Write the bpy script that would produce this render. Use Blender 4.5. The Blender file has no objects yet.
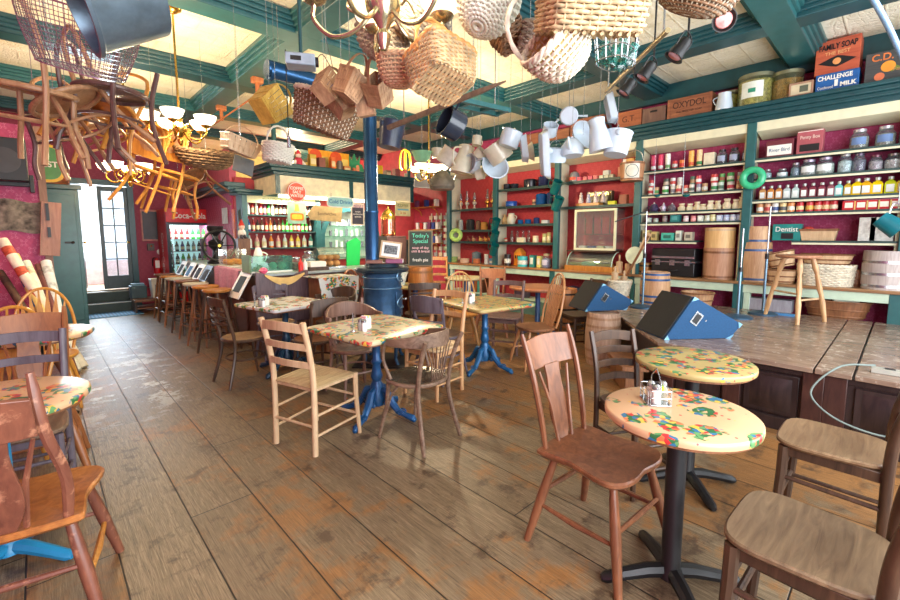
import bpy, math, random
from mathutils import Vector, Matrix, Euler
random.seed(7)
PI = math.pi
C = bpy.context.scene.collection
# ---------------------------------------------------------------- camera geometry (metres)
F, CY, PITCH, YAW, EYE = 432.0, 281.0, math.radians(6), math.radians(43.6), 1.47
FW = Vector((math.sin(YAW)*math.cos(PITCH), math.cos(YAW)*math.cos(PITCH), -math.sin(PITCH)))
RT = Vector((math.cos(YAW), -math.sin(YAW), 0)); UP = RT.cross(FW); EY = Vector((0, 0, EYE))
def ray(x, y): return FW + RT*((x-450)/F) - UP*((y-CY)/F)
def at_z(x, y, z): r = ray(x, y); return EY + r*((z-EYE)/r.z)
def at_x(x, y, v): r = ray(x, y); return EY + r*(v/r.x)
def at_y(x, y, v): r = ray(x, y); return EY + r*(v/r.y)
def at_d(x, y, d): return EY + ray(x, y)*d
# ---------------------------------------------------------------- materials
def lin(c):
    c = c/255.0
    return c/12.92 if c <= .04045 else ((c+.055)/1.055)**2.4
def rgb(*c): return (lin(c[0]), lin(c[1]), lin(c[2]), 1)
MC = {}
class NT:
    def __init__(s, name):
        s.m = bpy.data.materials.new(name); s.m.use_nodes = True
        s.t = s.m.node_tree; s.n = s.t.nodes; s.b = s.n['Principled BSDF']
    def node(s, ty, **k):
        n = s.n.new(ty)
        for a, v in k.items():
            if a.startswith('i_'):
                key = a[2:]
                key = int(key) if key.isdigit() else key.replace('_', ' ')
                s.put(n.inputs[key], v)
            else: setattr(n, a, v)
        return n
    def put(s, sock, v):
        if isinstance(v, bpy.types.NodeSocket): s.t.links.new(v, sock)
        else: sock.default_value = v
    def set(s, key, v): s.put(s.b.inputs[key], v)
    def coord(s, scale=(1, 1, 1), rot=(0, 0, 0), loc=(0, 0, 0), kind='Object'):
        tc = s.node('ShaderNodeTexCoord')
        return s.node('ShaderNodeMapping', i_Vector=tc.outputs[kind], i_Scale=scale, i_Rotation=rot, i_Location=loc).outputs[0]
    def world(s, scale=(1, 1, 1), rot=(0, 0, 0), loc=(0, 0, 0)):
        g = s.node('ShaderNodeNewGeometry')
        return s.node('ShaderNodeMapping', i_Vector=g.outputs['Position'], i_Scale=scale, i_Rotation=rot, i_Location=loc).outputs[0]
    def noise(s, v, scale=5, detail=4, rough=.55, dist=0):
        return s.node('ShaderNodeTexNoise', i_Vector=v, i_Scale=scale, i_Detail=detail, i_Roughness=rough, i_Distortion=dist).outputs[0]
    def ramp(s, f, stops, const=False):
        r = s.node('ShaderNodeValToRGB', i_Fac=f); e = r.color_ramp.elements
        if const: r.color_ramp.interpolation = 'CONSTANT'
        while len(e) < len(stops): e.new(.5)
        for i, (p, c) in enumerate(stops):
            e[i].position = p; e[i].color = c if len(c) == 4 else (*c, 1)
        return r.outputs[0]
    def mix(s, f, a, b, mode='MIX'):
        n = s.node('ShaderNodeMix', data_type='RGBA', blend_type=mode)
        s.put(n.inputs[0], f); s.put(n.inputs[6], a); s.put(n.inputs[7], b); return n.outputs[2]
    def math(s, op, a, b=0, c=0):
        n = s.node('ShaderNodeMath', operation=op); s.put(n.inputs[0], a); s.put(n.inputs[1], b); s.put(n.inputs[2], c); return n.outputs[0]
    def bump(s, h, strength=.3, dist=.01):
        s.set('Normal', s.node('ShaderNodeBump', i_Height=h, i_Strength=strength, i_Distance=dist).outputs[0])
def paint(r, g, b, rough=.5, metal=0, var=.12, bump=0, scale=9):
    k = ('p', r, g, b, rough, metal, var, bump, scale)
    if k in MC: return MC[k]
    t = NT('paint_%d_%d_%d' % (r, g, b)); base = rgb(r, g, b)
    if var or bump:
        n = t.noise(t.coord(), scale, 5)
        lo = tuple(v*(1-var*1.6) for v in base[:3]); hi = tuple(min(1, v*(1+var)) for v in base[:3])
        t.set('Base Color', t.ramp(n, [(.3, lo), (.7, hi)]))
        if bump: t.bump(t.noise(t.coord(), scale*5, 4), bump, .004)
    else: t.set('Base Color', base)
    t.set('Roughness', rough); t.set('Metallic', metal)
    MC[k] = t.m; return t.m
def wood(a, b, rough=.45, stretch=(1, 1, .12), scale=22, wear=None, bump=.25):
    k = ('w', a, b, rough, stretch, scale, wear)
    if k in MC: return MC[k]
    t = NT('wood'); v = t.coord(stretch)
    n = t.noise(v, scale, 6, .6, 1.2); n2 = t.noise(t.coord(), 3.5, 3)
    c = t.ramp(n, [(.28, rgb(*b)), (.72, rgb(*a))])
    c = t.mix(t.ramp(n2, [(.35, (.35,)*3), (.65, (0, 0, 0))]), c, rgb(*b))
    if wear: c = t.mix(t.ramp(t.noise(t.coord(), 14, 6, .7), [(.56, (0, 0, 0)), (.66, (.8,)*3)]), c, rgb(*wear))
    t.set('Base Color', c); t.set('Roughness', rough); t.bump(n, bump, .003)
    MC[k] = t.m; return t.m
def glassy(r=255, g=255, b=255, rough=.05, a=None):
    """thin clear glass: mostly see-through with a fresnel sheen, so light still reaches what is inside"""
    k = ('g', r, g, b, rough)
    if k in MC: return MC[k]
    t = NT('glass'); tr = t.node('ShaderNodeBsdfTransparent', i_Color=rgb(r, g, b)); gl = t.node('ShaderNodeBsdfGlossy', i_Roughness=max(.03, rough)); di = t.node('ShaderNodeBsdfDiffuse', i_Color=rgb(r, g, b))
    lw = t.node('ShaderNodeLayerWeight', i_Blend=.35); m0 = t.node('ShaderNodeMixShader', i_0=.07); m1 = t.node('ShaderNodeMixShader', i_0=t.math('MULTIPLY_ADD', lw.outputs['Facing'], .32, .04))
    t.t.links.new(tr.outputs[0], m0.inputs[1]); t.t.links.new(di.outputs[0], m0.inputs[2]); t.t.links.new(m0.outputs[0], m1.inputs[1]); t.t.links.new(gl.outputs[0], m1.inputs[2])
    t.t.links.new(m1.outputs[0], t.n['Material Output'].inputs['Surface']); t.n.remove(t.b); MC[k] = t.m; return t.m
def glow(r, g, b, s):
    k = ('e', r, g, b, s)
    if k in MC: return MC[k]
    t = NT('glowing'); t.set('Base Color', rgb(r, g, b)); t.set('Emission Color', rgb(r, g, b)); t.set('Emission Strength', s); t.set('Roughness', .4); MC[k] = t.m; return t.m
def floral(base, name='oilcloth', scale=8.5):
    k = ('f', base, scale)
    if k in MC: return MC[k]
    t = NT(name); v = t.coord()
    wob = t.node('ShaderNodeVectorMath', operation='ADD'); nz = t.node('ShaderNodeTexNoise', i_Vector=v, i_Scale=24.0, i_Detail=2.0)
    sc = t.node('ShaderNodeVectorMath', operation='SCALE', i_0=nz.outputs['Color']); sc.inputs['Scale'].default_value = .05
    t.put(wob.inputs[0], v); t.put(wob.inputs[1], sc.outputs[0])
    big = t.node('ShaderNodeTexVoronoi', i_Vector=wob.outputs[0], i_Scale=scale, i_Randomness=.75)
    sm = t.node('ShaderNodeTexVoronoi', i_Vector=v, i_Scale=scale*5.6)
    sep = t.node('ShaderNodeSeparateColor', i_0=sm.outputs['Color'])
    pal = t.ramp(sep.outputs[0], [(0, rgb(48, 106, 62)), (.28, rgb(196, 52, 54)), (.4, rgb(226, 180, 74)), (.5, rgb(48, 112, 150)), (.62, rgb(214, 112, 70)), (.72, rgb(96, 146, 92)), (.88, rgb(*base))], True)
    mask = t.ramp(big.outputs['Distance'], [(.46, (1, 1, 1)), (.49, (0, 0, 0))])
    b2 = t.node('ShaderNodeTexVoronoi', i_Vector=v, i_Scale=scale*2.3)
    dot = t.ramp(b2.outputs['Distance'], [(.11, (1, 1, 1)), (.13, (0, 0, 0))])
    c = t.mix(dot, rgb(*base), rgb(205, 60, 60))
    t.set('Base Color', t.mix(mask, c, pal)); t.set('Roughness', .35); t.bump(t.noise(v, 40, 3), .08, .002)
    MC[k] = t.m; return t.m
def make_floor():
    t = NT('floorboards'); w = t.world(loc=(-.17, 0, 0))
    sp = t.node('ShaderNodeSeparateXYZ', i_0=t.world())
    bx = t.math('DIVIDE', t.math('SUBTRACT', sp.outputs[0], .17), .31); row = t.math('FLOOR', bx); fx = t.math('FRACT', bx)
    rn = t.node('ShaderNodeTexWhiteNoise', noise_dimensions='1D', i_W=row).outputs[0]
    by = t.math('ADD', t.math('DIVIDE', sp.outputs[1], 2.9), rn); iy = t.math('FLOOR', by); fy = t.math('FRACT', by)
    per = t.node('ShaderNodeTexWhiteNoise', noise_dimensions='1D', i_W=t.math('ADD', t.math('MULTIPLY', row, 13.7), iy)).outputs[0]
    ex = t.math('MULTIPLY', t.math('MINIMUM', fx, t.math('SUBTRACT', 1.0, fx)), .31); ey = t.math('MULTIPLY', t.math('MINIMUM', fy, t.math('SUBTRACT', 1.0, fy)), 2.9)
    ed = t.math('MINIMUM', ex, ey)
    gap = t.math('SUBTRACT', 1.0, t.node('ShaderNodeMapRange', i_Value=ed, i_From_Min=.0018, i_From_Max=.005).outputs[0])
    near = t.math('SUBTRACT', 1.0, t.node('ShaderNodeMapRange', i_Value=ex, i_From_Min=.0, i_From_Max=.035).outputs[0])
    grain = t.noise(t.world((1, .04, 1)), 95, 8, .66, 2.2)
    fine = t.noise(t.world((1, .1, 1)), 120, 4, .7)
    blot = t.noise(t.world(), 1.5, 7, .72)
    grey = t.ramp(grain, [(.3, rgb(72, 58, 44)), (.5, rgb(122, 104, 80)), (.72, rgb(162, 142, 114))])
    tan = t.ramp(grain, [(.3, rgb(110, 72, 36)), (.7, rgb(178, 122, 66))])
    k = t.math('ADD', blot, t.math('MULTIPLY', t.math('SUBTRACT', per, .5), .12))
    k = t.math('ADD', k, t.math('MULTIPLY', near, .06))
    # the boards are more worn to orange on the right side of the room
    xm = t.ramp(t.math('MULTIPLY', t.math('SUBTRACT', sp.outputs[0], 1.4), .45), [(0, (0, 0, 0)), (1, (.15, .15, .15))])
    k = t.math('ADD', k, xm)
    c = t.mix(t.ramp(k, [(.55, (0, 0, 0)), (.62, (.85,)*3)]), grey, tan)
    c = t.mix(t.ramp(t.noise(t.world(), 4.5, 6, .7), [(.36, (.85,)*3), (.45, (0, 0, 0))]), c, rgb(70, 52, 40))
    c = t.mix(t.math('MULTIPLY', per, .4), c, rgb(90, 70, 50))
    # scuffed pale paint along the walkway on the left
    wx = t.ramp(t.math('ABSOLUTE', t.math('SUBTRACT', sp.outputs[0], .55)), [(.25, (1, 1, 1)), (.6, (0, 0, 0))])
    wy = t.ramp(t.math('MULTIPLY', t.math('ABSOLUTE', t.math('SUBTRACT', sp.outputs[1], 6.2)), .25), [(.3, (1, 1, 1)), (.6, (0, 0, 0))])
    ws = t.ramp(t.noise(t.world(), 3.2, 8, .75), [(.53, (0, 0, 0)), (.57, (.85,)*3)])
    c = t.mix(t.math('MULTIPLY', t.math('MULTIPLY', wx, wy), ws), c, rgb(205, 205, 200))
    c = t.mix(t.ramp(gap, [(.4, (0, 0, 0)), (.8, (1, 1, 1))]), c, rgb(22, 17, 14))
    t.set('Base Color', c); t.set('Roughness', t.ramp(fine, [(.3, (.34,)*3), (.7, (.55,)*3)]))
    t.bump(t.math('SUBTRACT', t.math('ADD', grain, t.math('MULTIPLY', fine, .5)), t.math('MULTIPLY', gap, 3)), .35, .004)
    return t.m
def wallpaper(a, b, scale=9):
    t = NT('wallpaper'); g = t.world(); s = t.node('ShaderNodeSeparateXYZ', i_0=g)
    h = t.math('ADD', s.outputs[0], s.outputs[1])
    h = t.math('ADD', h, t.math('MULTIPLY', t.noise(g, 6, 2), .05))
    u = t.math('SINE', t.math('MULTIPLY', h, 2*PI*scale)); v = t.math('SINE', t.math('MULTIPLY', s.outputs[2], 2*PI*scale*.8))
    u2 = t.math('SINE', t.math('MULTIPLY', h, 2*PI*scale*3)); v2 = t.math('SINE', t.math('MULTIPLY', s.outputs[2], 2*PI*scale*2.4))
    p = t.math('ADD', t.math('MULTIPLY', u, v), t.math('MULTIPLY', t.math('MULTIPLY', u2, v2), .6))
    p = t.math('ADD', p, t.math('MULTIPLY', t.noise(g, 30, 3), .5))
    t.set('Base Color', t.ramp(p, [(.0, rgb(*a)), (.55, rgb(*a)), (.75, rgb(*b)), (1, rgb(*a))])); t.set('Roughness', .6); t.bump(p, .25, .004); return t.m
def plaster():
    t = NT('embossed_ceiling'); g = t.world()
    n = t.noise(g, 2.2, 6, .65, .6)
    b = t.node('ShaderNodeTexBrick', i_Vector=g, i_Scale=1.0, i_Mortar_Size=.014, i_Mortar_Smooth=.6, i_Brick_Width=.46, i_Row_Height=.3)
    b.offset = .5
    w = t.node('ShaderNodeTexVoronoi', i_Vector=g, i_Scale=16.0, feature='DISTANCE_TO_EDGE')
    h = t.math('ADD', t.math('MULTIPLY', t.ramp(w.outputs['Distance'], [(.03, (0, 0, 0)), (.12, (1, 1, 1))]), .35), t.math('ADD', t.math('MULTIPLY', b.outputs['Fac'], .8), t.noise(g, 11, 5, .6, 2)))
    c = t.ramp(n, [(.3, rgb(232, 220, 186)), (.7, rgb(250, 244, 224))])
    t.set('Base Color', t.mix(t.math('MULTIPLY', b.outputs['Fac'], .25), c, rgb(210, 196, 160))); t.set('Roughness', .42); t.bump(h, .55, .02); return t.m
def screen_mesh():
    t = NT('printed_paper'); v = t.coord(); n = t.noise(v, 40, 3)
    t.set('Base Color', t.ramp(n, [(.42, rgb(70, 60, 60)), (.55, rgb(222, 205, 180))])); t.set('Roughness', .7); return t.m
TEAL = paint(28, 72, 78, .32, 0, .12, .05)
TEAL2 = paint(44, 96, 98, .32, 0, .10, .05)
CREAM = paint(222, 220, 186, .5, 0, .06)
MINT = paint(190, 212, 190, .45, 0, .08)
SHELF = paint(46, 72, 70, .45, 0, .15)
BLACK = paint(20, 20, 23, .45, 0, .1)
IRON = paint(30, 40, 52, .33, .35, .2, .15)
STEEL = paint(175, 180, 185, .25, .9, .05)
BRASS = paint(214, 172, 84, .22, .95, .06)
ENAMEL = paint(194, 208, 220, .22, 0, .05)
CREAMEN = paint(206, 198, 176, .25, 0, .08)
OLDBLUE = paint(42, 78, 128, .3, 0, .15)
WHITE = paint(238, 236, 228, .45, 0, .04)
CARPET = paint(18, 70, 112, .8, 0, .12, .3, 60)
W_PLANK = wood((150, 98, 66), (94, 56, 38), .28)
W_DARK = wood((96, 70, 52), (50, 35, 27), .38)
W_WORN = wood((150, 124, 102), (84, 60, 46), .5, (1, .15, 1), 26)
W_PALE = wood((218, 190, 152), (176, 142, 106), .5)
W_HONEY = wood((214, 150, 70), (160, 98, 40), .35)
W_MID = wood((160, 110, 74), (98, 60, 38), .4)
W_SLATE = wood((116, 108, 118), (74, 62, 70), .45)
W_BAR = wood((122, 72, 52), (66, 36, 30), .35)
W_COUNTER = wood((176, 134, 92), (118, 82, 54), .4, (1, .1, 1), 18)
W_STAGE = wood((164, 140, 122), (98, 76, 64), .25, (1, .1, 1), 16, (186, 172, 158))
W_BARREL = wood((216, 178, 136), (158, 112, 78), .55)
W_CRATE = wood((170, 108, 74), (110, 62, 42), .55, (1, .12, 1), 20)
W_CARVED = wood((62, 46, 44), (30, 22, 24), .35)
RUSH = wood((206, 182, 138), (150, 122, 82), .7, (1, .04, 1), 60)
WICK = paint(196, 170, 128, .6, 0, .3, .2, 30)
WICKP = paint(222, 212, 190, .6, 0, .2, .2, 30)
WICKG = paint(176, 166, 152, .65, 0, .25, .2, 30)
WICKO = paint(224, 160, 92, .55, 0, .25, .2, 30)
WICKB = paint(132, 96, 66, .65, 0, .3, .2, 30)
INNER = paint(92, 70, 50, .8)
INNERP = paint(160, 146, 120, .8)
# ---------------------------------------------------------------- mesh builder
def rot(rx=0, ry=0, rz=0): return Euler((math.radians(rx), math.radians(ry), math.radians(rz)), 'XYZ').to_matrix().to_4x4()
def T(x, y, z): return Matrix.Translation((x, y, z))
def basis(d):
    d = d.normalized(); u = d.orthogonal().normalized(); return u, d.cross(u)
class MB:
    def __init__(s, M=None): s.v = []; s.f = []; s.M = M
    def add(s, vs, fs, M=None):
        o = len(s.v)
        for p in vs:
            p = Vector(p)
            if M is not None: p = M @ p
            s.v.append(p)
        s.f += [tuple(i+o for i in f) for f in fs]; return s
    def box(s, c, d, M=None, top=1.0):
        x, y, z = d[0]/2, d[1]/2, d[2]/2
        vs = [(c[0]+i*x*(top if k > 0 else 1), c[1]+j*y*(top if k > 0 else 1), c[2]+k*z) for k in (-1, 1) for i, j in ((-1, -1), (1, -1), (1, 1), (-1, 1))]
        return s.add(vs, [(3, 2, 1, 0), (4, 5, 6, 7), (0, 1, 5, 4), (1, 2, 6, 5), (2, 3, 7, 6), (3, 0, 4, 7)], M)
    def b2(s, x0, x1, y0, y1, z0, z1): return s.box(((x0+x1)/2, (y0+y1)/2, (z0+z1)/2), (abs(x1-x0), abs(y1-y0), abs(z1-z0)))
    def beam(s, p0, p1, w, h, upv=(0, 0, 1), w1=None, h1=None):
        p0 = Vector(p0); p1 = Vector(p1); d = (p1-p0).normalized(); u = Vector(upv)
        a = d.cross(u)
        if a.length < 1e-4: a = d.orthogonal()
        a.normalize(); b = a.cross(d)
        w1 = w if w1 is None else w1; h1 = h if h1 is None else h1
        vs = [p+a*(i*ww/2)+b*(j*hh/2) for p, ww, hh in ((p0, w, h), (p1, w1, h1)) for i, j in ((-1, -1), (1, -1), (1, 1), (-1, 1))]
        return s.add(vs, [(3, 2, 1, 0), (4, 5, 6, 7), (0, 1, 5, 4), (1, 2, 6, 5), (2, 3, 7, 6), (3, 0, 4, 7)])
    def tube(s, pts, r, n=8, closed=False, M=None, flat=1.0):
        pts = [Vector(p) for p in pts]; k = len(pts)
        rs = r if isinstance(r, (list, tuple)) else [r]*k
        vs = []; u = None
        for i, p in enumerate(pts):
            if closed: d = pts[(i+1) % k]-pts[i-1]
            else: d = pts[min(i+1, k-1)]-pts[max(i-1, 0)]
            if d.length < 1e-9: d = Vector((0, 0, 1))
            d.normalize()
            if u is None: u = d.orthogonal().normalized()
            else:
                u = u-d*u.dot(d)
                u = u.normalized() if u.length > 1e-6 else d.orthogonal().normalized()
            w = d.cross(u)
            for j in range(n):
                a = 2*PI*j/n; vs.append(p+(u*math.cos(a)+w*math.sin(a)*flat)*rs[i])
        fs = []
        for i in range(k if closed else k-1):
            for j in range(n):
                a, b = i*n+j, i*n+(j+1) % n; c = ((i+1) % k)*n
                fs.append((a, b, c+(j+1) % n, c+j))
        if not closed: fs += [tuple(range(n))[::-1], tuple((k-1)*n+j for j in range(n))]
        return s.add(vs, fs, M)
    def cyl(s, p0, p1, r0, r1=None, n=14): return s.tube([p0, p1], [r0, r0 if r1 is None else r1], n)
    def lathe(s, prof, n=24, M=None, sx=1, sy=1, ridge=None):
        vs = []; fs = []; k = len(prof)
        for r, z in prof:
            for j in range(n):
                a = 2*PI*j/n; q = r*(1+(ridge[1]*math.cos(ridge[0]*a) if ridge else 0)); vs.append((q*math.cos(a)*sx, q*math.sin(a)*sy, z))
        for i in range(k-1):
            for j in range(n):
                fs.append((i*n+j, i*n+(j+1) % n, (i+1)*n+(j+1) % n, (i+1)*n+j))
        if prof[0] == prof[-1]: return s.add(vs, fs, M)
        if prof[0][0] > 1e-5: fs.append(tuple(range(n))[::-1])
        if prof[-1][0] > 1e-5: fs.append(tuple((k-1)*n+j for j in range(n)))
        return s.add(vs, fs, M)
    def prism(s, outline, z0, z1, M=None, inset=1.0):
        n = len(outline); cx = sum(p[0] for p in outline)/n; cy = sum(p[1] for p in outline)/n
        vs = [(cx+(p[0]-cx)*inset, cy+(p[1]-cy)*inset, z0) for p in outline]+[(p[0], p[1], z1) for p in outline]
        return s.add(vs, [tuple(range(n))[::-1], tuple(range(n, 2*n))]+[(i, (i+1) % n, n+(i+1) % n, n+i) for i in range(n)], M)
    def ball(s, c, r, n=14, m=8, M=None):
        if not isinstance(r, (tuple, list)): r = (r, r, r)
        vs = []; fs = []
        for i in range(m+1):
            a = PI*i/m
            for j in range(n):
                b = 2*PI*j/n; vs.append((c[0]+r[0]*math.sin(a)*math.cos(b), c[1]+r[1]*math.sin(a)*math.sin(b), c[2]+r[2]*math.cos(a)))
        for i in range(m):
            for j in range(n): fs.append((i*n+j, (i+1)*n+j, (i+1)*n+(j+1) % n, i*n+(j+1) % n))
        return s.add(vs, fs, M)
    def sheet(s, fn, nu, nv, th=0.004, M=None):
        g = [[Vector(fn(i/nu, j/nv)) for j in range(nv+1)] for i in range(nu+1)]
        vs = []; W = nv+1
        for i in range(nu+1):
            for j in range(nv+1):
                du = g[min(i+1, nu)][j]-g[max(i-1, 0)][j]; dv = g[i][min(j+1, nv)]-g[i][max(j-1, 0)]
                nn = du.cross(dv); nn = nn.normalized() if nn.length > 1e-9 else Vector((0, 0, 1)); vs.append((g[i][j]+nn*th/2, g[i][j]-nn*th/2))
        N = len(vs); V = [a for a, b in vs]+[b for a, b in vs]; fs = []
        for i in range(nu):
            for j in range(nv):
                a, b, c, d = i*W+j, (i+1)*W+j, (i+1)*W+j+1, i*W+j+1
                fs += [(a, b, c, d), (N+d, N+c, N+b, N+a)]
        ring = [i*W for i in range(nu+1)]+[nu*W+j for j in range(1, W)]+[i*W+nv for i in range(nu-1, -1, -1)]+[j for j in range(nv-1, 0, -1)]
        for a, b in zip(ring, ring[1:]+ring[:1]): fs.append((b, a, N+a, N+b))
        return s.add(V, fs, M)
    def build(s, name, mat, parent=None, bev=0, sub=0, ang=38, loc=None):
        me = bpy.data.meshes.new(name)
        V = [s.M @ p for p in s.v] if s.M is not None else s.v
        me.from_pydata([tuple(p) for p in V], [], s.f); me.materials.append(mat)
        me.shade_smooth(); me.set_sharp_from_angle(angle=math.radians(ang))
        o = bpy.data.objects.new(name, me); C.objects.link(o)
        if parent is not None: o.parent = parent
        if loc is not None: o.location = loc
        if bev:
            m = o.modifiers.new('Bevel', 'BEVEL'); m.width = bev; m.segments = 2; m.limit_method = 'ANGLE'; m.angle_limit = math.radians(40)
        if sub:
            m = o.modifiers.new('Sub', 'SUBSURF'); m.levels = sub; m.render_levels = sub
        return o
def tag(o, label=None, cat=None, group=None, kind=None):
    if label: o['label'] = label
    if cat: o['category'] = cat
    if group: o['group'] = group
    if kind: o['kind'] = kind
    return o
def thing(name, label, cat, loc=(0, 0, 0), rz=0, group=None):
    o = bpy.data.objects.new(name, None); C.objects.link(o); o.location = loc; o.rotation_euler = (0, 0, math.radians(rz))
    o.empty_display_size = .05
    return tag(o, label, cat, group)
def kids(o): return [c for c in KIDS.get(o.name, [])]
KIDS = {}
def reindex():
    KIDS.clear()
    for o in bpy.data.objects:
        if o.parent: KIDS.setdefault(o.parent.name, []).append(o)
def dup(o, loc, rz, label, group=None, parent=None, name=None):
    c = o.copy(); C.objects.link(c)
    if parent is None:
        c.location = loc; c.rotation_euler = (0, 0, math.radians(rz)); c['label'] = label
        if group: c['group'] = group
    else: c.parent = parent
    for k in kids(o): dup(k, None, None, None, None, c)
    return c
def struct(name, mb, mat, bev=0): return tag(mb.build(name, mat, None, bev), kind='structure')
def seg(c, r, a0, a1, n=12, z=0): return [(c[0]+r*math.cos(math.radians(a0+(a1-a0)*i/n)), c[1]+r*math.sin(math.radians(a0+(a1-a0)*i/n)), z) for i in range(n+1)]
def text(body, size, mat, parent, loc, r=(90, 0, 0), name='lettering', ext=.001, bold=0, sx=1, fit=None):
    cu = bpy.data.curves.new(name, 'FONT'); cu.body = body; cu.size = size; cu.extrude = ext; cu.align_x = 'CENTER'; cu.align_y = 'CENTER'; cu.offset = bold
    cu.materials.append(mat); o = bpy.data.objects.new(name, cu); C.objects.link(o)
    me = bpy.data.meshes.new_from_object(o); bpy.data.objects.remove(o); o = bpy.data.objects.new(name, me); C.objects.link(o)
    if fit:
        w_ = max(v.co.x for v in me.vertices)-min(v.co.x for v in me.vertices); sx = min(1, fit/w_)
    o.location = loc; o.rotation_euler = tuple(math.radians(v) for v in r); o.scale = (sx, 1, 1); o.parent = parent; return o
def spline(pts, n=8):
    P = [Vector(p) for p in pts]; P = [P[0]*2-P[1]]+P+[P[-1]*2-P[-2]]; out = []
    for i in range(1, len(P)-2):
        a, b, c, d = P[i-1:i+3]
        for k in range(n):
            t = k/n; out.append(.5*((2*b)+(c-a)*t+(2*a-5*b+4*c-d)*t*t+(3*b-a-3*c+d)*t**3))
    out.append(P[-2]); return out
def super_ring(a, b, n, k, ph=0):
    out = []
    for i in range(k):
        t = 2*PI*i/k+ph; c, s = math.cos(t), math.sin(t)
        out.append((a*abs(c)**(2/n)*(1 if c >= 0 else -1), b*abs(s)**(2/n)*(1 if s >= 0 else -1)))
    return out
ORD = ['first', 'second', 'third', 'fourth', 'fifth', 'sixth', 'seventh', 'eighth', 'ninth', 'tenth', 'eleventh', 'twelfth', 'thirteenth', 'fourteenth', 'fifteenth', 'sixteenth', 'seventeenth', 'eighteenth', 'nineteenth', 'twentieth']
# ---------------------------------------------------------------- room shell
XL, XR, YF, YB, HC, HB = -1.05, 6.95, -1.6, 11.2, 3.66, 3.5
RED = wallpaper((164, 48, 92), (198, 96, 134)); REDL = wallpaper((184, 54, 62), (206, 84, 84)); RED2 = wallpaper((172, 60, 104), (210, 124, 156), 7); RED3 = paint(178, 62, 66, .55, 0, .12)
struct('floor', MB().b2(XL, XR+.1, YF, YB+1.4, -.1, 0), make_floor())
struct('ceiling', MB().b2(XL, XR+.1, YF, YB+1.4, HC, HC+.12), plaster())
struct('wall_right', MB().b2(XR, XR+.15, YF, 2.85, 0, HC), RED); struct('wall_east', MB().b2(XR, XR+.15, 2.85, 7.0, 0, HC), REDL); struct('wall_corner', MB().b2(XR, XR+.15, 7.0, 12.6, 0, HC), paint(188, 64, 80, .55, 0, .12))
struct('wall_rear', MB().b2(2.8, XR, 12.6, 12.75, 0, HC), paint(206, 190, 120, .6))
struct('wall_left', MB().b2(XL-.15, XL, YF, YB, 0, HC), RED2)
struct('wall_bar', MB().b2(2.72, XR, 8.62, 8.77, 0, 2.55), paint(196, 70, 72, .55, 0, .1))
pink = paint(214, 104, 122, .6, 0, .08)
struct('wall_side', MB().b2(2.68, 2.80, 8.77, YB, 0, 2.42), RED2)
struct('wall_upper', MB().b2(2.68, 2.80, 8.77, YB+1.4, 2.42, 3.1), pink)
w = MB(); w.b2(XL, .38, YB, YB+.15, 0, HC); w.b2(1.5, 2.68, YB, YB+.15, 0, HC); w.b2(.38, 1.5, YB, YB+.15, 2.55, HC)
struct('wall_back', w, wallpaper((160, 52, 78), (182, 78, 100)))
struct('wall_partition', MB().b2(XL, .10, 7.2, 7.32, 0, 2.75), RED2)
struct('trim_15', MB().b2(2.50, 2.80, 8.3, YB, 2.27, 2.34).b2(2.45, 2.80, 8.3, YB, 2.34, 2.42), TEAL, .008)
# street front behind the camera: a shop window wall with open daylight
w = MB(); w.b2(XL, XR, YF-.15, YF, 0, .45); w.b2(XL, XR, YF-.15, YF, 3.3, HC)
for x in (XL+.1, 1.6, 4.2, XR-.1): w.b2(x-.12, x+.12, YF-.15, YF, .45, 3.3)
struct('wall_front', w, TEAL)
# hallway beyond the back door
w = MB(); w.b2(-.3, -.2, YB+.15, YB+1.4, 0, HC); w.b2(2.3, 2.4, YB+.15, YB+1.4, 0, HC); w.b2(-.3, 2.4, YB+1.4, YB+1.5, 0, .9)
struct('wall_hallway', w, paint(226, 228, 226, .6))
# ceiling beams: stepped mouldings
def beam(n, x0, x1, y0, y1, along):
    m = MB()
    for o, z0 in ((.135, HB), (.165, HB+.045), (.195, HB+.08), (.225, HB+.115)):
        z1 = HC+.01
        if along == 'x': m.b2(x0, x1, y0-o, y0+o, z0, z1)
        else: m.b2(x0-o, x0+o, y0, y1, z0+.0007, z1)
    return struct('trim_%d' % n, m, TEAL if n % 2 else TEAL2, .008)
bys = [-.78, 1.0, 2.76, 4.53, 6.52, 8.35, 10.2]
for i, y in enumerate(bys): beam(i+1, XL, XR, y, y, 'x')
for i, x in enumerate((2.17, 5.45)): beam(i+18, x, x, YF, 12.6, 'y')
beam(20, XL+.25, XL+.25, YF, 12.6, 'y')
# dark cornice strip where the ceiling meets the shelf wall
struct('trim_11', MB().b2(XR-.14, XR+.05, YF, 8.6, HB-.08, HC), TEAL, .01)
struct('trim_12', MB().b2(XR-.06, XR+.02, YF, 8.6, 3.0, HB-.08), RED)
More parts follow.
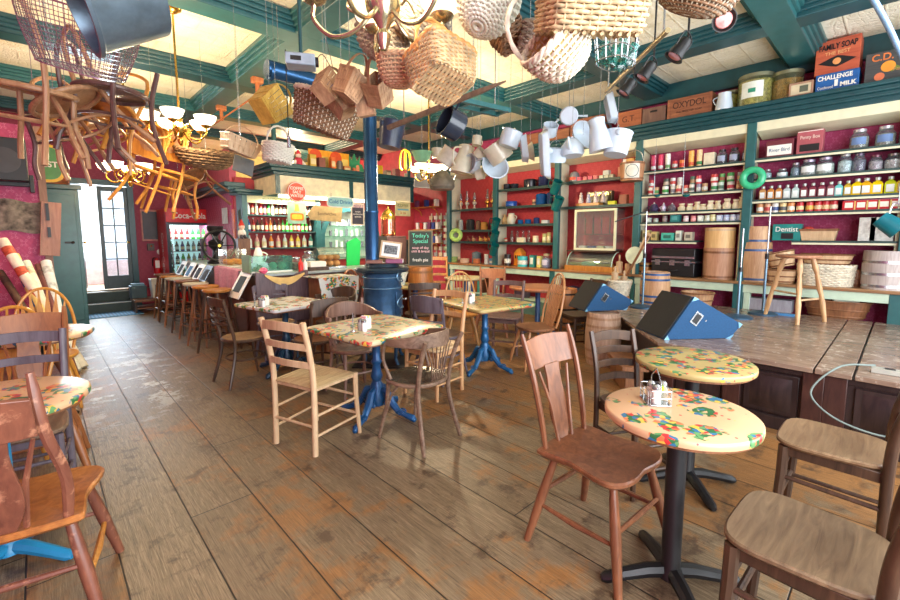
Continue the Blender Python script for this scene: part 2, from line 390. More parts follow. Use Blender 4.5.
# ---------------------------------------------------------------- back doorway with steps
fr = MB(); fr.b2(.38, .46, YB-.05, YB+.15, .36, 2.55); fr.b2(1.42, 1.52, YB-.05, YB+.15, .36, 2.55); fr.b2(.36, 1.54, YB-.06, YB+.15, 2.47, 2.58)
struct('door_frame', fr, TEAL)
def door(n, x0, x1, y, swing):
    e = thing('door_%d' % n, None, None, (x0, y, .38), swing); e['kind'] = 'structure'
    W = x1-x0; m = MB(); H = 2.08
    m.b2(0, .07, -.02, .02, 0, H); m.b2(W-.07, W, -.02, .02, 0, H); m.b2(.07, W-.07, -.02, .02, H-.1, H); m.b2(.07, W-.07, -.02, .02, 0, .27)
    for k in range(1, 5): z = .27+(H-.37)*k/5; m.b2(.07, W-.07, -.012, .012, z-.012, z+.012)
    m.b2(W/2-.012, W/2+.012, -.011, .011, .27, H-.1)
    m.build('door_leaf', paint(58, 74, 78, .35), e, .003)
    MB().b2(.065, W-.065, -.003, .003, .265, H-.095).build('glazing', glassy(240, 248, 255, .02, 1.05), e)
    k = MB(); k.ball((W-.035, -.055, .95), .025); k.cyl((W-.035, -.02, .95), (W-.035, -.06, .95), .01); k.build('door_knob', BRASS, e)
door(1, .93, 1.42, 11.22, 0); door(2, .46, .93, 11.22, 62)
st = MB(); st.b2(.2, 1.44, 10.45, 10.85, 0, .17); st.b2(.2, 1.44, 10.85, YB, 0, .35)
so = struct('floor_steps', st, paint(58, 72, 70, .6)); 
struct('trim_13', MB().b2(.2, 1.44, 10.43, 10.47, .17, .185).b2(.2, 1.44, 10.83, 10.87, .35, .365), paint(170, 165, 150, .5))
struct('floor_hall', MB().b2(.2, 1.9, YB, YB+1.4, .34, .37), paint(205, 180, 150, .5))
mat_ = thing('door_mat', 'blue ribbed rubber mat on the floor before the back door steps', 'mat', (.95, 10.1, 0))
MB().b2(-.42, .42, -.28, .28, 0.001, .012).build('mat_base', paint(88, 150, 190, .7), mat_)
m = MB()
for i in range(16): m.b2(-.41+i*.053, -.39+i*.053, -.27, .27, .012, .018)
m.build('ribs', paint(60, 110, 150, .7), mat_)
# ---------------------------------------------------------------- built-in shelving along the right wall
XS, XW = 6.60, XR-.01
bays = [(-1.35, .02), (.02, 1.45), (1.45, 2.85), (2.85, 4.25), (4.25, 5.65), (5.65, 6.98)]
bn = ['stage end', 'widest view', 'middle', 'display case', 'blue pots', 'oil lamps']
lev = {0: [2.43, 2.18, 1.92, 1.755, 1.41], 1: [2.43, 2.18, 1.92, 1.755, 1.41], 2: [2.42, 2.07, 1.82, 1.665, 1.40], 3: [2.38, 1.96], 4: [2.36, 2.03, 1.69, 1.345], 5: [2.03, 1.59, 1.35]}
lab = ['teal built-in shelf bay at the stage end behind the standing stool', 'teal built-in shelf bay holding yellow bottles and red tins', 'teal built-in shelf bay stacked with small food tins', 'teal built-in shelf bay around the glass display cases',
       'teal built-in shelf bay holding blue enamel pots', 'teal built-in shelf bay holding glass oil lamps beside the red wall']
CR2 = paint(226, 222, 190, .5, 0, .05)
for i, (y0, y1) in enumerate(bays):
    e = thing('shelf_bay', lab[i], 'shelving', (XS, y0, .9), 0, None); W = y1-y0
    MB().b2(-.03, .04, W-.07, W+.03, -.03, 1.97).build('post', TEAL2, e, .006)
    MB().b2(.04, .34, W-.035, W-.005, -.02, 1.97).build('side_panel', CR2, e); MB().b2(.04, .34, .035, .06, -.02, 1.97).build('side_panel', CR2, e)
    m = MB(); m.add([(-.01, .03, 1.86), (.3, .03, 1.80), (.3, W-.07, 1.80), (-.01, W-.07, 1.86), (-.01, .03, 1.97), (.34, .03, 1.97), (.34, W-.07, 1.97), (-.01, W-.07, 1.97)],
        [(3, 2, 1, 0), (4, 5, 6, 7), (0, 1, 5, 4), (1, 2, 6, 5), (2, 3, 7, 6), (3, 0, 4, 7)]); m.build('header', CR2, e)
    for z in lev[i]:
        ya, yb = (.55 if i == 2 and z < 1.45 else .035), (W-.50 if i == 1 and z < 1.45 else W-.04)
        s_ = MB().b2(0.0, .34, ya, yb, z-.9-.022, z-.9).build('shelf', SHELF, e, .003)
        MB().b2(.012, .03, ya+.001, yb-.001, z-.9-.045, z-.9-.0225).build('shelf_lip', CR2 if i < 3 else SHELF, s_)
# continuous cornice
m = MB()
for x, z0, z1 in ((6.58, 2.87, 2.95), (6.53, 2.93, 2.98), (6.49, 2.975, 3.03), (6.45, 3.028, 3.075)): m.b2(x, XR, -1.4, 7.03, z0, z1)
co = tag(m.build('shelf_cornice', TEAL, None, .01), 'long dark teal cornice ledge above the right wall shelves carrying crates', 'cornice')
# continuous counter: top, apron, posts, lower shelf
e = thing('wall_counter', 'long wooden-topped counter with pale green apron under the wall shelves', 'counter', (0, 0, 0))
MB().b2(6.50, XR, -1.4, 2.9, .85, .885).build('worktop', W_COUNTER, e, .006)
MB().b2(6.50, XR, 2.9, 7.0, .85, .885).build('worktop', wood((190, 136, 84), (140, 88, 52), .35, (1, .1, 1), 18), e, .006)
MB().b2(6.53, 6.56, -1.4, 7.0, .745, .85).build('apron', MINT, e, .003)
for y in (.02, 1.45, 2.85, 4.25, 5.65, 6.93):
    MB().b2(6.525, 6.60, y-.055, y+.055, .0, .85).build('leg', TEAL2, e, .004)
    MB().b2(6.545, 6.62, y-.13, y-.06, .0, .745).build('leg', MINT, e, .004)
MB().b2(6.60, XR, -1.4, 7.0, .26, .285).build('lower_shelf', MINT, e)
MB().b2(6.58, 6.60, 2.7, 7.0, .0, .26).build('plinth', paint(84, 120, 116, .5), e)
# ---------------------------------------------------------------- stage
e = thing('stage', 'low wooden stage with worn plank top and dark carved panel front', 'stage', (0, 0, 0))
SX, SY, SH = 3.97, 2.45, .53
MB().prism([(SX-.04, .385), (6.57, .385), (6.57, SY+.05), (5.2, SY+.05), (SX-.04, 1.45)], SH-.035, SH).build('deck_board', W_STAGE, e, .003)
for y0, y1 in ((-1.4, .165), (.18, .375)):
    MB().b2(SX-.04, 6.57, y0, y1, SH-.035, SH).build('deck_board', W_STAGE, e, .003)
MB().prism([(SX+.03, -1.4), (6.52, -1.4), (6.52, SY), (5.22, SY), (SX+.03, 1.42)], 0, SH-.036).build('carcass', W_CARVED, e)
MB().b2(SX, SX+.03, -1.4, 1.42, 0, .10).b2(SX, SX+.03, -1.4, 1.42, .45, SH-.035).build('rail', W_CARVED, e, .004)
for y in (-1.1, -.42, .26, .38, .88, 1.38):
    MB().b2(SX-.01, SX+.03, y-.06, y+.06, 0, SH-.035).build('stile', wood((84, 52, 44), (44, 26, 26), .35), e, .004)
for y0, y1 in ((-1.02, -.5), (-.34, .18), (.44, .82), (.94, 1.32)):
    m = MB(); m.b2(SX+.012, SX+.04, y0+.02, y1-.02, .12, .43)
    m.add([(SX+.012, y0+.06, .15), (SX+.012, y1-.06, .15), (SX+.012, y1-.06, .40), (SX+.012, y0+.06, .40), (SX-.012, y0+.13, .21), (SX-.012, y1-.13, .21), (SX-.012, y1-.13, .34), (SX-.012, y0+.13, .34)],
          [(4, 7, 6, 5), (0, 4, 5, 1), (1, 5, 6, 2), (2, 6, 7, 3), (3, 7, 4, 0)])
    m.build('carved_panel', W_CARVED, e, .004)
e = thing('step_bench', 'low dark wooden step against the left end of the stage', 'step', (4.15, 1.80, 0), -50)
MB().b2(-.14, .10, -.30, .30, .22, .26).b2(-.10, .06, -.27, .27, .0, .22).build('step_board', W_MID, e, .004)
# partition trim and left teal cabinet
struct('trim_14', MB().b2(.06, .13, 7.16, 7.36, 0, 2.75), wood((150, 112, 90), (110, 76, 60), .5))
e = thing('teal_cabinet', 'tall teal painted cupboard beside the back doorway', 'cabinet', (.22, 9.3, 0))
MB().b2(-.52, .32, .0, .5, 0, 2.2).build('body', TEAL2, e, .006)
MB().b2(-.55, .36, -.04, .52, 2.2, 2.28).build('cornice', TEAL, e, .01)
d = MB().b2(-.45, .27, -.02, .0, .08, 2.12).build('door', TEAL2, e, .005)
m = MB(); m.ball((.2, -.05, 1.36), .022); m.cyl((.2, -.02, 1.36), (.2, -.05, 1.36), .009); m.beam((.2, -.03, 1.36), (.10, -.03, 1.36), .02, .03); m.build('latch', BLACK, d)
m = MB(); m.b2(-.45, -.41, -.035, -.02, 1.7, 1.82); m.b2(-.45, -.41, -.035, -.02, .3, .42); m.build('hinge', BLACK, d)
# ---------------------------------------------------------------- chairs (local: seat front at +y, back at -y)
def seat_mesh(outline, z, th, dish=.012, M=None, n=6):
    """solid seat: rings shrinking to the centre so the top can be dished"""
    m = MB(); k = len(outline); cx = sum(p[0] for p in outline)/k; cy = sum(p[1] for p in outline)/k
    vs = []; fs = []
    prof = [(.93, z-th), (1.0, z-th*.55), (1.0, z-th*.2), (.97, z)]+[(f, z-dish*(1-f*f)) for f in (.85, .65, .4, .15)]
    for s_, zz in prof: vs += [(cx+(p[0]-cx)*s_, cy+(p[1]-cy)*s_, zz) for p in outline]
    for i in range(len(prof)-1):
        for j in range(k): fs.append((i*k+j, i*k+(j+1) % k, (i+1)*k+(j+1) % k, (i+1)*k+j))
    fs.append(tuple(range(k))[::-1]); fs.append(tuple((len(prof)-1)*k+j for j in range(k)))
    return m.add(vs, fs)
def plank_outline(w, d):
    pts = [(-w*.42, -d*.5), (0, -d*.53), (w*.42, -d*.5), (w*.47, -d*.42), (w*.44, -d*.1), (w*.5, d*.22), (w*.49, d*.38), (w*.38, d*.47), (w*.2, d*.5), (0, d*.475), (-w*.2, d*.5), (-w*.38, d*.47), (-w*.49, d*.38), (-w*.5, d*.22), (-w*.44, -d*.1), (-w*.47, -d*.42)]
    return [(p.x, p.y) for p in spline([(a, b, 0) for a, b in pts]+[(pts[0][0], pts[0][1], 0)], 3)[:-1]]
def plank_chair(label, loc, rz, m1=None, group=None, rungs=None, k=1.0, tp=.19, sm_=None):
    m1 = m1 or W_PLANK; e = thing('plank_seat_chair', label, 'chair', loc, rz, group); e.scale = (k, k, k)
    seat_mesh(plank_outline(.45, .44), .46, .036, .014).build('seat', sm_ or m1, e)
    for sx in (-1, 1):
        for sy in (-1, 1):
            MB().tube([(sx*.155, sy*.145, .43), (sx*.20, sy*.19, .22), (sx*.245, sy*.235, .0)], [.017, .024, .017], 10).build('leg', m1, e)
        MB().tube([(sx*.205, -.195, .19), (sx*.208, 0, .185), (sx*.205, .195, .19)], [.009, .014, .009], 8).build('side_stretcher', rungs or m1, e)
        P = spline([(sx*.165, -.195, .44), (sx*.175, -.225, .62), (sx*(tp*.6+.07), -.275, .82), (sx*tp, -.335 if tp > .15 else -.27, .99 if tp > .15 else 1.02)], 4)
        MB().tube(P, [.017]*2+[.019]*(len(P)-4)+[.017, .012], 8, flat=.8).build('back_post', m1, e)
        MB().tube([(sx*.055, -.20, .45), (sx*.075, -.24, .64), (sx*.115, -.285, .80)], [.010, .010, .007], 6).build('spindle', m1, e)
    MB().tube([(-.2, -.19, .25), (0, -.19, .25), (.2, -.19, .25)], [.009, .013, .009], 8).build('stretcher', m1, e)
    MB().tube([(-.2, .19, .24), (0, .19, .24), (.2, .19, .24)], [.009, .013, .009], 8).build('stretcher', m1, e)
    MB().sheet(lambda u, v: ((u-.5)*2*(tp*.7+.045), -.285-.045*v*1.05-.022*math.sin(PI*u), .81+.14*v+.012*math.sin(PI*u)*v), 10, 4, .018).build('crest_rail', m1, e, .003)
    def sp(u, v):
        w = .028+.03*math.sin(PI*min(1, v*1.2))*(1-v)*1.6+.030*v
        return ((u-.5)*2*w, -.205-.09*v-.004, .45+.37*v)
    MB().sheet(sp, 4, 12, .012).build('back_splat', m1, e, .002)
    return e
def ladder_chair(label, loc, rz, mat, seat='rush', slats=3, h=.92, group=None, name='ladder_back_chair', seatmat=None, slim=1.0, w=.42):
    e = thing(name, label, 'chair', loc, rz, group); hw = w/2-.02
    o = [(-hw, -.19), (hw, -.19), (hw+.02, .19), (-hw-.02, .19)]
    if seat == 'rush':
        m = MB(); N = 24
        for q in range(4):                      # four woven triangles rising to their seams
            a = Vector(o[q]).to_3d(); b = Vector(o[(q+1) % 4]).to_3d(); c = Vector((0, 0, 0))
            for i in range(12):
                t0 = i/12; p = a.lerp(c, t0); r = b.lerp(c, t0); zz = .462+.006*math.sin(t0*PI)-.01*t0
                p.z = r.z = zz; m.tube([p, (p+r)/2+Vector((0, 0, .004)), r], .0088, 6)
        m.build('rush_seat', seatmat or RUSH, e)
        MB().prism([(p[0]*.99, p[1]*.99) for p in o], .435, .458).build('seat_frame', mat, e, .005)
    else:
        oo = [(x*(1+.35*y), y) for x, y in super_ring(hw+.02, .215, 4.2, 36)]; seat_mesh(oo, .465, .03, .01).build('seat', seatmat or mat, e)
    lt = .47 if seat == 'rush' else .437; li = 0 if seat == 'rush' else .03
    if seat != 'rush': MB().prism([(-hw+.005, -.18), (hw-.005, -.18), (hw-.01, .165), (-hw+.01, .165)], .385, .436).build('apron', mat, e, .004)
    for s in (-1, 1):
        P = spline([(s*hw, -.20, 0), (s*hw, -.195, .44), (s*hw, -.215, .66), (s*(hw+.005), -.275, h)], 5)
        MB().tube(P, .0195*slim, 10, flat=.85).build('back_leg', mat, e)
        MB().tube([(s*(hw+.02-li), .19-li*.7, lt), (s*(hw+.02-li), .192-li*.7, .3), (s*(hw+.03-li), .215-li, 0)], [.019*slim, .019*slim, .015*slim], 8).build('front_leg', mat, e)
        for z in (.13, .27): MB().cyl((s*hw, -.2, z), (s*(hw+.022-li), .195-li*.6, z+.01), .0095*slim, None, 8).build('rung', mat, e)
    for z in (.16, .30): MB().cyl((-hw-.02+li, .195-li*.6, z), (hw+.02-li, .195-li*.6, z), .0105*slim, None, 8).build('rung', mat, e)
    MB().cyl((-hw, -.2, .2), (hw, -.2, .2), .0095*slim, None, 8).build('rung', mat, e)
    for i in range(slats):
        z = h-.045-i*(h-.5)/(slats+.35); y = -.205-.075*max(0, (z-.55)/(h-.55)); sh = .062 if i == 0 else .045
        MB().sheet(lambda u, v: (-hw+2*hw*u, y-.03*math.sin(PI*u), z-sh/2+sh*v+(.012*math.sin(PI*u) if i == 0 else .006*math.sin(PI*u))), 10, 2, .011).build('back_slat', mat, e, .002)
    return e
def cafe_chair(label, loc, rz, mat, back='slats', arms=False, group=None, seatmat=None, z=0):
    e = thing('bentwood_chair', label, 'chair', loc, rz, group)
    ring = super_ring(.205, .205, 2.2, 32)
    seat_mesh(ring, .465, .022, .012).build('seat', seatmat or mat, e)
    MB().tube([(p[0]*1.0, p[1]*1.0, .448) for p in ring], .015, 8, True).build('seat_ring', mat, e)
    for s in (-1, 1):
        MB().tube([(s*.15, .13, .45), (s*.155, .15, .25), (s*.19, .20, 0)], [.017, .0155, .011], 8).build('front_leg', mat, e)
        top = (.86 if back != 'fan' else .78)
        P = spline([(s*.20, -.25, 0), (s*.165, -.175, .30), (s*.165, -.17, .47), (s*.18, -.215, .66), (s*(.165 if back == 'loop' else .195), -.265, top)], 5)
        MB().tube(P, [.012]+[.0165]*(len(P)-1), 8).build('back_leg', mat, e)
    if back == 'fan':
        for s in (-1, 1): MB().tube(spline([(s*.165, .145, .2), (s*.13, .12, .33), (s*.05, .1, .40), (0, .1, .41)], 4), .009, 6).build('leg_brace', mat, e)
    else:
        MB().tube([(p[0]*.88, p[1]*.88, .255) for p in ring], .0095, 6, True).build('leg_hoop', mat, e)
    if back == 'slats':
        MB().sheet(lambda u, v: (-.195+.39*u, -.255-.045*math.sin(PI*u), .79+.085*v+.012*math.sin(PI*u)), 10, 2, .016).build('crest_rail', mat, e, .003)
        for z_ in (.74, .68, .62): MB().sheet(lambda u, v: (-.185+.37*u, -.235-(z_-.62)*.1-.04*math.sin(PI*u), z_+.022*v), 8, 1, .010).build('back_slat', mat, e, .002)
    elif back == 'panel':
        MB().sheet(lambda u, v: (-.195+.39*u, -.255-.05*math.sin(PI*u), .72+.15*v+.02*math.sin(PI*u)*v), 10, 3, .016).build('crest_rail', mat, e, .003)
        MB().sheet(lambda u, v: (-.18+.36*u, -.225-.045*math.sin(PI*u), .6+.04*v), 8, 1, .012).build('back_slat', mat, e, .002)
    elif back == 'loop':
        P = spline([(-.165, -.265, .85), (-.12, -.28, .95), (0, -.285, .985), (.12, -.28, .95), (.165, -.265, .85)], 5)
        MB().tube(P, .0155, 8).build('back_loop', mat, e)
        P = spline([(-.10, -.18, .47), (-.10, -.22, .68), (0, -.26, .86), (.10, -.22, .68), (.10, -.18, .47)], 5)
        MB().tube(P, .011, 8).build('inner_loop', mat, e)
    elif back == 'fan':
        def cr(u, v):
            a = math.radians(-105+210*u); wv = .055+.05*math.cos((u-.5)*PI)**2
            return (.225*math.sin(a), .01-.24*math.cos(a), .735+wv*(v-.5)*1.0+.03*math.cos((u-.5)*PI))
        MB().sheet(cr, 24, 3, .022).build('crest_rail', mat, e, .004)
        for k in range(-3, 4):
            MB().tube([(k*.018, -.195, .465), (k*.026, -.215, .6), (k*.042, -.235+abs(k)*.006, .73)], [.007, .009, .006], 6, flat=.6).build('spindle', mat, e)
        for s in (-1, 1):
            P = spline([(s*.218, .07, .735), (s*.222, .10, .70), (s*.215, .115, .60), (s*.20, .06, .47)], 5)
            MB().tube(P, .0125, 8).build('arm_support', mat, e)
    if back == 'captain':
        def cr(u, v):
            a = math.radians(-100+200*u); wv = .05+.09*max(0, math.cos((u-.5)*PI*1.3))
            return (.25*math.sin(a), .02-.25*math.cos(a), .71+wv*v)
        MB().sheet(cr, 24, 3, .026).build('crest_rail', mat, e, .006)
        for k in range(-4, 5):
            a = math.radians(k*22); MB().tube([(.18*math.sin(a), -.18*math.cos(a), .465), (.23*math.sin(a), .01-.23*math.cos(a), .59), (.245*math.sin(a), .02-.245*math.cos(a), .715)], [.009, .013, .008], 6).build('spindle', mat, e)
    return e
def windsor(label, loc, rz, mat, seatmat=None, n=7, arrow=False, h=.97, group=None, back_only=False):
    e = thing('windsor_chair', label, 'chair', loc, rz, group)
    seat_mesh(super_ring(.22, .21, 2.3, 32), .455, .035, .014).build('seat', seatmat or mat, e)
    for sx in (-1, 1):
        for sy in (-1, 1):
            MB().tube([(sx*.13, sy*.12, .43), (sx*.16, sy*.15, .3), (sx*.175, sy*.165, .24), (sx*.20, sy*.195, .1), (sx*.215, sy*.21, 0)], [.013, .02, .014, .019, .011], 10).build('leg', mat, e)
        MB().tube([(sx*.185, -.17, .18), (sx*.18, 0, .18), (sx*.185, .17, .18)], [.008, .014, .008], 8).build('side_stretcher', mat, e)
    MB().tube([(-.18, 0, .18), (0, 0, .18), (.18, 0, .18)], [.008, .014, .008], 8).build('stretcher', mat, e)
    def hoop(t):
        a = PI*t; x = -.205*math.cos(a)*(1-.12*abs(math.cos(a))*0); z = .455+(h-.455)*math.sin(a)**.62
        return Vector((x*(.86 if z < .5 else 1), -.165-.13*(z-.455)/(h-.455), z))
    MB().tube([hoop(i/28) for i in range(29)], .0125, 8).build('back_bow', mat, e)
    for k in range(n):
        x = (k-(n-1)/2)/(n/2+.3)*.17; t = math.acos(max(-1, min(1, -x*1.12/.205)))/PI; p = hoop(t); q = Vector((x*.72, -.155, .455))
        if arrow: MB().sheet(lambda u, v: tuple(q.lerp(p, v)+Vector(((u-.5)*(.012+.036*max(0, math.sin(PI*(v*1.25-.1)))), 0, 0))), 2, 12, .009).build('arrow_spindle', mat, e)
        else: MB().tube([q, q.lerp(p, .4), p], [.006, .0085, .005], 6).build('spindle', mat, e)
    return e
def bar_stool(label, loc, rz, mat, seatmat, sq=False, h=.74, group='bar stools along the bar'):
    e = thing('bar_stool', label, 'stool', loc, rz, group)
    seat_mesh(super_ring(.165, .165, 4 if sq else 2, 28), h, .035, .008).build('seat', seatmat, e)
    for sx in (-1, 1):
        for sy in (-1, 1):
            MB().tube([(sx*.09, sy*.09, h-.03), (sx*.135, sy*.135, h*.45), (sx*.175, sy*.175, 0)], [.016, .019, .014], 8).build('leg', mat, e)
    for z in (.2, .38):
        f = .175-.085*z/h
        for a in (0, 1, 2, 3):
            c_, s_ = [(1, 0), (0, 1), (-1, 0), (0, -1)][a]
            MB().cyl((f*c_-f*s_, f*s_+f*c_, z+.03*(a % 2)), (f*c_+f*s_, f*s_-f*c_, z+.03*(a % 2)), .0095, None, 6).build('rung', mat, e)
    return e
TAN = floral((214, 172, 132)); OCHRE = floral((180, 160, 104), scale=8); GREYC = floral((205, 206, 204)); CREAMC = floral((196, 184, 148), scale=7)
def table(name, label, loc, rz, size, mat, shape='round', base='column', poleM=BLACK, h=.75, group=None):
    e = thing(name, label, 'table', loc, rz, group)
    o = super_ring(size, size, 2 if shape == 'round' else 14, 64 if shape == 'round' else 60)
    m = MB(); k = len(o); vs = []; fs = []
    prof = [(.96, h-.028), (1.0, h-.030), (1.008, h-.018), (1.003, h-.004), (.985, h), (.5, h), (.1, h)]
    for s_, zz in prof: vs += [(p[0]*s_, p[1]*s_, zz) for p in o]
    for i in range(len(prof)-1):
        for j in range(k): fs.append((i*k+j, i*k+(j+1) % k, (i+1)*k+(j+1) % k, (i+1)*k+j))
    fs += [tuple(range(k))[::-1], tuple((len(prof)-1)*k+j for j in range(k))]; m.add(vs, fs).build('oilcloth_top', mat, e, ang=60)
    MB().prism([(p[0]*.95, p[1]*.95) for p in o], h-.045, h-.0305).build('underside', W_MID, e)
    if base == 'column':
        MB().lathe([(.03, h-.05), (.038, h-.06), (.038, .08), (.05, .06), (.055, .035), (.0, .03)], 20).build('column', poleM, e)
        for a in (45, 135, 225, 315):
            c_, s_ = math.cos(math.radians(a)), math.sin(math.radians(a))
            P = [(c_*r, s_*r, z) for r, z in ((.02, .06), (.10, .055), (.2, .035), (.27, .018), (.29, .014))]
            MB().tube(P, [.032, .030, .026, .024, .014], 8, flat=.85).build('foot', poleM, e)
        MB().prism(super_ring(.12, .12, 4, 16), h-.055, h-.045).build('top_plate', poleM, e)
    else:
        MB().lathe([(.05, h-.05), (.06, h-.06), (.034, h-.10), (.032, .48), (.045, .46), (.03, .43), (.038, .38), (.05, .34), (.036, .30), (.055, .26), (.05, .20), (.07, .16), (.06, .10), (.0, .09)], 20).build('column', poleM, e)
        for a in (20, 110, 200, 290):
            c_, s_ = math.cos(math.radians(a)), math.sin(math.radians(a)); q = lambda r, z, t=0: (c_*r-s_*t, s_*r+c_*t, z)
            f = MB().tube([q(.03, .24), q(.09, .22), q(.13, .14), (q(.19, .07)), q(.26, .045), q(.32, .03), q(.34, .012)], [.02, .03, .032, .026, .022, .028, .014], 8).build('scrolled_foot', poleM, e)
            for t in (-1, 1):
                g = MB()
                g.tube([q(.10+.022*math.cos(i*.9)*(1-i*.06), .13+.03*math.sin(i*.9)*(1-i*.06), t*.026) for i in range(9)], .008, 5)
                g.tube([q(.22+.03*math.cos(i*.9)*(1-i*.08), .065+.022*math.sin(i*.9)*(1-i*.08), t*.024) for i in range(8)], .007, 5)
                g.build('scroll', poleM, f)
            MB().ball(q(.33, .018), .022, 8, 6).build('toe', poleM, f)
    return e
tA, tB = (1.85, .585, 0), (2.72, .80, 0)
table('round_table', 'nearest round table in peach floral oilcloth holding a condiment caddy', (*tA[:2], 0), 0, .285, TAN, h=.76)
table('round_table', 'round ochre floral table behind the peach floral one, by the stage', (*tB[:2], 0), 0, .31, OCHRE)
table('square_table', 'square cream floral table on an ornate blue iron base, centre of the room', (1.92, 2.88, 0), 6, .40, CREAMC, 'sq', 'iron', paint(30, 84, 134, .3, .2, .3, .2))
table('square_table', 'square floral table beside the bar stools with dark iron base', (1.90, 4.60, 0), 12, .375, GREYC, 'sq', 'iron', paint(28, 62, 88, .3, .2, .2))
table('square_table', 'square floral table on a blue iron base near the bow-back chairs', (3.50, 3.12, 0), -8, .40, OCHRE, 'sq', 'iron', paint(30, 92, 140, .3, .2, .2))
table('round_table', 'round floral table at the left edge with a bright blue column', (-.19, 2.72, 0), 0, .33, TAN, poleM=paint(40, 140, 190, .35, 0, .1))
table('round_table', 'small round floral table beyond the left foreground chairs', (-.06, 4.42, 0), 0, .34, TAN)
table('round_table', 'floral table behind the stove near the barrel and chalkboard', (4.02, 4.97, 0), 0, .36, OCHRE, poleM=OLDBLUE)
table('round_table', 'small bare round wooden table against the wall counter under the display case', (5.35, 3.72, 0), 0, .42, wood((206, 140, 100), (150, 92, 62), .35), poleM=OLDBLUE, h=.72)
table('round_table', 'pale round table by the wall counter with a bright blue column', (5.45, 5.35, 0), 0, .36, paint(214, 200, 158, .4), poleM=OLDBLUE, h=.74)
# right foreground
plank_chair('brown plank-seat chair with arrow back tucked under the nearest peach floral table', (1.855, .913, 0), 177)
ladder_chair('small dark brown slat-back chair between the peach floral table and the keg', (2.52, 1.03, 0), 150, W_DARK, 'wood', 4, .86, name='slat_back_chair', w=.33)
low = wood((142, 106, 80), (86, 56, 42), .4, (.15, 1, 1), 24)
ladder_chair('worn dark wood chair cut by the right edge, nearer of the two', (1.81, .15, 0), -2, W_DARK, 'wood', 3, .86, name='kitchen_chair', seatmat=wood((138, 114, 86), (88, 68, 50), .45, (.12, 1, 1), 30), slim=1.25, w=.44)
ladder_chair('brown kitchen chair by the stage front, behind the nearer worn chair', (2.79, .17, 0), 0, W_DARK, 'wood', 3, .86, name='kitchen_chair', seatmat=wood((158, 130, 98), (112, 84, 60), .4, (.12, 1, 1), 30), slim=1.2)
# centre group
ladder_chair('pale unpainted ladder-back chair with a woven rush seat', (1.38, 2.86, 0), -72, W_PALE, 'rush', 3, .92)
cafe_chair('dark bentwood armchair with fan-shaped back at the central square table', (1.93, 2.38, 0), 8, W_WORN, 'fan', seatmat=wood((96, 84, 60), (60, 48, 36), .25))
cafe_chair('low curved-back captain chair on the far side of the central table', (2.05, 3.42, 0), 172, wood((150, 116, 98), (92, 64, 54), .4), 'captain')
ladder_chair('pale ladder-back chair on the right side of the central table', (2.62, 2.98, 0), 100, wood((222, 178, 130), (180, 132, 90), .45), 'wood', 2, .94, seatmat=W_PALE)
cafe_chair('dark bentwood café chair beside the bar stools, turned to the table', (1.46, 4.55, 0), -85, W_DARK, 'slats', seatmat=wood((176, 140, 92), (120, 88, 58), .5))
cafe_chair('dark café chair with a broad crest between the two nearest square tables', (1.95, 3.98, 0), 5, W_DARK, 'panel', seatmat=W_MID)
cafe_chair('slate-brown café chair on the far side of the table by the bar', (1.98, 5.04, 0), 172, W_SLATE, 'slats', seatmat=W_PALE)
cafe_chair('dark low-backed armchair between the café table and the stove', (2.53, 4.66, 0), 110, W_DARK, 'captain')
cafe_chair('dark brown café chair sideways at the left of the blue-based table', (2.98, 3.25, 0), -80, W_SLATE, 'panel', seatmat=W_WORN)
windsor('honey bow-back chair with spindles seen front on, far side of the blue-based table', (4.02, 4.0, 0), 140, wood((222, 176, 116), (180, 130, 74), .35), W_HONEY, 7)
windsor('tall bow-back spindle chair on the right of the blue-based table', (4.02, 2.82, 0), 60, wood((206, 150, 98), (150, 98, 60), .35), W_MID, 8, h=1.04)
ladder_chair('slate-brown broad-crest chair behind the blue-based table', (4.25, 3.45, 0), 118, wood((132, 104, 98), (88, 66, 62), .4), 'wood', 2, .88, name='kitchen_chair')
plank_chair('brown splat-back chair facing the wall counter', (4.85, 4.2, 0), 128, wood((184, 122, 84), (130, 78, 52), .35))
ladder_chair('dark side chair in front of the upright kegs under the display case', (5.05, 2.85, 0), 60, W_DARK, 'wood', 2, .9, name='kitchen_chair')
ladder_chair('tall slatted oak chair with a red cushion beside the chalkboard barrel', (4.98, 5.5, 0), 150, W_HONEY, 'wood', 4, 1.1, name='slat_back_chair', seatmat=paint(160, 40, 64, .8))
windsor('dark bow-back chair in front of the bar beside the stove', (3.2, 5.0, 0), 200, wood((168, 100, 60), (110, 60, 40), .35), None, 7, h=1.0)
cafe_chair('dark chair between the stove and the floral table with the barrel', (3.62, 4.35, 0), -30, W_DARK, 'slats')
# left group
plank_chair('scuffed reddish plank-seat chair seen from behind at the left edge', (-.11, 2.25, 0), -12, wood((142, 88, 66), (92, 52, 42), .32, wear=(176, 124, 96)), rungs=W_HONEY, tp=.12, sm_=wood((192, 124, 64), (132, 78, 40), .28))
ladder_chair('slate grey painted ladder-back chair beyond the blue-column table', (-.15, 3.18, 0), 174, W_SLATE, 'wood', 3, .92, seatmat=W_WORN)
plank_chair('tan splat-back chair behind the slate grey chair', (-.10, 3.60, 0), 178, wood((176, 112, 66), (124, 72, 42), .35))
yel = wood((226, 166, 72), (180, 116, 44), .3)
windsor('nearer yellow oak bow-back chair with arrow slats on the left', (-.22, 4.02, 0), 168, yel, None, 6, True)
windsor('farther yellow oak bow-back chair with arrow slats near the rolled posters', (-.02, 5.0, 0), 175, yel, None, 6, True, h=1.0)
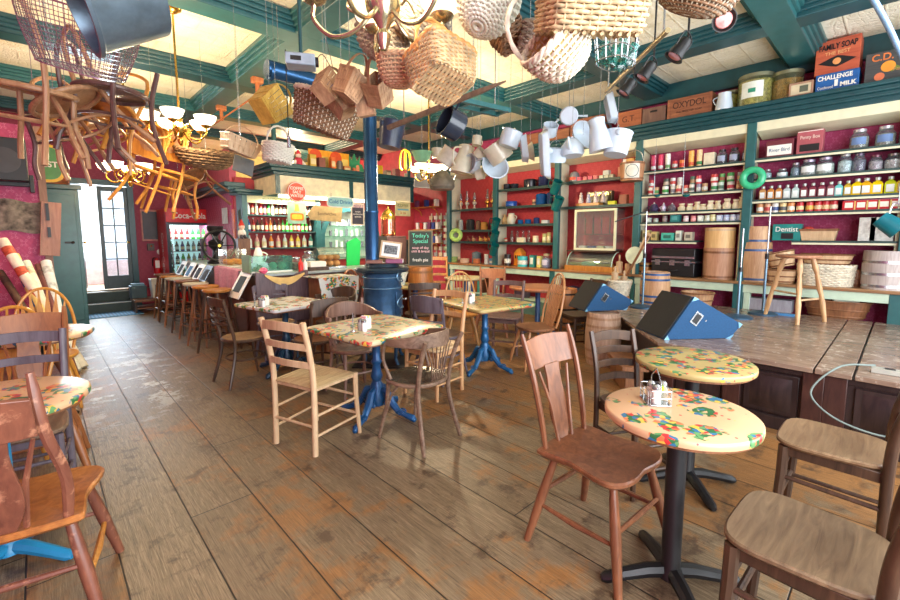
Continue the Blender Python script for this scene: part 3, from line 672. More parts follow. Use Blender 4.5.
# bar stools
sm = [W_MID, W_DARK, wood((180, 122, 78), (118, 72, 46), .4), W_DARK, W_MID, W_MID, W_DARK]
st_ = [W_MID, W_HONEY, paint(196, 190, 172, .7, 0, .1), W_MID, paint(200, 190, 168, .6), W_HONEY, W_HONEY]
ys = [9.0, 8.5, 8.0, 7.45, 6.95, 6.45, 5.95]
lb = ['dark bar stool farthest along the bar, nearest the drinks fridge', 'bar stool next to the farthest one, by the white picture frames', 'square-topped bar stool with a pale cushioned seat', 'dark narrow bar stool just beyond the pale round one',
      'bar stool with a pale round seat', 'brown bar stool with honey seat, second nearest', 'nearest round-topped bar stool beside the bentwood chair']
for i, y in enumerate(ys): bar_stool(lb[i], (1.60, y, 0), 5*i, sm[i], st_[i], i == 2, .80)
# stool standing on the stage
e = thing('tall_stool', 'three-legged turned wooden stool standing on the stage', 'stool', (6.05, .80, .5305)); e.scale = (1.2, 1.2, 1.04)
seat_mesh(super_ring(.2, .17, 2, 28), .70, .03, .006).build('seat', wood((196, 142, 106), (150, 96, 66), .4), e)
for a in (70, 195, 300):
    c_, s_ = math.cos(math.radians(a)), math.sin(math.radians(a))
    MB().tube([(c_*r, s_*r, z) for r, z in ((.11, .68), (.14, .56), (.155, .5), (.18, .36), (.2, .28), (.215, .2), (.245, .0))], [.018, .024, .016, .024, .017, .023, .016], 10).build('leg', wood((222, 186, 138), (170, 124, 84), .35), e)
MB().cyl((.07, .17, .3), (-.17, -.06, .3), .011, None, 8).build('rung', W_PALE, e); MB().cyl((-.17, -.05, .24), (.11, -.16, .24), .011, None, 8).build('rung', W_PALE, e)
# ---------------------------------------------------------------- wood stove and pipe
e = thing('wood_stove', 'blue-black cast iron parlour stove behind the central table', 'stove', (2.86, 4.14, 0), 45)
sb = paint(56, 92, 128, .3, .45, .25, .15)
body = MB().lathe([(.0, .30), (.22, .30), (.26, .36), (.23, .42), (.215, .46), (.215, 1.02), (.235, 1.05), (.0, 1.06)], 28).build('firebox', sb, e)
MB().lathe([(.0, 1.06), (.30, 1.06), (.31, 1.09), (.29, 1.11), (.20, 1.12), (.185, 1.155), (0, 1.16)], 28).build('top_plate', paint(48, 66, 82, .3, .5, .2), e)
dr = MB().sheet(lambda u, v: (.222*math.sin(math.radians(-38+76*u)), -.222*math.cos(math.radians(-38+76*u)), .58+.26*v), 10, 4, .016).build('fire_door', sb, e, .003)
m = MB()
for z0 in (.62, .92): m.tube([(.235*math.sin(math.radians(36*math.cos(t))), -.235*math.cos(math.radians(36*math.cos(t))), z0+.09+.07*math.sin(t)) for t in [i*PI/8 for i in range(16)]], .007, 6, True)
for z0 in (.5, .56, .88, 1.0): m.tube([(.226*math.cos(a*PI/16), .226*math.sin(a*PI/16), z0) for a in range(32)], .006, 6, True)
m.build('raised_ornament', paint(120, 160, 190, .25, .5, .1), e)
k = MB().ball((.14, -.25, .72), .018).cyl((.135, -.2, .72), (.14, -.25, .72), .006); k.build('handle', STEEL, dr)
for a in (45, 135, 225, 315):
    c_, s_ = math.cos(math.radians(a)), math.sin(math.radians(a)); MB().tube([(c_*.18, s_*.18, .34), (c_*.26, s_*.26, .22), (c_*.24, s_*.24, .08), (c_*.29, s_*.29, .0)], [.03, .028, .018, .022], 8).build('leg', sb, e)
MB().b2(-.30, .30, -.30, .30, 0, .018).build('hearth_plate', BLACK, e)
pm = paint(48, 92, 136, .25, .6, .15, .05, 5)
pp = MB().lathe([(.0, 1.15), (.078, 1.15), (.078, 1.72), (.083, 1.73), (.083, 1.75), (.076, 1.76), (.076, 2.80)], 24, T(0, .11, 0)); pp.build('stovepipe', pm, e)
z1 = 2.97
el = thing('stovepipe_elbow', 'blue metal stovepipe run turning level under the beams', 'stovepipe', (2.78, 4.22, 0))
P = [(0, 0, 2.80), (0, 0, 2.88), (-.03, 0, 2.95), (-.09, 0, z1+.02), (-.16, 0, z1+.03), (-1.12, 0, z1+.05)]
MB().tube(P, .079, 20).build('pipe_run', pm, el)
for x in (-.2, -1.07): MB().tube([(x, 0, z1+.03), (x-.03, 0, z1+.03)], .086, 20).build('pipe_collar', pm, el)
MB().cyl((-1.0, 0, z1+.12), (-1.0, 0, HB+.1), .004, None, 6).build('hanger_wire', STEEL, el)
# ---------------------------------------------------------------- bar
e = thing('bar_counter', 'L-shaped dark red wood bar counter with a pale top', 'counter', (0, 0, 0))
MB().b2(1.98, 2.42, 5.42, 9.2, 0, .97).build('side_front', W_BAR, e, .004)
MB().b2(2.42, 4.6, 5.42, 5.95, 0, .97).build('front_panel', W_BAR, e, .004)
MB().b2(1.92, 2.5, 5.95, 9.25, .97, 1.005).b2(1.92, 4.65, 5.36, 5.95, .97, 1.005).build('countertop', paint(150, 160, 160, .3, 0, .15), e, .006)
for x in (2.7, 3.25, 3.8, 4.32): MB().b2(x-.22, x+.22, 5.40, 5.42, .14, .85).build('raised_panel', wood((140, 72, 56), (84, 40, 34), .35), e, .01)
for y in (6.3, 7.1, 7.9, 8.7): MB().b2(1.955, 1.98, y-.32, y+.32, .14, .62).build('raised_panel', W_BAR, e, .01)
# sloping photo frames along the bar front
for i, (y, c, l) in enumerate(((8.9, (28, 26, 30), 'white-framed dark picture farthest along the bar front'), (8.3, (70, 130, 190), 'white-framed blue picture leaning on the bar front'), (7.75, (28, 26, 30), 'white-framed dark picture just beyond the pink cloth'),
        (7.35, (46, 36, 34), 'slim dark-framed board next to the pink cloth'), (5.75, (52, 66, 76), 'large white-framed dark picture leaning at the near bar corner'))):
    s_ = 1.15 if i == 4 else 1
    p = thing('picture_frame', l, 'picture frame', (1.915, y, 1.01), 0, 'white frames leaning along the bar front'); R = rot(0, 30, 0)
    MB(R).b2(-.012, 0, -.17*s_, .17*s_, -.32*s_, 0).build('frame', WHITE if i != 3 else BLACK, p, .002)
    MB(R).b2(-.016, -.0125, -.10*s_, .10*s_, -.25*s_, -.07).build('picture', paint(*c, .75), p)
c = MB().sheet(lambda u, v: (1.905-.035*(v*.5)-.02*math.sin(u*22)*v-.012*math.sin(u*9+2)*v+(.05 if v < .12 else 0), 6.05+1.1*u, 1.02-.36*max(0, v-.1)), 50, 14, .006).build('draped_cloth', paint(190, 130, 156, .85, 0, .15, .3, 30))
tag(c, 'pink cloth hanging in folds over the side of the bar', 'cloth')
e = thing('carved_settle', 'dark wooden bench back with scooped carved top at the bar corner', 'bench', (1.96, 5.33, 0))
def scoop(u, v):
    top = .90+.13*abs(math.sin((u*1.0+.0)*PI*1.0-PI/2))**1.3
    return (-.10+.66*u, 0, .38+(top-.38)*v)
MB().sheet(scoop, 24, 6, .035).build('backrest', wood((112, 88, 92), (64, 46, 54), .35), e, .004)
MB().b2(-.10, .56, -.12, -.02, .34, .38).b2(-.08, .54, -.04, 0, 0, .34).build('seat', W_BAR, e, .004)
c = MB().sheet(lambda u, v: (1.96+.5*u, 5.30-.012*v, 1.0-.05*math.sin(PI*u)-.075*v*math.sin(PI*u)-.02*v), 16, 5, .006).build('draped_cloth', paint(206, 172, 108, .8)); tag(c, 'yellow cloth slung over the carved bench back', 'cloth')
e = thing('covered_table', 'small box table under pale grey cloth printed with red flowers', 'table', (2.72, 5.12, 0), 6)
MB().b2(-.2, .2, -.18, .18, 0, .93).build('box_body', W_MID, e)
MB().sheet(lambda u, v: (-.30+.60*u+(.5-u)*.10*(1-v), -.21-.05*(1-v)-.012*math.sin(u*30)*(1-v), .45+.50*v), 24, 8, .006).build('cloth_front', GREYC, e)
MB().b2(-.27, .27, -.215, .2, .945, .952).build('cloth_top', GREYC, e)
# ---------------------------------------------------------------- back bar: bottle bay, arch, canopy
e = thing('bottle_cabinet', 'green-framed wall shelves of bottles behind the bar', 'shelving', (2.72, 8.3, 0))
MB().b2(0, .09, -.02, .3, .95, 2.3).build('post', TEAL2, e, .005); MB().b2(1.42, 1.52, -.02, .3, .95, 2.2).build('post', TEAL2, e, .005)
MB().b2(.09, 1.42, .0, .03, 2.07, 2.2).build('header', paint(232, 224, 178, .5), e)
text('SYRUPS  &  SODAS', .085, paint(150, 140, 96, .5), e, (.72, -.004, 2.13))
MB().b2(-.10, 1.2, -.10, .32, 2.2, 2.24).b2(-.14, 1.2, -.14, .32, 2.24, 2.30).build('cornice', TEAL, e, .01)
for z in (1.86, 1.55, 1.24, .93): MB().b2(.09, 1.42, .02, .3, z-.025, z).build('shelf', SHELF, e)
def bottle(name, label, loc, h, r, mat, lab, group, cap=(60, 40, 40)):
    e = thing(name, label, 'bottle', loc, 0, group)
    MB().lathe([(.0, 0), (r, .003), (r, h*.55), (r*.8, h*.64), (r*.38, h*.76), (r*.36, h*.94), (0, h*.94)], 12).build('body', mat, e)
    MB().lathe([(r*1.02, h*.14), (r*1.02, h*.46)], 12).build('paper_label', lab, e)
    MB().lathe([(r*.42, h*.9), (r*.42, h), (0, h)], 10).build('cap', paint(*cap, .4), e)
    return e
PAL = {'white': (236, 234, 226), 'red': (190, 40, 44), 'dark': (48, 34, 34), 'amber': (150, 82, 36), 'green': (44, 150, 66), 'bright green': (50, 200, 60), 'blue': (44, 70, 140), 'clear': (205, 220, 214),
       'pink': (236, 170, 168), 'orange': (236, 140, 60), 'yellow': (238, 206, 92), 'brown': (96, 58, 40), 'teal': (64, 150, 140), 'cream': (228, 212, 170), 'purple': (120, 60, 96), 'gold': (196, 150, 60), 'black': (30, 30, 34), 'grey': (150, 156, 156), 'lime': (170, 190, 60)}
rows = [(1.86, ['white', 'red', 'white', 'red', 'purple', 'green', 'white', 'dark', 'dark', 'dark', 'brown', 'dark', 'dark', 'brown', 'dark', 'dark', 'black'], .27, 'top'),
        (1.55, ['blue', 'red', 'dark', 'brown', 'red', 'orange', 'dark', 'brown', 'green', 'bright green', 'bright green', 'brown', 'red', 'bright green', 'green', 'brown'], .25, 'middle'),
        (1.24, ['white', 'pink', 'white', 'orange', 'pink', 'clear', 'yellow', 'yellow', 'clear', 'teal'], .26, 'lower')]
for z, cs, h, nm in rows:
    cnt = {}; tot = {}
    for c in cs: tot[c] = tot.get(c, 0)+1
    for i, c in enumerate(cs):
        cnt[c] = cnt.get(c, 0)+1; x = 2.87+1.2*i/(len(cs)-1)
        l = '%s bottle on the %s shelf behind the bar' % (c, nm) if tot[c] == 1 else '%s bottle, %s of its colour from the left, %s shelf behind the bar' % (c, ORD[cnt[c]-1], nm)
        bottle('bottle', l, (x, 8.43, z), h, .028 if len(cs) > 12 else .042, paint(*PAL[c], .18, 0, .05), paint(*(PAL['cream'] if i % 3 else PAL['white']), .6), 'bottles on the shelves behind the bar', PAL['white' if i % 2 else 'red'])
# arch of glass shelves
e = thing('arched_alcove', 'green arch-topped alcove with pale glass shelves behind the bar', 'shelving', (4.98, 8.45, 0))
arc = [(-.68, 0, .95)]+[(.68*math.cos(a), 0, 1.42+.62*math.sin(a)) for a in [PI-PI*i/20 for i in range(21)]]+[(.68, 0, .95)]
m = MB()
for a, b in zip(arc, arc[1:]): m.beam(a, b, .22, .10, (0, 0, 1) if abs(a[0]-b[0]) > .02 else (1, 0, 0))
m.build('arch_frame', TEAL2, e)
MB().prism([(a[0], a[2]) for a in arc], 0, .02, rot(90, 0, 0) @ T(0, 0, -.14)).build('back_panel', paint(216, 232, 224, .2), e)
for z in (1.0, 1.22, 1.46, 1.68): MB().b2(-.6, .6, -.06, .12, z-.012, z).build('glass_shelf', glassy(200, 235, 220, .05, 1.2), e)
for z, n in ((1.46, 8), (1.68, 7), (1.22, 8)):
    for i in range(n):
        t_ = thing('drinking_glass', '%s glass from the left on the %s shelf in the arched alcove' % (ORD[i], {1.46: 'middle', 1.68: 'top', 1.22: 'lower'}[z]), 'glass', (4.98-.45+.9*i/(n-1), 8.44, z), 0, 'glasses in the arched alcove')
        MB().lathe([(0, .0), (.026, .0), (.034, .12+.03*(i % 2)), (.03, .12+.03*(i % 2)), (.022, .008), (0, .008)], 12).build('tumbler', paint(*((235, 240, 240) if i % 3 else (120, 130, 140)), .15), t_)
e = thing('bar_canopy', 'long cream canopy with dark green cornice above the bar', 'canopy', (3.06, 7.6, 0))
cm = paint(232, 222, 190, .5)
MB().b2(0, 3.05, 0, .04, 2.2, 2.52).b2(0, .04, .04, 1.0, 2.2, 2.52).b2(3.01, 3.05, .04, 1.0, 2.2, 2.52).b2(0.04, 3.01, .04, 1.0, 2.47, 2.52).build('fascia', cm, e)
for x in (0.0, 1.45, 2.97): MB().b2(x, x+.08, -.015, .0, 2.2, 2.52).build('divider', TEAL, e)
for x0, z0, z1 in ((.04, 2.52, 2.58), (.09, 2.575, 2.64), (.14, 2.635, 2.72)): MB().b2(-x0, 3.05+x0, -x0, 1.02, z0, z1).build('cornice_step', TEAL, e, .01)
lt = MB().b2(.1, 2.95, .06, .14, 2.145, 2.195).build('light_tube', glow(255, 246, 214, 5), e)
for x in (.03, 3.0): MB().b2(x, x+.06, .1, .16, 2.72, 3.5).build('hanger_post', TEAL2, e)
# hanging signs
def hang(e, z0, z1, xs, y=0):
    for x in xs: MB().cyl((x, y, z0), (x, y, z1), .0035, None, 5).build('hanger_wire', STEEL, e)
p = at_y(307, 181/1+0, 7.5); p = at_y(295.5, 191, 7.45)
p = at_y(296.5, 192, 7.5)
e = thing('round_sign', 'round red sign with white lettering on the canopy corner', 'sign', (p.x, 7.5, p.z)); R90 = rot(90, 0, 0)
MB(R90).lathe([(0, 0), (.17, 0), (.175, .008), (.17, .016), (0, .016)], 32).build('disc', paint(226, 70, 40, .4), e)
MB(R90).lathe([(.155, .0165), (.168, .0165), (.168, .018), (.155, .018), (.155, .0165)], 32).build('white_rim', WHITE, e)
for i, w_ in enumerate(('COFFEE', 'SALT', 'WATER')): text(w_, .07, WHITE, e, (0, -.019, .06-.065*i), bold=.002)
p = at_y(342, 202, 7.5)
e = thing('hanging_sign', 'pale blue Cold Drinks sign hanging under the canopy', 'sign', (p.x, 7.55, p.z))
MB(R90).prism([(a*1, b*1) for a, b in super_ring(.26, .085, 5, 32)], -.008, .008).build('board', paint(150, 200, 206, .4), e)
text('Cold Drinks', .1, paint(60, 120, 170, .4), e, (0, -.010, 0), bold=.002)
MB(R90).prism([(a, b) for a, b in super_ring(.285, .105, 5, 32)], -.012, -.0085).build('border', WHITE, e)
hang(e, .09, .16, (-.2, .2))
p = at_y(360.5, 214, 7.5)
e = thing('menu_poster', 'dark poster with purple and white writing beside the stovepipe', 'poster', (p.x, 7.6, p.z))
MB().b2(-.15, .15, 0, .012, -.22, .22).build('border', paint(232, 214, 196, .5), e); MB().b2(-.125, .125, -.003, -.0005, -.195, .13).build('sheet', paint(70, 70, 84, .5), e)
text('MENU', .09, paint(150, 70, 150, .5), e, (0, -.005, .15)); text('soups\nsandwiches\nspecials', .05, WHITE, e, (0, -.005, 0))
hang(e, .2, .4, (-.1, .1), .006)
p = at_y(403, 209, 7.5)
e = thing('hanging_sign', 'cream rectangular sign with blue and orange lines right of the urn', 'sign', (p.x, 7.5, p.z))
MB().b2(-.2, .2, 0, .012, -.15, .15).build('board', paint(236, 222, 160, .5), e); text('COFFEE', .08, paint(120, 120, 60, .5), e, (0, -.003, .07)); MB().b2(-.15, .15, -.003, -.0005, -.03, .0).build('blue_band', paint(110, 190, 210, .5), e); text('& tea', .07, paint(220, 120, 60, .5), e, (0, -.003, -.085))
p = at_y(327, 214, 7.7)
e = thing('hanging_sign', 'tan parchment sign with brown lettering in front of the arch', 'sign', (p.x, 7.7, p.z))
MB(R90).prism([(-.34, -.12), (.3, -.15), (.33, .13), (-.26, .15), (-.4, -.02)], -.006, .006).build('board', paint(214, 184, 128, .5, 0, .15), e); text('Sandwiches', .085, paint(110, 80, 50, .5), e, (0, -.008, 0))
hang(e, .12, .3, (-.2, .2))
p = at_y(297, 213, 7.9)
e = thing('menu_poster', 'mint green poster with an orange panel beside the bottle shelves', 'poster', (p.x, 7.9, p.z))
MB().b2(-.18, .18, 0, .01, -.2, .2).build('sheet', paint(170, 216, 190, .5), e); MB(R90).prism(super_ring(.13, .07, 5, 28), .001, .003, T(0, -.07, 0)).build('orange_panel', paint(236, 130, 40, .5), e)
MB(R90).prism(super_ring(.1, .045, 5, 28), .0035, .005, T(0, -.07, 0)).build('yellow_panel', paint(246, 206, 60, .5), e); MB(R90).prism([(-.05, .03), (.05, .03), (.03, .16), (-.03, .16)], .001, .003).build('bottle_print', paint(220, 200, 90, .5), e)
hang(e, .2, .6, (-.12, .12), .005)
# things on top of the canopy
def canopy_thing(px, w_, h_, col, label, nm='tin', cat='tin', kind='box', y=7.75, extra=None, group=None):
    p = at_y(px, 180, y); e = thing(nm, label, cat, (p.x, y, 2.72), 0, group)
    if kind == 'box': MB().b2(-w_/2, w_/2, 0, min(w_, .12), 0, h_).build('body', paint(*col, .5, 0, .15), e, .003)
    else: MB().lathe([(0, 0), (w_/2, 0), (w_/2, h_*.85), (w_*.4, h_*.9), (w_*.4, h_), (0, h_)], 14).build('body', paint(*col, .4), e)
    if extra: MB().b2(-w_*.4, w_*.4, -.004, -.001, h_*.3, h_*.7).build('label_patch', paint(*extra, .5), e)
    return e
for px, l in ((321, 'left of the two orange posters standing on the canopy'), (341, 'right of the two orange posters standing on the canopy')):
    p = at_y(px, 175, 8.0); e = thing('orange_poster', l, 'poster', (p.x, 8.05, 2.72), 0, 'orange posters on the canopy')
    MB().b2(-.22, .22, 0, .015, 0, .42).build('panel', paint(242, 168, 36, .45), e)
    MB(R90).lathe([(0, .001), (.13, .001), (.13, .004), (0, .004)], 28, T(-.08, .30, 0)).build('red_disc', paint(226, 84, 36, .5), e)
    MB().b2(.06, .19, -.004, -.001, .08, .3).build('pale_panel', paint(236, 206, 110, .5), e)
for i, (px, w_, h_, c, l, k) in enumerate(((302, .17, .22, (200, 60, 84), 'small red and white stuffed figure sitting on the canopy end', 'fig'), (314, .12, .26, (206, 170, 60), 'tall yellow tin at the left on the canopy', 'box'), (323, .13, .22, (136, 76, 66), 'brown tin between the orange posters on the canopy', 'box'),
      (334, .09, .26, (228, 110, 50), 'orange tin before the right orange poster', 'box'), (340, .12, .2, (110, 100, 96), 'grey round tin before the right orange poster', 'cyl'), (348, .14, .12, (208, 130, 80), 'low tan box on the canopy beside the green sculpture', 'box'),
      (354, .07, .1, (216, 110, 70), 'small orange tin on the canopy near the stovepipe', 'cyl'), (358, .07, .16, (230, 140, 100), 'peach tin on the canopy touching the stovepipe side', 'cyl'), (381, .10, .22, (240, 190, 40), 'bright yellow tin on the canopy right of the stovepipe', 'box'),
      (389, .13, .14, (140, 110, 90), 'brown tin on the canopy right of the bright yellow one', 'box'), (398, .13, .2, (170, 90, 80), 'reddish tin on the canopy near its right end', 'box'), (406, .08, .12, (206, 190, 160), 'cream tin at the right end of the canopy', 'cyl'))):
    if k != 'fig': canopy_thing(px, w_, h_, c, l, kind=k, extra=(226, 206, 160) if i % 2 else None)
    else:
        p = at_y(px-3, 180, 7.75); e = thing('stuffed_figure', l, 'soft toy', (p.x, 7.75, 2.72))
        MB().ball((0, 0, .09), (.08, .07, .09)).build('body', paint(206, 60, 84, .9, 0, .2, .4), e); MB().ball((0, -.01, .2), .05).build('head', paint(236, 214, 200, .8), e); MB().lathe([(.055, .22), (.03, .27), (0, .31)], 12).build('hat', paint(220, 60, 80, .9), e)
        for s in (-1, 1): MB().tube([(s*.06, -.02, .1), (s*.1, -.06, .03)], .025, 8).build('leg', WHITE, e)
p = at_y(355, 165, 8.1); e = thing('green_carving', 'cut-out green painted shape standing on the canopy behind the tins', 'ornament', (p.x, 8.1, 2.72))
MB(R90).prism([(-.2, .0), (.22, .0), (.16, .14), (.1, .16), (.12, .32), (.04, .2), (-.02, .36), (-.08, .2), (-.14, .3), (-.14, .1)], -.02, .02, T(0, .1, 0)).build('cutout', paint(60, 150, 104, .4), e)
MB().b2(-.3, .3, -.06, .06, 0, .10).build('base', paint(176, 214, 190, .4), e, .01)
# red rear wall details: arch neighbours and right-hand brackets
for i, (px, py, w_, c, l) in enumerate(((380, 241, .5, (74, 58, 60), 0),)): pass
e = thing('dark_cabinet', 'dark brown cabinet on the bar carrying the copper urn', 'cabinet', (at_y(393, 262, 5.7).x, 5.6, 1.005))
MB().b2(-.19, .19, -.02, .25, 0, .46).build('body', paint(92, 66, 66, .4), e, .01)
MB().b2(-.16, .16, -.03, -.02, .04, .42).build('door', paint(104, 76, 74, .35), e, .004)
e = thing('copper_urn', 'tall domed copper and brass urn standing on the dark cabinet', 'urn', (at_y(390, 232, 5.7).x-.03, 5.7, 1.465))
MB().lathe([(0, 0), (.12, 0), (.125, .02), (.115, .03), (.115, .26), (0, .26)], 28).build('body', paint(214, 130, 98, .2, .9, .05), e)
MB().lathe([(.12, .26), (.118, .29), (.095, .36), (.05, .41), (.015, .43), (.015, .46), (0, .47)], 28).build('dome_lid', BRASS, e)
m = MB().cyl((0, -.11, .06), (0, -.17, .06), .012).cyl((0, -.16, .07), (0, -.16, .02), .009); m.build('spigot', BRASS, e)
MB().cyl((-.035, -.125, .08), (-.035, -.125, .22), .006).build('gauge', STEEL, e)
e = thing('coffee_machine', 'black and steel coffee brewer beside the dark cabinet', 'coffee machine', (at_y(407, 262, 5.7).x, 5.6, 1.005))
MB().b2(-.1, .1, 0, .25, 0, .4).build('body', paint(50, 60, 62, .3), e, .01); MB().b2(-.08, .08, -.08, 0, .3, .4).b2(-.08, .08, -.08, 0, 0, .03).build('brew_head', STEEL, e, .005)
MB().lathe([(0, 0), (.05, 0), (.06, .05), (.04, .1), (.045, .12), (0, .12)], 14, T(0, -.05, .03)).build('carafe', glassy(220, 230, 230), e)
p = at_y(350, 248, 6.2)
e = thing('green_board', 'plain bright green panel standing on the bar', 'panel', (p.x, 6.1, 0))
MB(R90).prism([(-.13, .93), (.10, .93), (.13, 1.38), (.05, 1.44), (-.12, 1.36)], -.012, .012).build('sheet', paint(20, 190, 84, .5, 0, .03), e)
MB().b2(-.1, .1, -.05, .1, 0, .93).build('support', W_BAR, e)
# gourmet glass items on the bar
def cloche(label, loc, w_, col):
    e = thing('bread_case', label, 'display case', loc)
    MB().b2(-w_/2, w_/2, -.12, .12, 0, .03).build('tray', STEEL, e, .004)
    for k in range(3):
        f = MB().ball((-w_*.25+k*w_*.25, 0, .075), (w_*.13, .09, .05)).build('bread', paint(*col, .8, 0, .2, .3), e); MB().ball((-w_*.25+k*w_*.25, 0, .16), (w_*.13, .09, .045)).build('bread', paint(*col, .8, 0, .2, .3), e)
    MB().sheet(lambda u, v: (-w_/2+w_*v, -.125+.25*u, .03+.27*math.sin(PI*min(1, .15+u*.85))**.6), 12, 3, .004).build('curved_glass', glassy(225, 240, 238, .03, 1.1), e)
cloche('glass bread case piled with rolls in front of the arch', (at_y(329, 262, 5.65).x, 5.65, 1.005), .42, (206, 150, 92))
for i, (px, r, h, col, l) in enumerate(((283, .085, .2, (190, 196, 190), 'round glass jar of pale goods, leftmost of three on the bar corner'), (296, .08, .17, (150, 130, 110), 'round glass jar of brown goods, middle of three on the bar corner'), (309, .10, .25, (184, 200, 200), 'large round glass jar, rightmost of three on the bar corner'))):
    p = at_y(px, 258, 5.75); e = thing('candy_jar', l, 'jar', (p.x, 5.75, 1.005), 0, 'big glass jars on the bar')
    MB().lathe([(0, 0), (r*.8, 0), (r, h*.3), (r*.95, h*.7), (r*.6, h*.86), (r*.6, h*.9), (0, h*.9)], 20).build('glass_body', glassy(235, 245, 245, .02, 1.1), e)
    MB().lathe([(0, .01), (r*.75, .01), (r*.88, h*.3), (r*.86, h*.55), (0, h*.6)], 16).build('contents', paint(*col, .7, 0, .35, .5, 40), e)
    MB().lathe([(r*.66, h*.88), (r*.66, h*.97), (r*.2, h*1.02), (0, h*1.06)], 16).build('lid', STEEL, e)
for px, col, h, l, nm in ((299.5, (214, 40, 36), .17, 'red ketchup squeeze bottle on the bar', 'squeeze_bottle'), (304, (240, 238, 232), .16, 'white squeeze bottle beside the red one', 'squeeze_bottle'), (279, (236, 92, 130), .07, 'small pink ball-shaped pot on the near bar corner', 'pink_pot')):
    p = at_y(px if nm[0] == 's' else 262, 262, 5.45); e = thing(nm, l, 'bottle' if nm[0] == 's' else 'pot', (p.x, 5.42, 1.005))
    MB().lathe([(0, 0), (.028, 0), (.03, h*.65), (.012, h*.8), (.004, h), (0, h)] if nm[0] == 's' else [(0, 0), (.03, 0), (.055, .035), (.03, .07), (0, .075)], 14).build('body', paint(*col, .35), e)
p = at_y(313, 262, 5.55); e = thing('napkin_stack', 'stack of white paper napkins in a dark tray on the bar', 'napkins', (p.x, 5.45, 1.005))
MB().b2(-.14, .14, -.08, .1, 0, .05).build('tray', W_DARK, e); MB().b2(-.11, .11, -.06, .08, .05, .12).build('napkins', WHITE, e)
# aqua glass display box
p = at_y(266, 262, 5.7); e = thing('glass_display_box', 'aqua glass display box of pastries at the bar corner', 'display case', (p.x+.02, 5.68, 1.005))
MB().b2(-.26, .26, -.14, .14, 0, .02).build('base', WHITE, e); MB().b2(-.26, .26, -.145, -.14, .02, .2).b2(-.26, .26, -.14, .14, .2, .205).b2(.255, .26, -.14, .14, .02, .2).build('glass_panel', glassy(190, 230, 222, .03, 1.15), e)
for k in range(4): MB().ball((-.18+.12*k, 0, .075), (.05, .07, .05)).build('pastry', paint(216, 210, 190, .8, 0, .2, .4), e)
MB().b2(-.28, -.262, -.14, .14, 0, .22).build('wooden_end', paint(110, 140, 100, .5), e)
# plush, pastry box, grinder along the side bar
p = at_y(253, 255, 6.3); e = thing('blender_jug', 'tall white jug with a handle behind the pastry display', 'jug', (2.20, 6.15, 1.005))
MB().lathe([(0, 0), (.06, 0), (.07, .12), (.05, .24), (.03, .3), (0, .3)], 16).build('body', WHITE, e); MB().tube(spline([(.04, 0, .24), (.12, 0, .2), (.07, 0, .08)], 6), .01, 6).build('handle', WHITE, e)
e = thing('pastry_box', 'clear box of golden pastries beside the coffee grinder', 'pastry box', (2.14, 7.05, 1.005))
MB().b2(-.14, .14, -.2, .2, 0, .02).build('tray', WHITE, e); MB().b2(-.14, .14, -.2, .2, .02, .26).build('plastic_cover', glassy(245, 240, 220, .05, 1.05), e)
for k in range(3):
    for j in range(2): MB().ball((-.06+.12*j, -.12+.12*k, .07), (.05, .05, .045)).build('pastry', paint(226, 160, 60, .7, 0, .2, .3), e)
e = thing('coffee_grinder', 'black cast iron coffee grinder with a big spoked wheel on the bar', 'coffee grinder', (2.16, 7.95, 1.005), 0)
MB().lathe([(0, 0), (.14, 0), (.14, .03), (.06, .08), (.05, .22), (.10, .28), (.12, .36), (.05, .40), (.04, .46), (.12, .56), (.13, .62), (0, .62)], 20).build('body', BLACK, e)
f = MB(); f.tube([(-.0+.245*math.cos(a), -.19, .30+.245*math.sin(a)) for a in [i*PI/14 for i in range(28)]], .018, 8, True); w_ = f.build('flywheel', BLACK, e)
for k in range(6):
    a = k*PI/3; MB().cyl((.02*math.cos(a), -.19, .30+.02*math.sin(a)), (.235*math.cos(a), -.19, .30+.235*math.sin(a)), .010, .008, 6).build('spoke', BLACK, w_)
MB().cyl((0, -.21, .3), (0, -.02, .3), .025).build('axle', BRASS, e)
e = thing('stuffed_figure', 'white and red stuffed figure at the left end of the bottle shelves', 'soft toy', (2.60, 8.0, 1.0))
MB().b2(-.1, .1, -.1, .1, 0, .42).build('stand', W_MID, e); MB().ball((0, 0, .5), (.07, .06, .09)).build('body', paint(226, 214, 206, .9), e); MB().ball((0, -.01, .62), .05).build('head', paint(226, 190, 170, .8), e); MB().lathe([(.055, .64), (.03, .70), (0, .76)], 12).build('hat', paint(190, 50, 40, .9), e)
MB().tube([(-.02, -.04, .47), (-.04, -.10, .42)], .025, 8).tube([(.02, -.04, .47), (.04, -.10, .42)], .025, 8).build('legs', paint(60, 50, 60, .8), e)
# side wall notices
e = thing('vertical_banner', 'narrow orange vertical sign on the post left of the bottles', 'sign', (2.66, 8.55, 0)); MB().b2(-.02, .0, -.05, .07, 1.15, 1.95).build('panel', paint(206, 92, 40, .5), e)
for i, (y, z, c, l) in enumerate(((9.1, 1.85, (214, 216, 220), 'upper white notice pinned on the side wall'), (9.25, 1.35, (222, 226, 240), 'lower white notice pinned on the side wall'))):
    e = thing('wall_notice', l, 'notice', (2.665, y, z)); MB().b2(-.008, 0, -.16, .16, -.24 if i else -.15, .24 if i else .15).build('sheet', paint(*c, .6), e)
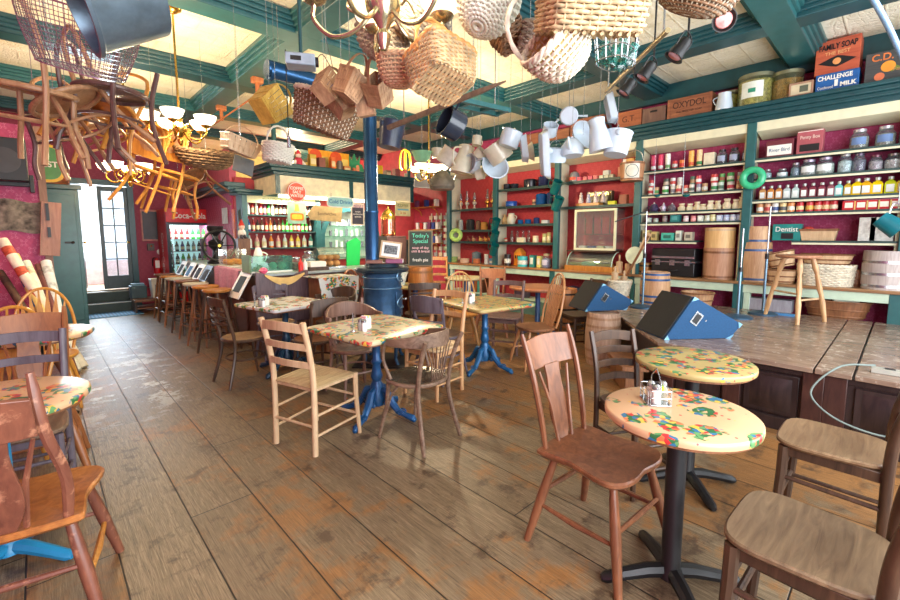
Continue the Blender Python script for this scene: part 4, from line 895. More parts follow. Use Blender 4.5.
# ---------------------------------------------------------------- drinks fridge
e = thing('drinks_fridge', 'tall red glass-door drinks fridge full of bottles', 'fridge', (1.93, 10.42, 0), 3)
fr = paint(218, 30, 36, .28, 0, .05)
MB().b2(0, .03, 0, .68, .05, 2.02).b2(.81, .84, 0, .68, .05, 2.02).b2(.03, .81, .62, .68, .05, 2.02).b2(.03, .81, 0, .62, .05, .3).b2(.03, .81, 0, .62, 1.99, 2.02).build('cabinet', fr, e, .004)
MB().b2(.03, .81, .6, .62, .3, 1.75).build('lining', glow(205, 236, 236, .55), e)
MB().b2(-.01, .85, -.05, .0, 1.74, 2.03).build('header_sign', paint(224, 36, 40, .3), e, .01)
text('Coca-Cola', .17, WHITE, e, (.42, -.053, 1.88), bold=.003, fit=.62)
sd = text('Coca-Cola', .2, WHITE, e, (-.004, .34, 1.1), (90, 90, -90)); sd.rotation_euler = (0, math.radians(-90), math.radians(180)); sd.rotation_euler = Matrix(((0, 0, -1), (0, -1, 0), (-1, 0, 0))).to_euler()
d = MB().b2(.0, .05, -.04, 0, .3, 1.74).b2(.79, .84, -.04, 0, .3, 1.74).b2(.05, .79, -.04, 0, .3, .35).b2(.05, .79, -.04, 0, 1.69, 1.74).build('door', paint(56, 66, 74, .3), e)
MB().b2(.05, .79, -.02, -.014, .35, 1.69).build('door_glass', glassy(235, 250, 250, .0, 1.02), d)
MB().b2(.06, .08, -.09, -.04, .8, 1.3).build('handle', STEEL, d)
for z in (.36, .62, .88, 1.14, 1.40): MB().b2(.03, .81, .05, .6, z-.01, z).build('wire_shelf', STEEL, e)
rowc = [['red', 'brown', 'red', 'white', 'dark', 'red', 'green'], ['green', 'lime', 'green', 'green', 'amber', 'green', 'lime'], ['green', 'dark', 'bright green', 'lime', 'clear', 'dark', 'bright green'], ['green', 'dark', 'blue', 'dark', 'grey', 'dark', 'lime'], ['red', 'red', 'red', 'red', 'bright green', 'bright green', 'bright green']]
for r_, (z, cs) in enumerate(zip((.36, .62, .88, 1.14, 1.40), rowc)):
    for i, c in enumerate(cs):
        th_ = thing('drink_bottle', '%s drink bottle, %s from the left, %s row up inside the fridge' % (c, ORD[i], ORD[r_]), 'bottle', (2.02+.105*i, 10.56+.005*i, z), 0, 'bottles inside the drinks fridge')
        MB().lathe([(0, 0), (.036, 0), (.036, .12), (.015, .18), (.015, .21), (0, .21)], 10).build('body', paint(*PAL[c], .25, 0, .05), th_)
        MB().lathe([(.037, .04), (.037, .10)], 10).build('paper_label', paint(*PAL['white' if i % 2 else 'cream'], .5), th_)
# ---------------------------------------------------------------- back wall items
e = thing('wall_mirror', 'dark framed chalkboard with a pale border between door and fridge', 'board', (1.62, YB-.001, 0))
MB().b2(0, .36, -.02, 0, 1.35, 2.02).build('frame', paint(206, 140, 130, .5), e, .01); MB().b2(.03, .33, -.026, -.0205, 1.39, 1.98).build('slate', paint(60, 46, 52, .4), e)
e = thing('wall_telephone', 'brown wall telephone box beside the back door', 'telephone', (1.70, YB-.001, 1.15)); MB().b2(0, .12, -.07, 0, 0, .15).build('body', W_DARK, e); MB().ball((.06, -.085, .1), .02).build('bell', BRASS, e)
e = thing('wall_plate', 'round white disc on the red wall above the extinguisher', 'plate', (1.93, YB-.001, 1.12)); MB(rot(90, 0, 0)).lathe([(0, 0), (.06, 0), (.065, .015), (0, .02)], 20).build('disc', WHITE, e)
e = thing('fire_extinguisher', 'red fire extinguisher with white tag hanging on the back wall', 'fire extinguisher', (1.84, YB-.09, .62))
MB().lathe([(0, 0), (.06, 0), (.065, .02), (.065, .28), (.03, .34), (.03, .37), (0, .37)], 16).build('cylinder', paint(206, 30, 40, .3), e); MB().tube(spline([(0, 0, .37), (-.07, -.03, .36), (-.08, -.02, .2)], 5), .01, 6).build('hose', BLACK, e); MB().b2(-.04, .04, -.075, -.07, .16, .32).build('tag', WHITE, e); MB().b2(-.02, .02, .06, .09, .1, .3).build('bracket', STEEL, e)
e = thing('storage_bin', 'white plastic bin with printed front beside the fridge', 'bin', (1.68, 10.15, .26)); MB().lathe([(0, 0), (.16, 0), (.19, .34), (.2, .36), (.19, .37), (.17, .34), (.14, .02), (0, .02)], 4, rot(0, 0, 45)).build('tub', WHITE, e, ang=30)
MB().b2(-.08, .08, -.15, -.145, .1, .26).build('printed_patch', paint(150, 160, 170, .6), e)
e = thing('dark_crate', 'black crate of bottles beside the white bin', 'crate', (1.36, 10.28, .26)); MB().b2(-.13, .13, -.13, .13, 0, .24).build('crate_body', paint(52, 76, 84, .5), e, .01); MB().b2(-.1, .1, -.1, .1, .24, .28).build('contents', paint(110, 150, 170, .4), e)
e = thing('wood_step', 'low two-shelf wooden bench under the white bin', 'bench', (1.6, 10.12, 0)); MB().b2(-.36, .38, -.26, .24, .22, .26).build('top', W_MID, e, .003); MB().b2(-.34, .36, -.2, .2, .08, .10).build('lower_shelf', W_MID, e)
for x in (-.35, .34): MB().b2(x, x+.03, -.22, .2, 0, .22).build('side_board', W_DARK, e)
# chalkboard, barrel, right-hand brackets
bp = at_d(420.5, 268, 6.7)
e = thing('wooden_barrel', 'honey-coloured barrel with dark lettering carrying the chalkboard', 'barrel', (bp.x, bp.y, 0))
MB().lathe([(0, 0), (.17, 0), (.205, .4), (.205, .6), (.185, .99), (0, .99)], 28).build('staves', wood((204, 134, 66), (146, 84, 40), .4), e)
for z in (.72, .9): MB().lathe([(.206-(z-.6)*.05, z), (.208-(z-.6)*.05, z+.035)], 28).build('hoop', paint(150, 100, 60, .4), e)
e = thing('menu_chalkboard', 'small black chalkboard menu in a wood frame standing on the barrel', 'chalkboard', (bp.x, bp.y, .995), -43.6)
MB(rot(-6, 0, 0)).b2(-.19, .19, -.012, .012, 0, .56).build('frame', paint(120, 104, 80, .5), e, .003); MB(rot(-6, 0, 0)).b2(-.17, .17, -.016, -.0125, .02, .54).build('slate', paint(34, 46, 42, .5), e)
text("Today's\nSpecial", .085, paint(90, 210, 180, .6), e, (0, .03, .43), (84, 0, 0)); text('soup of day\nchili & bread', .055, paint(236, 190, 200, .6), e, (0, .01, .26), (84, 0, 0)); text('fresh pie', .07, WHITE, e, (0, -.005, .1), (84, 0, 0))
for z, y, n, l in ((1.62, 7.95, 6, 'upper'), (1.30, 7.95, 7, 'lower'), (2.15, 8.0, 3, 'highest')):
    e = thing('bracket_shelf', '%s wooden bracket shelf on the red wall behind the bar end' % l, 'shelf', (XR, y, z)); MB().b2(-.26, 0, -.45, .4, -.02, 0).build('board', W_HONEY, e, .003)
    for yy in (-.3, .3): MB().tube(spline([(-.22, yy, -.02), (-.15, yy, -.05), (-.06, yy, -.1), (-.01, yy, -.2)], 5), .014, 6).build('bracket', W_HONEY, e)
    for i in range(n):
        c = ['white', 'blue', 'purple', 'white', 'red', 'white', 'grey'][i]; q = thing('tea_tin', '%s tin, %s from the far end of the %s bracket shelf' % (c, ORD[n-1-i], l), 'tin', (XR-.13, y-.38+.72*i/(n-1 or 1), z), 0, 'tins on the bracket shelves')
        MB().b2(-.045, .045, -.045, .045, 0, .16).build('body', paint(*PAL[c], .5), q, .004); MB().b2(-.035, .035, -.035, .035, .16, .172).build('lid', STEEL, q)
for i in range(6):
    y = 7.08+.17*i; l = 'hanging strip of pale kitchen tools on the red wall, %s from the shelf bays' % ORD[i]
    e = thing('utensil_strip', l, 'utensils', (XR-.03, y, 0), 0, 'utensil strips on the red wall'); MB().b2(0.012, .03, -.012, .012, .95, 2.0).build('strap', paint(206, 214, 190, .6), e)
    for k in range(7):
        z = 1.9-.145*k; MB().b2(-.012, .011, -.055, .055, z-.05, z+.04).build('packet', paint(*[PAL['white'], PAL['cream'], PAL['grey'], (200, 220, 180)][(i+k) % 4], .5), e, .004)
# ---------------------------------------------------------------- goods on the wall shelves and counter
GL = glassy(225, 240, 245, .03, 1.12)
def ypix(px, X=6.74): return at_x(px, 200, X).y
def tin(loc, r, h, c1, c2, label, group, square=False):
    e = thing('food_tin', label, 'tin', loc, 0, group)
    if square:
        MB().b2(-r, r, -r, r, 0, h).build('body', paint(*c1, .35, 0, .06), e, .003); MB().b2(-r-.002, -r-.0005, -r*.6, r*.6, h*.25, h*.8).build('label_patch', paint(*c2, .5), e)
        MB().b2(-r*.8, r*.8, -r*.8, r*.8, h, h+.008).build('lid', STEEL, e)
    else:
        MB().lathe([(0, 0), (r, 0), (r, h), (r*.95, h+.002), (r*.92, h-.003), (0, h-.003)], 16).build('body', paint(*c1, .35, 0, .06), e)
        MB().lathe([(r*1.01, h*.22), (r*1.01, h*.62)], 16).build('label_band', paint(*c2, .5, 0, .25, 0, 40), e)
    return e
def jar(loc, r, h, cont, label, group, lab=None, lid=(180, 180, 186), fill=.7):
    e = thing('glass_jar', label, 'jar', loc, 0, group)
    MB().lathe([(0, 0), (r*.9, 0), (r, h*.12), (r, h*.62), (r*.62, h*.82), (r*.6, h*.9), (0, h*.9)], 18).build('glass_body', GL, e)
    MB().lathe([(0, .006), (r*.84, .006), (r*.92, h*.14), (r*.9, h*fill*.85), (0, h*fill)], 14).build('contents', paint(*cont, .6, 0, .35, .4, 45), e)
    MB().lathe([(r*.66, h*.84), (r*.68, h*.98), (r*.3, h), (0, h)], 14).build('lid', paint(*lid, .3, .4), e)
    if lab: MB().sheet(lambda u, v: (-(r+.0025)*math.cos(-.75+1.5*u), (r+.0025)*math.sin(-.75+1.5*u), h*.2+h*.36*v), 6, 1, .001).build('paper_label', paint(*lab, .6), e)
    return e
def sbottle(loc, c, label, group, h=.155, w=.042):
    e = thing('syrup_bottle', label, 'bottle', loc, 0, group)
    MB().lathe([(0, 0), (w*1.25, 0), (w*1.25, h*.62), (w*.9, h*.74), (w*.42, h*.8), (w*.42, h*.88), (0, h*.88)], 4, rot(0, 0, 45)).build('body', paint(*c, .12, 0, .08), e, .004, ang=30)
    MB().b2(-w*.885-.003, -w*.885-.001, -w*.6, w*.6, h*.12, h*.55).build('paper_label', paint(236, 240, 236, .6), e)
    MB().lathe([(w*.48, h*.84), (w*.48, h), (0, h)], 10).build('cap', paint(190, 196, 190, .3, .3), e)
    return e
def crate(name, label, cat, loc, d, mat, group=None, rz=0, lid=None):
    e = thing(name, label, cat, loc, rz, group); x, y, z = d
    MB().b2(-x/2, x/2, -y/2, y/2, 0, z).build('body', mat, e, .004); return e
T_ = {1: 'widest view', 2: 'middle', 3: 'display case', 4: 'blue pots', 5: 'oil lamps'}
# --- bay 1 (yellow bottles and red tins)
z = lev[1]
e = crate('tea_box', 'maroon box with a white printed panel, top shelf next to the green ring', 'box', (6.72, ypix(777), z[0]), (.16, .27, .20), paint(110, 44, 54, .4)); MB().b2(-.083, -.0805, -.12, .12, .02, .14).build('printed_panel', WHITE, e); text('River Bird', .06, paint(60, 110, 140, .5), e, (-.0845, 0, .08), (90, 0, -90), fit=.2)
e = crate('tea_box', 'dusty pink box with a dark arched window, second on the top shelf', 'box', (6.72, ypix(806), z[0]), (.14, .24, .27), paint(168, 84, 92, .45)); MB().b2(-.073, -.0705, -.09, .09, .03, .11).build('dark_window', BLACK, e); text('Penny Box', .055, paint(236, 214, 200, .5), e, (-.074, 0, .19), (90, 0, -90), fit=.18)
MB().b2(-.072, -.0703, -.115, .115, .255, .262).build('edge_line', WHITE, e)
for i, px in enumerate((853.5, 879, 903)): jar((6.75, ypix(px), z[0]), .085, .22, (190, 170, 150), '%s large glass jar with a blue label on the top shelf, counted from the boxes' % ORD[i], 'blue labelled jars on the top shelf', (110, 140, 190))
for i, (px, r, h, c, lid) in enumerate(((765.5, .045, .12, (186, 200, 200), (150, 150, 150)), (780, .06, .11, (220, 226, 226), (150, 150, 150)), (793, .05, .17, (150, 156, 170), (150, 140, 150)), (806, .085, .19, (222, 206, 190), (150, 140, 160)), (822, .088, .20, (226, 212, 192), (150, 140, 160)), (841.5, .065, .22, (236, 232, 222), (170, 170, 170)), (855.5, .06, .21, (130, 108, 130), (100, 90, 110)), (872, .062, .17, (226, 186, 190), (110, 70, 84)), (889.5, .075, .17, (226, 196, 190), (120, 110, 110)))):
    jar((6.75, ypix(px), z[1]), r, h, c, ['short white jar beside the green ring, second shelf', 'wide low jar with white label, second shelf', 'narrow grey jar, third on the second shelf', 'round jar of striped sweets, left of the matching pair', 'round jar of striped sweets, right of the matching pair', 'tall jar of white eggs on the second shelf', 'purple-tinted tall jar on the second shelf', 'jar of pink salts with maroon lid', 'wide jar of pink salts at the right end of the second shelf'][i], 'glass jars on the second shelf', (236, 240, 240) if i in (1, 3, 4) else None, lid)
bc = [(206, 150, 96), (216, 140, 70), (206, 140, 80), (196, 206, 206), (190, 210, 206), (130, 60, 70), (136, 60, 76), (140, 64, 80), (150, 90, 100), (120, 200, 200), (206, 170, 60), (240, 200, 20), (240, 176, 30), (246, 208, 20), (196, 206, 40), (240, 212, 60)]
bl = ['orange', 'deep orange', 'tan', 'clear', 'pale clear', 'maroon', 'wine red', 'plum', 'dusty rose', 'turquoise', 'mustard', 'bright yellow', 'amber yellow', 'large bright yellow', 'lime green', 'pale yellow']
for i, px in enumerate([762.5, 770.5, 778.5, 786.5, 795, 803.5, 812, 821, 830, 838, 847, 856, 865, 876, 889, 901]):
    sbottle((6.74, ypix(px), z[2]), bc[i], '%s syrup bottle with a white label on the third shelf' % bl[i], 'syrup bottles on the third shelf', .17 if i < 11 else .185, .04 if i < 11 else .052)
tc = [((214, 150, 96), (240, 236, 220)), ((222, 170, 130), (200, 60, 60)), ((236, 234, 226), (70, 90, 140)), ((236, 210, 150), (90, 90, 90)), ((230, 150, 90), (240, 236, 220)), ((200, 40, 48), (240, 214, 160)), ((206, 50, 56), (246, 190, 90)), ((200, 36, 44), (240, 200, 160)), ((196, 36, 44), (240, 200, 150)), ((190, 30, 40), (246, 220, 190))]
for i, px in enumerate([761, 768.5, 776, 784, 792, 801, 810.5, 819, 826.5, 834.5]):
    tin((6.72, ypix(px), z[3]), .037, .115, tc[i][0], tc[i][1], '%s tin along from the green ring on the fourth shelf' % ORD[i], 'small tins on the fourth shelf')
for i, px in enumerate([850, 862, 873.5, 885, 897]):
    e = tin((6.72, ypix(px), z[3]), .056, .105, (200, 34, 42), (246, 236, 220), '%s of the square red and gold tins on the fourth shelf' % ORD[i], 'square red and gold tins', True); MB().b2(-.0565-.002, -.0565, -.0555, -.044, 0, .1).build('gold_edge', paint(226, 196, 110, .4), e)
# lower wide shelf
e = crate('teal_box', 'teal box with white script lettering on the lowest shelf', 'box', (6.72, ypix(790.5), z[4]), (.16, .28, .20), paint(24, 124, 120, .4)); text('Dentist', .085, WHITE, e, (-.083, 0, .135), (90, 0, -90), fit=.22); MB().b2(-.083, -.0805, -.07, .05, .02, .09).build('dark_label', BLACK, e)
e = thing('slat_basket', 'long pale bentwood trough basket on the lowest shelf', 'basket', (6.72, ypix(822), z[4])); MB().prism([(-.09, -.17), (.09, -.17), (.09, .17), (-.09, .17)], 0, .14, None, .86).build('trough', W_PALE, e, .003); MB().b2(-.095, .095, -.175, .175, .115, .14).build('rim_band', W_MID, e); MB().ball((0, .1, .13), (.07, .06, .04)).build('red_fill', paint(200, 60, 50, .8), e)
for i, px in enumerate((870.5, 885)): crate('white_box', '%s tall white speckled box on the lowest shelf' % ('left' if i == 0 else 'right'), 'box', (6.74, ypix(px), z[4]), (.15, .14+.05*i, .26), paint(222, 222, 216, .5, 0, .15, 0, 30))
e = thing('watering_can', 'teal metal can hanging at the right edge in front of the shelves', 'can', (6.35, ypix(903, 6.35), 1.52)); MB(rot(-50, 0, 0)).lathe([(0, 0), (.10, 0), (.08, .2), (.074, .2), (.09, .01), (0, .01)], 20).build('body', paint(20, 110, 124, .3), e); MB().tube(spline([(0, .1, .1), (0, .05, .28), (0, -.1, .12)], 6), .008, 6).build('handle', STEEL, e); MB().cyl((0, .03, .22), (0, .03, 1.55), .003, None, 5).build('hook_wire', STEEL, e)
# --- bay 2 (stacked tins)
z = lev[2]
r1 = [(653, 2, (200, 60, 100), (240, 240, 236)), (660, 2, (214, 60, 96), (236, 236, 230)), (667, 2, (236, 236, 226), (120, 170, 110)), (674, 1, (206, 60, 60), (236, 230, 220)), (681, 1, (236, 130, 60), (226, 60, 50)), (690, 2, (240, 180, 90), (226, 100, 60)), (698, 2, (240, 200, 150), (60, 140, 80))]
nn = 0
for px, st, c1, c2 in r1:
    for k in range(st):
        tin((6.70, ypix(px), z[0]+k*.112), .034, .11, c1, c2 if k == 0 else tuple(min(255, v+10) for v in c1), '%s tin, top shelf, %s column of the tin bay' % (['bottom', 'upper'][k] if st > 1 else 'single', ORD[nn]), 'stacked tins on the top shelf')
    nn += 1
crate('white_box', 'square cream box among the tins, top shelf of the tin bay', 'box', (6.74, ypix(707.5), z[0]), (.1, .13, .17), paint(232, 222, 196, .5))
for i, px in enumerate((719.5, 731.5, 744.5)): jar((6.75, ypix(px, 6.75), z[0]), .062, .20, (70, 50, 60), '%s dark jar with a blue and white label, top shelf of the tin bay' % ['first', 'middle', 'last'][i], 'dark labelled jars', (170, 180, 210), (60, 50, 60))
cols = [((226, 216, 196), (200, 60, 60)), ((206, 160, 120), (90, 160, 90)), ((232, 232, 224), (60, 150, 70)), ((230, 226, 214), (150, 150, 160)), ((226, 206, 180), (206, 70, 70)), ((216, 90, 80), (240, 230, 220)), ((222, 214, 200), (90, 100, 90)), ((150, 150, 170), (230, 230, 226)), ((190, 150, 110), (220, 220, 210)), ((236, 236, 236), (60, 150, 90)), ((200, 220, 206), (90, 120, 100)), ((236, 230, 222), (206, 70, 80)), ((170, 96, 70), (220, 180, 140))]
xs = [651, 656.5, 666, 673, 679, 686, 692, 698.5, 705, 714, 721, 730, 739]
for i, px in enumerate(xs):
    for k in range(2 if i not in (1, 5, 8) else 1):
        tin((6.70 + .03*((i+k) % 2), ypix(px), z[1]+k*.112), .034 if i not in (2, 9, 11) else .042, .11, *(cols[i] if k == 0 else (cols[(i+4) % 13][1], cols[(i+2) % 13][0])), '%s tin, second shelf, %s column of the tin bay' % (['bottom', 'upper'][k], ORD[i]), 'stacked tins on the second shelf')
for i, px in enumerate([683, 690.5, 698, 704, 711, 718.5, 728, 736.5, 743]):
    s_ = [.075, .07, .085, .06, .09, .085, .10, .09, .11][i]
    e = thing('paper_parcel', '%s crumpled cream pouch from the teapots on the third shelf' % ORD[i], 'pouch', (6.72, ypix(px), z[2]), 0, 'cream pouches on the third shelf')
    MB().lathe([(0, 0), (.045, 0), (.05, s_*.6), (.028, s_), (.04, s_*1.4), (0, s_*1.35)], 9, rot(0, 0, i*40), ridge=(3, .12)).build('pouch', paint(226, 212, 180, .8, 0, .12, .5, 20), e)
    MB().tube([(.03*math.cos(a), .03*math.sin(a), s_*1.05) for a in [k*PI/4 for k in range(8)]], .004, 5, True).build('tie', W_PALE, e)
for i, (px, r, h, c, l) in enumerate(((655, .07, .13, (70, 60, 90), 'dark patterned teapot on the third shelf of the tin bay'), (664.5, .035, .12, (200, 190, 214), 'lilac and white jug beside the dark teapot'), (673, .055, .11, (120, 110, 120), 'mottled grey jug beside the lilac one'))):
    e = thing('teapot', l, 'teapot', (6.72, ypix(px), z[2])); MB().lathe([(0, 0), (r*.7, 0), (r, h*.4), (r*.6, h*.8), (r*.6, h*.85), (0, h)], 18).build('body', paint(*c, .3, 0, .5, 0, 30), e); MB().tube(spline([(0, r*.8, h*.7), (0, r*1.5, h*.5), (0, r*.8, h*.2)], 5), .006, 6).build('handle', paint(*c, .3), e); MB().ball((0, 0, h*1.02), .01).build('knob', WHITE, e)
sm2 = [(651, (190, 200, 196), .07), (658, (150, 160, 150), .06), (667, (130, 110, 110), .09), (678, (40, 120, 120), .10), (688, (226, 190, 190), .08), (695.5, (220, 130, 130), .08), (703, (214, 220, 206), .08), (709.5, (190, 196, 180), .08), (715, (220, 206, 150), .09), (722, (190, 200, 226), .08), (728.5, (170, 180, 214), .08), (735, (206, 210, 226), .08), (742, (150, 160, 190), .08)]
sn = ['pale grey', 'dull green', 'brownish', 'teal', 'pale pink', 'rose', 'cream-green', 'stone', 'straw', 'light blue', 'lavender', 'bluish white', 'slate blue']
for i, (px, c, h) in enumerate(sm2): tin((6.70, ypix(px), z[3]), .034 if i != 3 else .06, h, c, tuple(min(255, v+40) for v in c), '%s small tin on the fourth shelf of the tin bay' % sn[i], 'small tins on the narrow fourth shelf', i % 3 == 0)
lo = [(649, .09, .15, (214, 196, 140), 'tan printed carton at the left of the lowest shelf, tin bay'), (657.5, .08, .13, (196, 170, 110), 'ochre printed carton second on the lowest shelf, tin bay'), (671, .17, .11, (70, 180, 160), 'turquoise box on the lowest shelf, tin bay'), (682, .07, .14, (220, 224, 210), 'pale green-white carton right of the turquoise box'), (692, .10, .12, (200, 190, 170), 'beige carton at the right of the lowest shelf, tin bay')]
for px, w_, h, c, l in lo: e = crate('carton', l, 'box', (6.72, ypix(px), z[4]), (.12, w_, h), paint(*c, .5, 0, .12)); MB().b2(-.063, -.0605, -w_*.3, w_*.3, h*.3, h*.7).build('printed_patch', paint(*tuple(int(v*.6) for v in c), .5), e)
for px, l in ((657, 'left'), (686, 'right')):
    p = at_x(px, 196, 6.5); e = thing('ladle', '%s teal enamel ladle hanging before the stacked tins' % l, 'ladle', (6.5, p.y, p.z-.02), 0, 'teal ladles')
    MB().lathe([(0, 0), (.035, .01), (.05, .04), (.046, .04), (.03, .014), (0, .006)], 16).build('cup', paint(24, 96, 100, .25), e); MB().cyl((0, .045, .035), (0, .045, .30), .006).build('handle', ENAMEL, e); MB().cyl((0.0, .045, .30), (0.0, .045, 2.86-p.z), .002, None, 5).build('hook_wire', STEEL, e)
# --- bay 3 (display case)
z = lev[3]
e = thing('metal_canister', 'grey metal canister with a red label, top shelf, display case bay', 'canister', (6.74, ypix(574, 6.74), z[0])); MB().lathe([(0, 0), (.085, 0), (.085, .1), (.06, .16), (.02, .18), (0, .18)], 20).build('body', paint(150, 150, 156, .35, .4), e); MB().sheet(lambda u, v: (-.0875*math.cos(-.8+1.6*u), .0875*math.sin(-.8+1.6*u), .03+.05*v), 6, 1, .001).build('red_label', paint(220, 90, 70, .5), e)
for i, px in enumerate((580, 586, 591, 596)): crate('small_box', '%s little pink and white box in the row on the top shelf, display case bay' % ORD[i], 'box', (6.72, ypix(px), z[0]), (.08, .075, .07), paint(226, 90+30*(i % 2), 120, .5, 0, .3, 0, 60), 'pink boxes in a row')
for i, px in enumerate((602, 607, 612)): crate('small_box', '%s low white box right of the pink ones, top shelf' % ORD[i], 'box', (6.72, ypix(px), z[0]), (.08, .07, .06+.0*i), paint(214, 216, 196, .5, 0, .2, 0, 40), 'low white boxes')
crate('small_box', 'white box stacked on the low white boxes', 'box', (6.72, ypix(606.5), z[0]+.061), (.08, .10, .07), paint(226, 230, 222, .5))
for px, w_, h, c, l in ((620.5, .07, .16, (216, 140, 110), 'salmon carton on the top shelf, display case bay'), (624.5, .05, .27, (232, 226, 214), 'narrow tall white carton near the hanging pail'), (630, .12, .27, (230, 176, 100), 'tall orange-tan carton near the hanging pail'), (635.5, .06, .24, (170, 90, 60), 'brown carton against the post above the hanging pail')): crate('carton', l, 'box', (6.74, ypix(px, 6.74), z[0]), (.12, w_, h), paint(*c, .5))
e = crate('dark_box', 'dark box with gold lettering behind the figurines', 'box', (6.84, ypix(600, 6.84), z[1]), (.08, .45, .24), paint(70, 62, 40, .4)); text('FORGET NOT', .07, BRASS, e, (-.043, 0, .19), (90, 0, -90))
e = crate('tray', 'honey wooden tray carrying the small figurines', 'tray', (6.70, ypix(591), z[1]), (.16, .40, .045), W_HONEY)
for i, (px, c) in enumerate(((582.5, (210, 190, 176)), (590, (170, 170, 190)), (597, (214, 190, 180)), (604.5, (190, 170, 160)))):
    e = thing('figurine', '%s china figurine from the left on the honey tray' % ORD[i], 'figurine', (6.69, ypix(px), z[1]+.046), 0, 'china figurines'); MB().lathe([(0, 0), (.035, 0), (.04, .05), (.025, .10), (.03, .14), (0, .15)], 14, ridge=(5, .1)).build('skirt', paint(*c, .35, 0, .5, .2, 50), e); MB().ball((0, 0, .165), .02).build('head', paint(230, 206, 190, .4), e)
crate('carton', 'small yellow-green carton right of the figurines', 'box', (6.70, ypix(613.5), z[1]), (.07, .12, .06), paint(206, 206, 40, .5))
crate('carton', 'brown carton behind the hanging pail', 'box', (6.74, ypix(624), z[1]), (.10, .12, .15), paint(150, 84, 60, .5))
def frame_case(label, px0, px1, z0, z1, X, dep, curved=False):
    y1, y0 = ypix(px0, X), ypix(px1, X); e = thing('display_case', label, 'display case', (X, y0, z0)); W = y1-y0; H = z1-z0; fm = CREAM if not curved else W_HONEY
    m = MB()
    if not curved:
        m.b2(0, .03, 0, W, 0, .035).b2(0, .03, 0, W, H-.035, H).b2(0, .03, 0, .035, .035, H-.035).b2(0, .03, W-.035, W, .035, H-.035).build('front_frame', fm, e, .003)
        MB().b2(.03, dep, 0, .012, 0, H).b2(.03, dep, W-.012, W, 0, H).build('side_glass', glassy(235, 240, 240, .02, 1.03), e)
        MB().b2(.012, .017, .035, W-.035, .035, H-.035).build('front_glass', glassy(240, 245, 245, .02, 1.03), e); MB().b2(0.03, dep, 0.012, W-.012, H-.02, H).b2(.03, dep, .012, W-.012, 0, .02).build('case_board', W_DARK, e)
        MB().b2(.05, dep-.02, .02, W-.02, H*.38, H*.38+.012).build('inner_shelf', W_DARK, e)
        for k, c in enumerate(('white', 'cream', 'blue', 'white')): MB().b2(.08, .16, .08+k*W*.22, .08+k*W*.22+.12, .021, .07).build('boxed_goods', paint(*PAL[c], .5), e)
        m = MB()
        for k in range(4): m.cyl((.1, W*(.2+.2*k), H*.38+.012), (.1, W*(.2+.2*k), H*.8), .012, None, 6)
        m.build('candlestick', W_DARK, e)
    else:
        MB().b2(-.02, dep, -.02, W+.02, 0, .09).build('base_board', fm, e, .006); MB().b2(0, dep, 0, W, H-.02, H).build('top_board', W_DARK, e)
        MB().sheet(lambda u, v: (.01+.26*(1-math.cos(u*PI/2))*.9, .01+(W-.02)*v, .09+(H-.11)*math.sin(u*PI/2)), 12, 2, .004).build('curved_glass', glassy(215, 235, 228, .02, 1.03), e)
        for yy in (0.0, W-.012): MB().tube([(.01+.26*(1-math.cos(u*PI/2))*.9, yy+.006, .09+(H-.11)*math.sin(u*PI/2)) for u in [k/8 for k in range(9)]], .009, 6).build('end_rail', MINT, e)
        for k in range(3): MB().b2(.06, .22, .06+k*W*.31, .06+k*W*.31+.24, .095, .13+.02*(k % 2)).build('boxed_goods', paint(226, 160, 80, .5) if k != 1 else paint(220, 214, 190, .5), e)
frame_case('framed glass cabinet with a cream surround on top of the curved case', 575, 617, 1.23, 1.90, 6.60, .30)
frame_case('curved-front glass counter case on a honey wood base', 568, 614, .885, 1.225, 6.52, .36, True)
# --- bay 4 (blue enamel)
z = lev[4]
def pot(loc, r, h, c, label, name='enamel_pot', cat='pot', lid=True, handles=True, group=None):
    e = thing(name, label, cat, loc, 0, group); mt = paint(*c, .2, 0, .1)
    MB().lathe([(0, 0), (r*.9, 0), (r, h*.1), (r, h*.95), (r*1.03, h), (r*.97, h), (r*.94, h*.12), (0, h*.06)], 20).build('body', mt, e)
    if lid: MB().lathe([(r*1.0, h), (r*.9, h*1.08), (r*.2, h*1.18), (0, h*1.19)], 18).build('lid', mt, e); 
    if handles:
        for s in (-1, 1): MB().tube(spline([(0, s*r*.95, h*.8), (0, s*r*1.25, h*.75), (0, s*r*.95, h*.55)], 4), .006, 6).build('handle', BLACK, e)
    return e
for px, r, h, c, l, lid in ((507, .07, .11, (40, 44, 56), 'small near-black pot at the left of the top shelf, blue pots bay', 0), (514.5, .075, .10, (36, 40, 52), 'second near-black pot on the top shelf, blue pots bay', 0), (530, .12, .14, (34, 34, 44), 'wide dark roasting pot with a lid, blue pots bay', 1), (543.5, .10, .16, (30, 40, 84), 'midnight blue lidded pot on the top shelf', 1)): pot((6.76, ypix(px, 6.76), z[0]), r, h, c, l, lid=lid)
pot((6.74, ypix(511.5), z[1]), .11, .10, (36, 84, 176), 'bright blue bowl with white rim, second shelf of the blue pots bay', 'enamel_bowl', 'bowl', False, False)
tin((6.72, ypix(535), z[1]), .04, .10, (190, 140, 100), (90, 60, 50), 'small copper-coloured tin beside the big blue pot', None)
pot((6.76, ypix(541.5, 6.76), z[1]), .105, .18, (30, 84, 150), 'large blue lidded pot on the second shelf'); pot((6.76, ypix(550, 6.76), z[1]), .06, .19, (36, 60, 110), 'tall navy pot behind the hanging green mugs', handles=False)
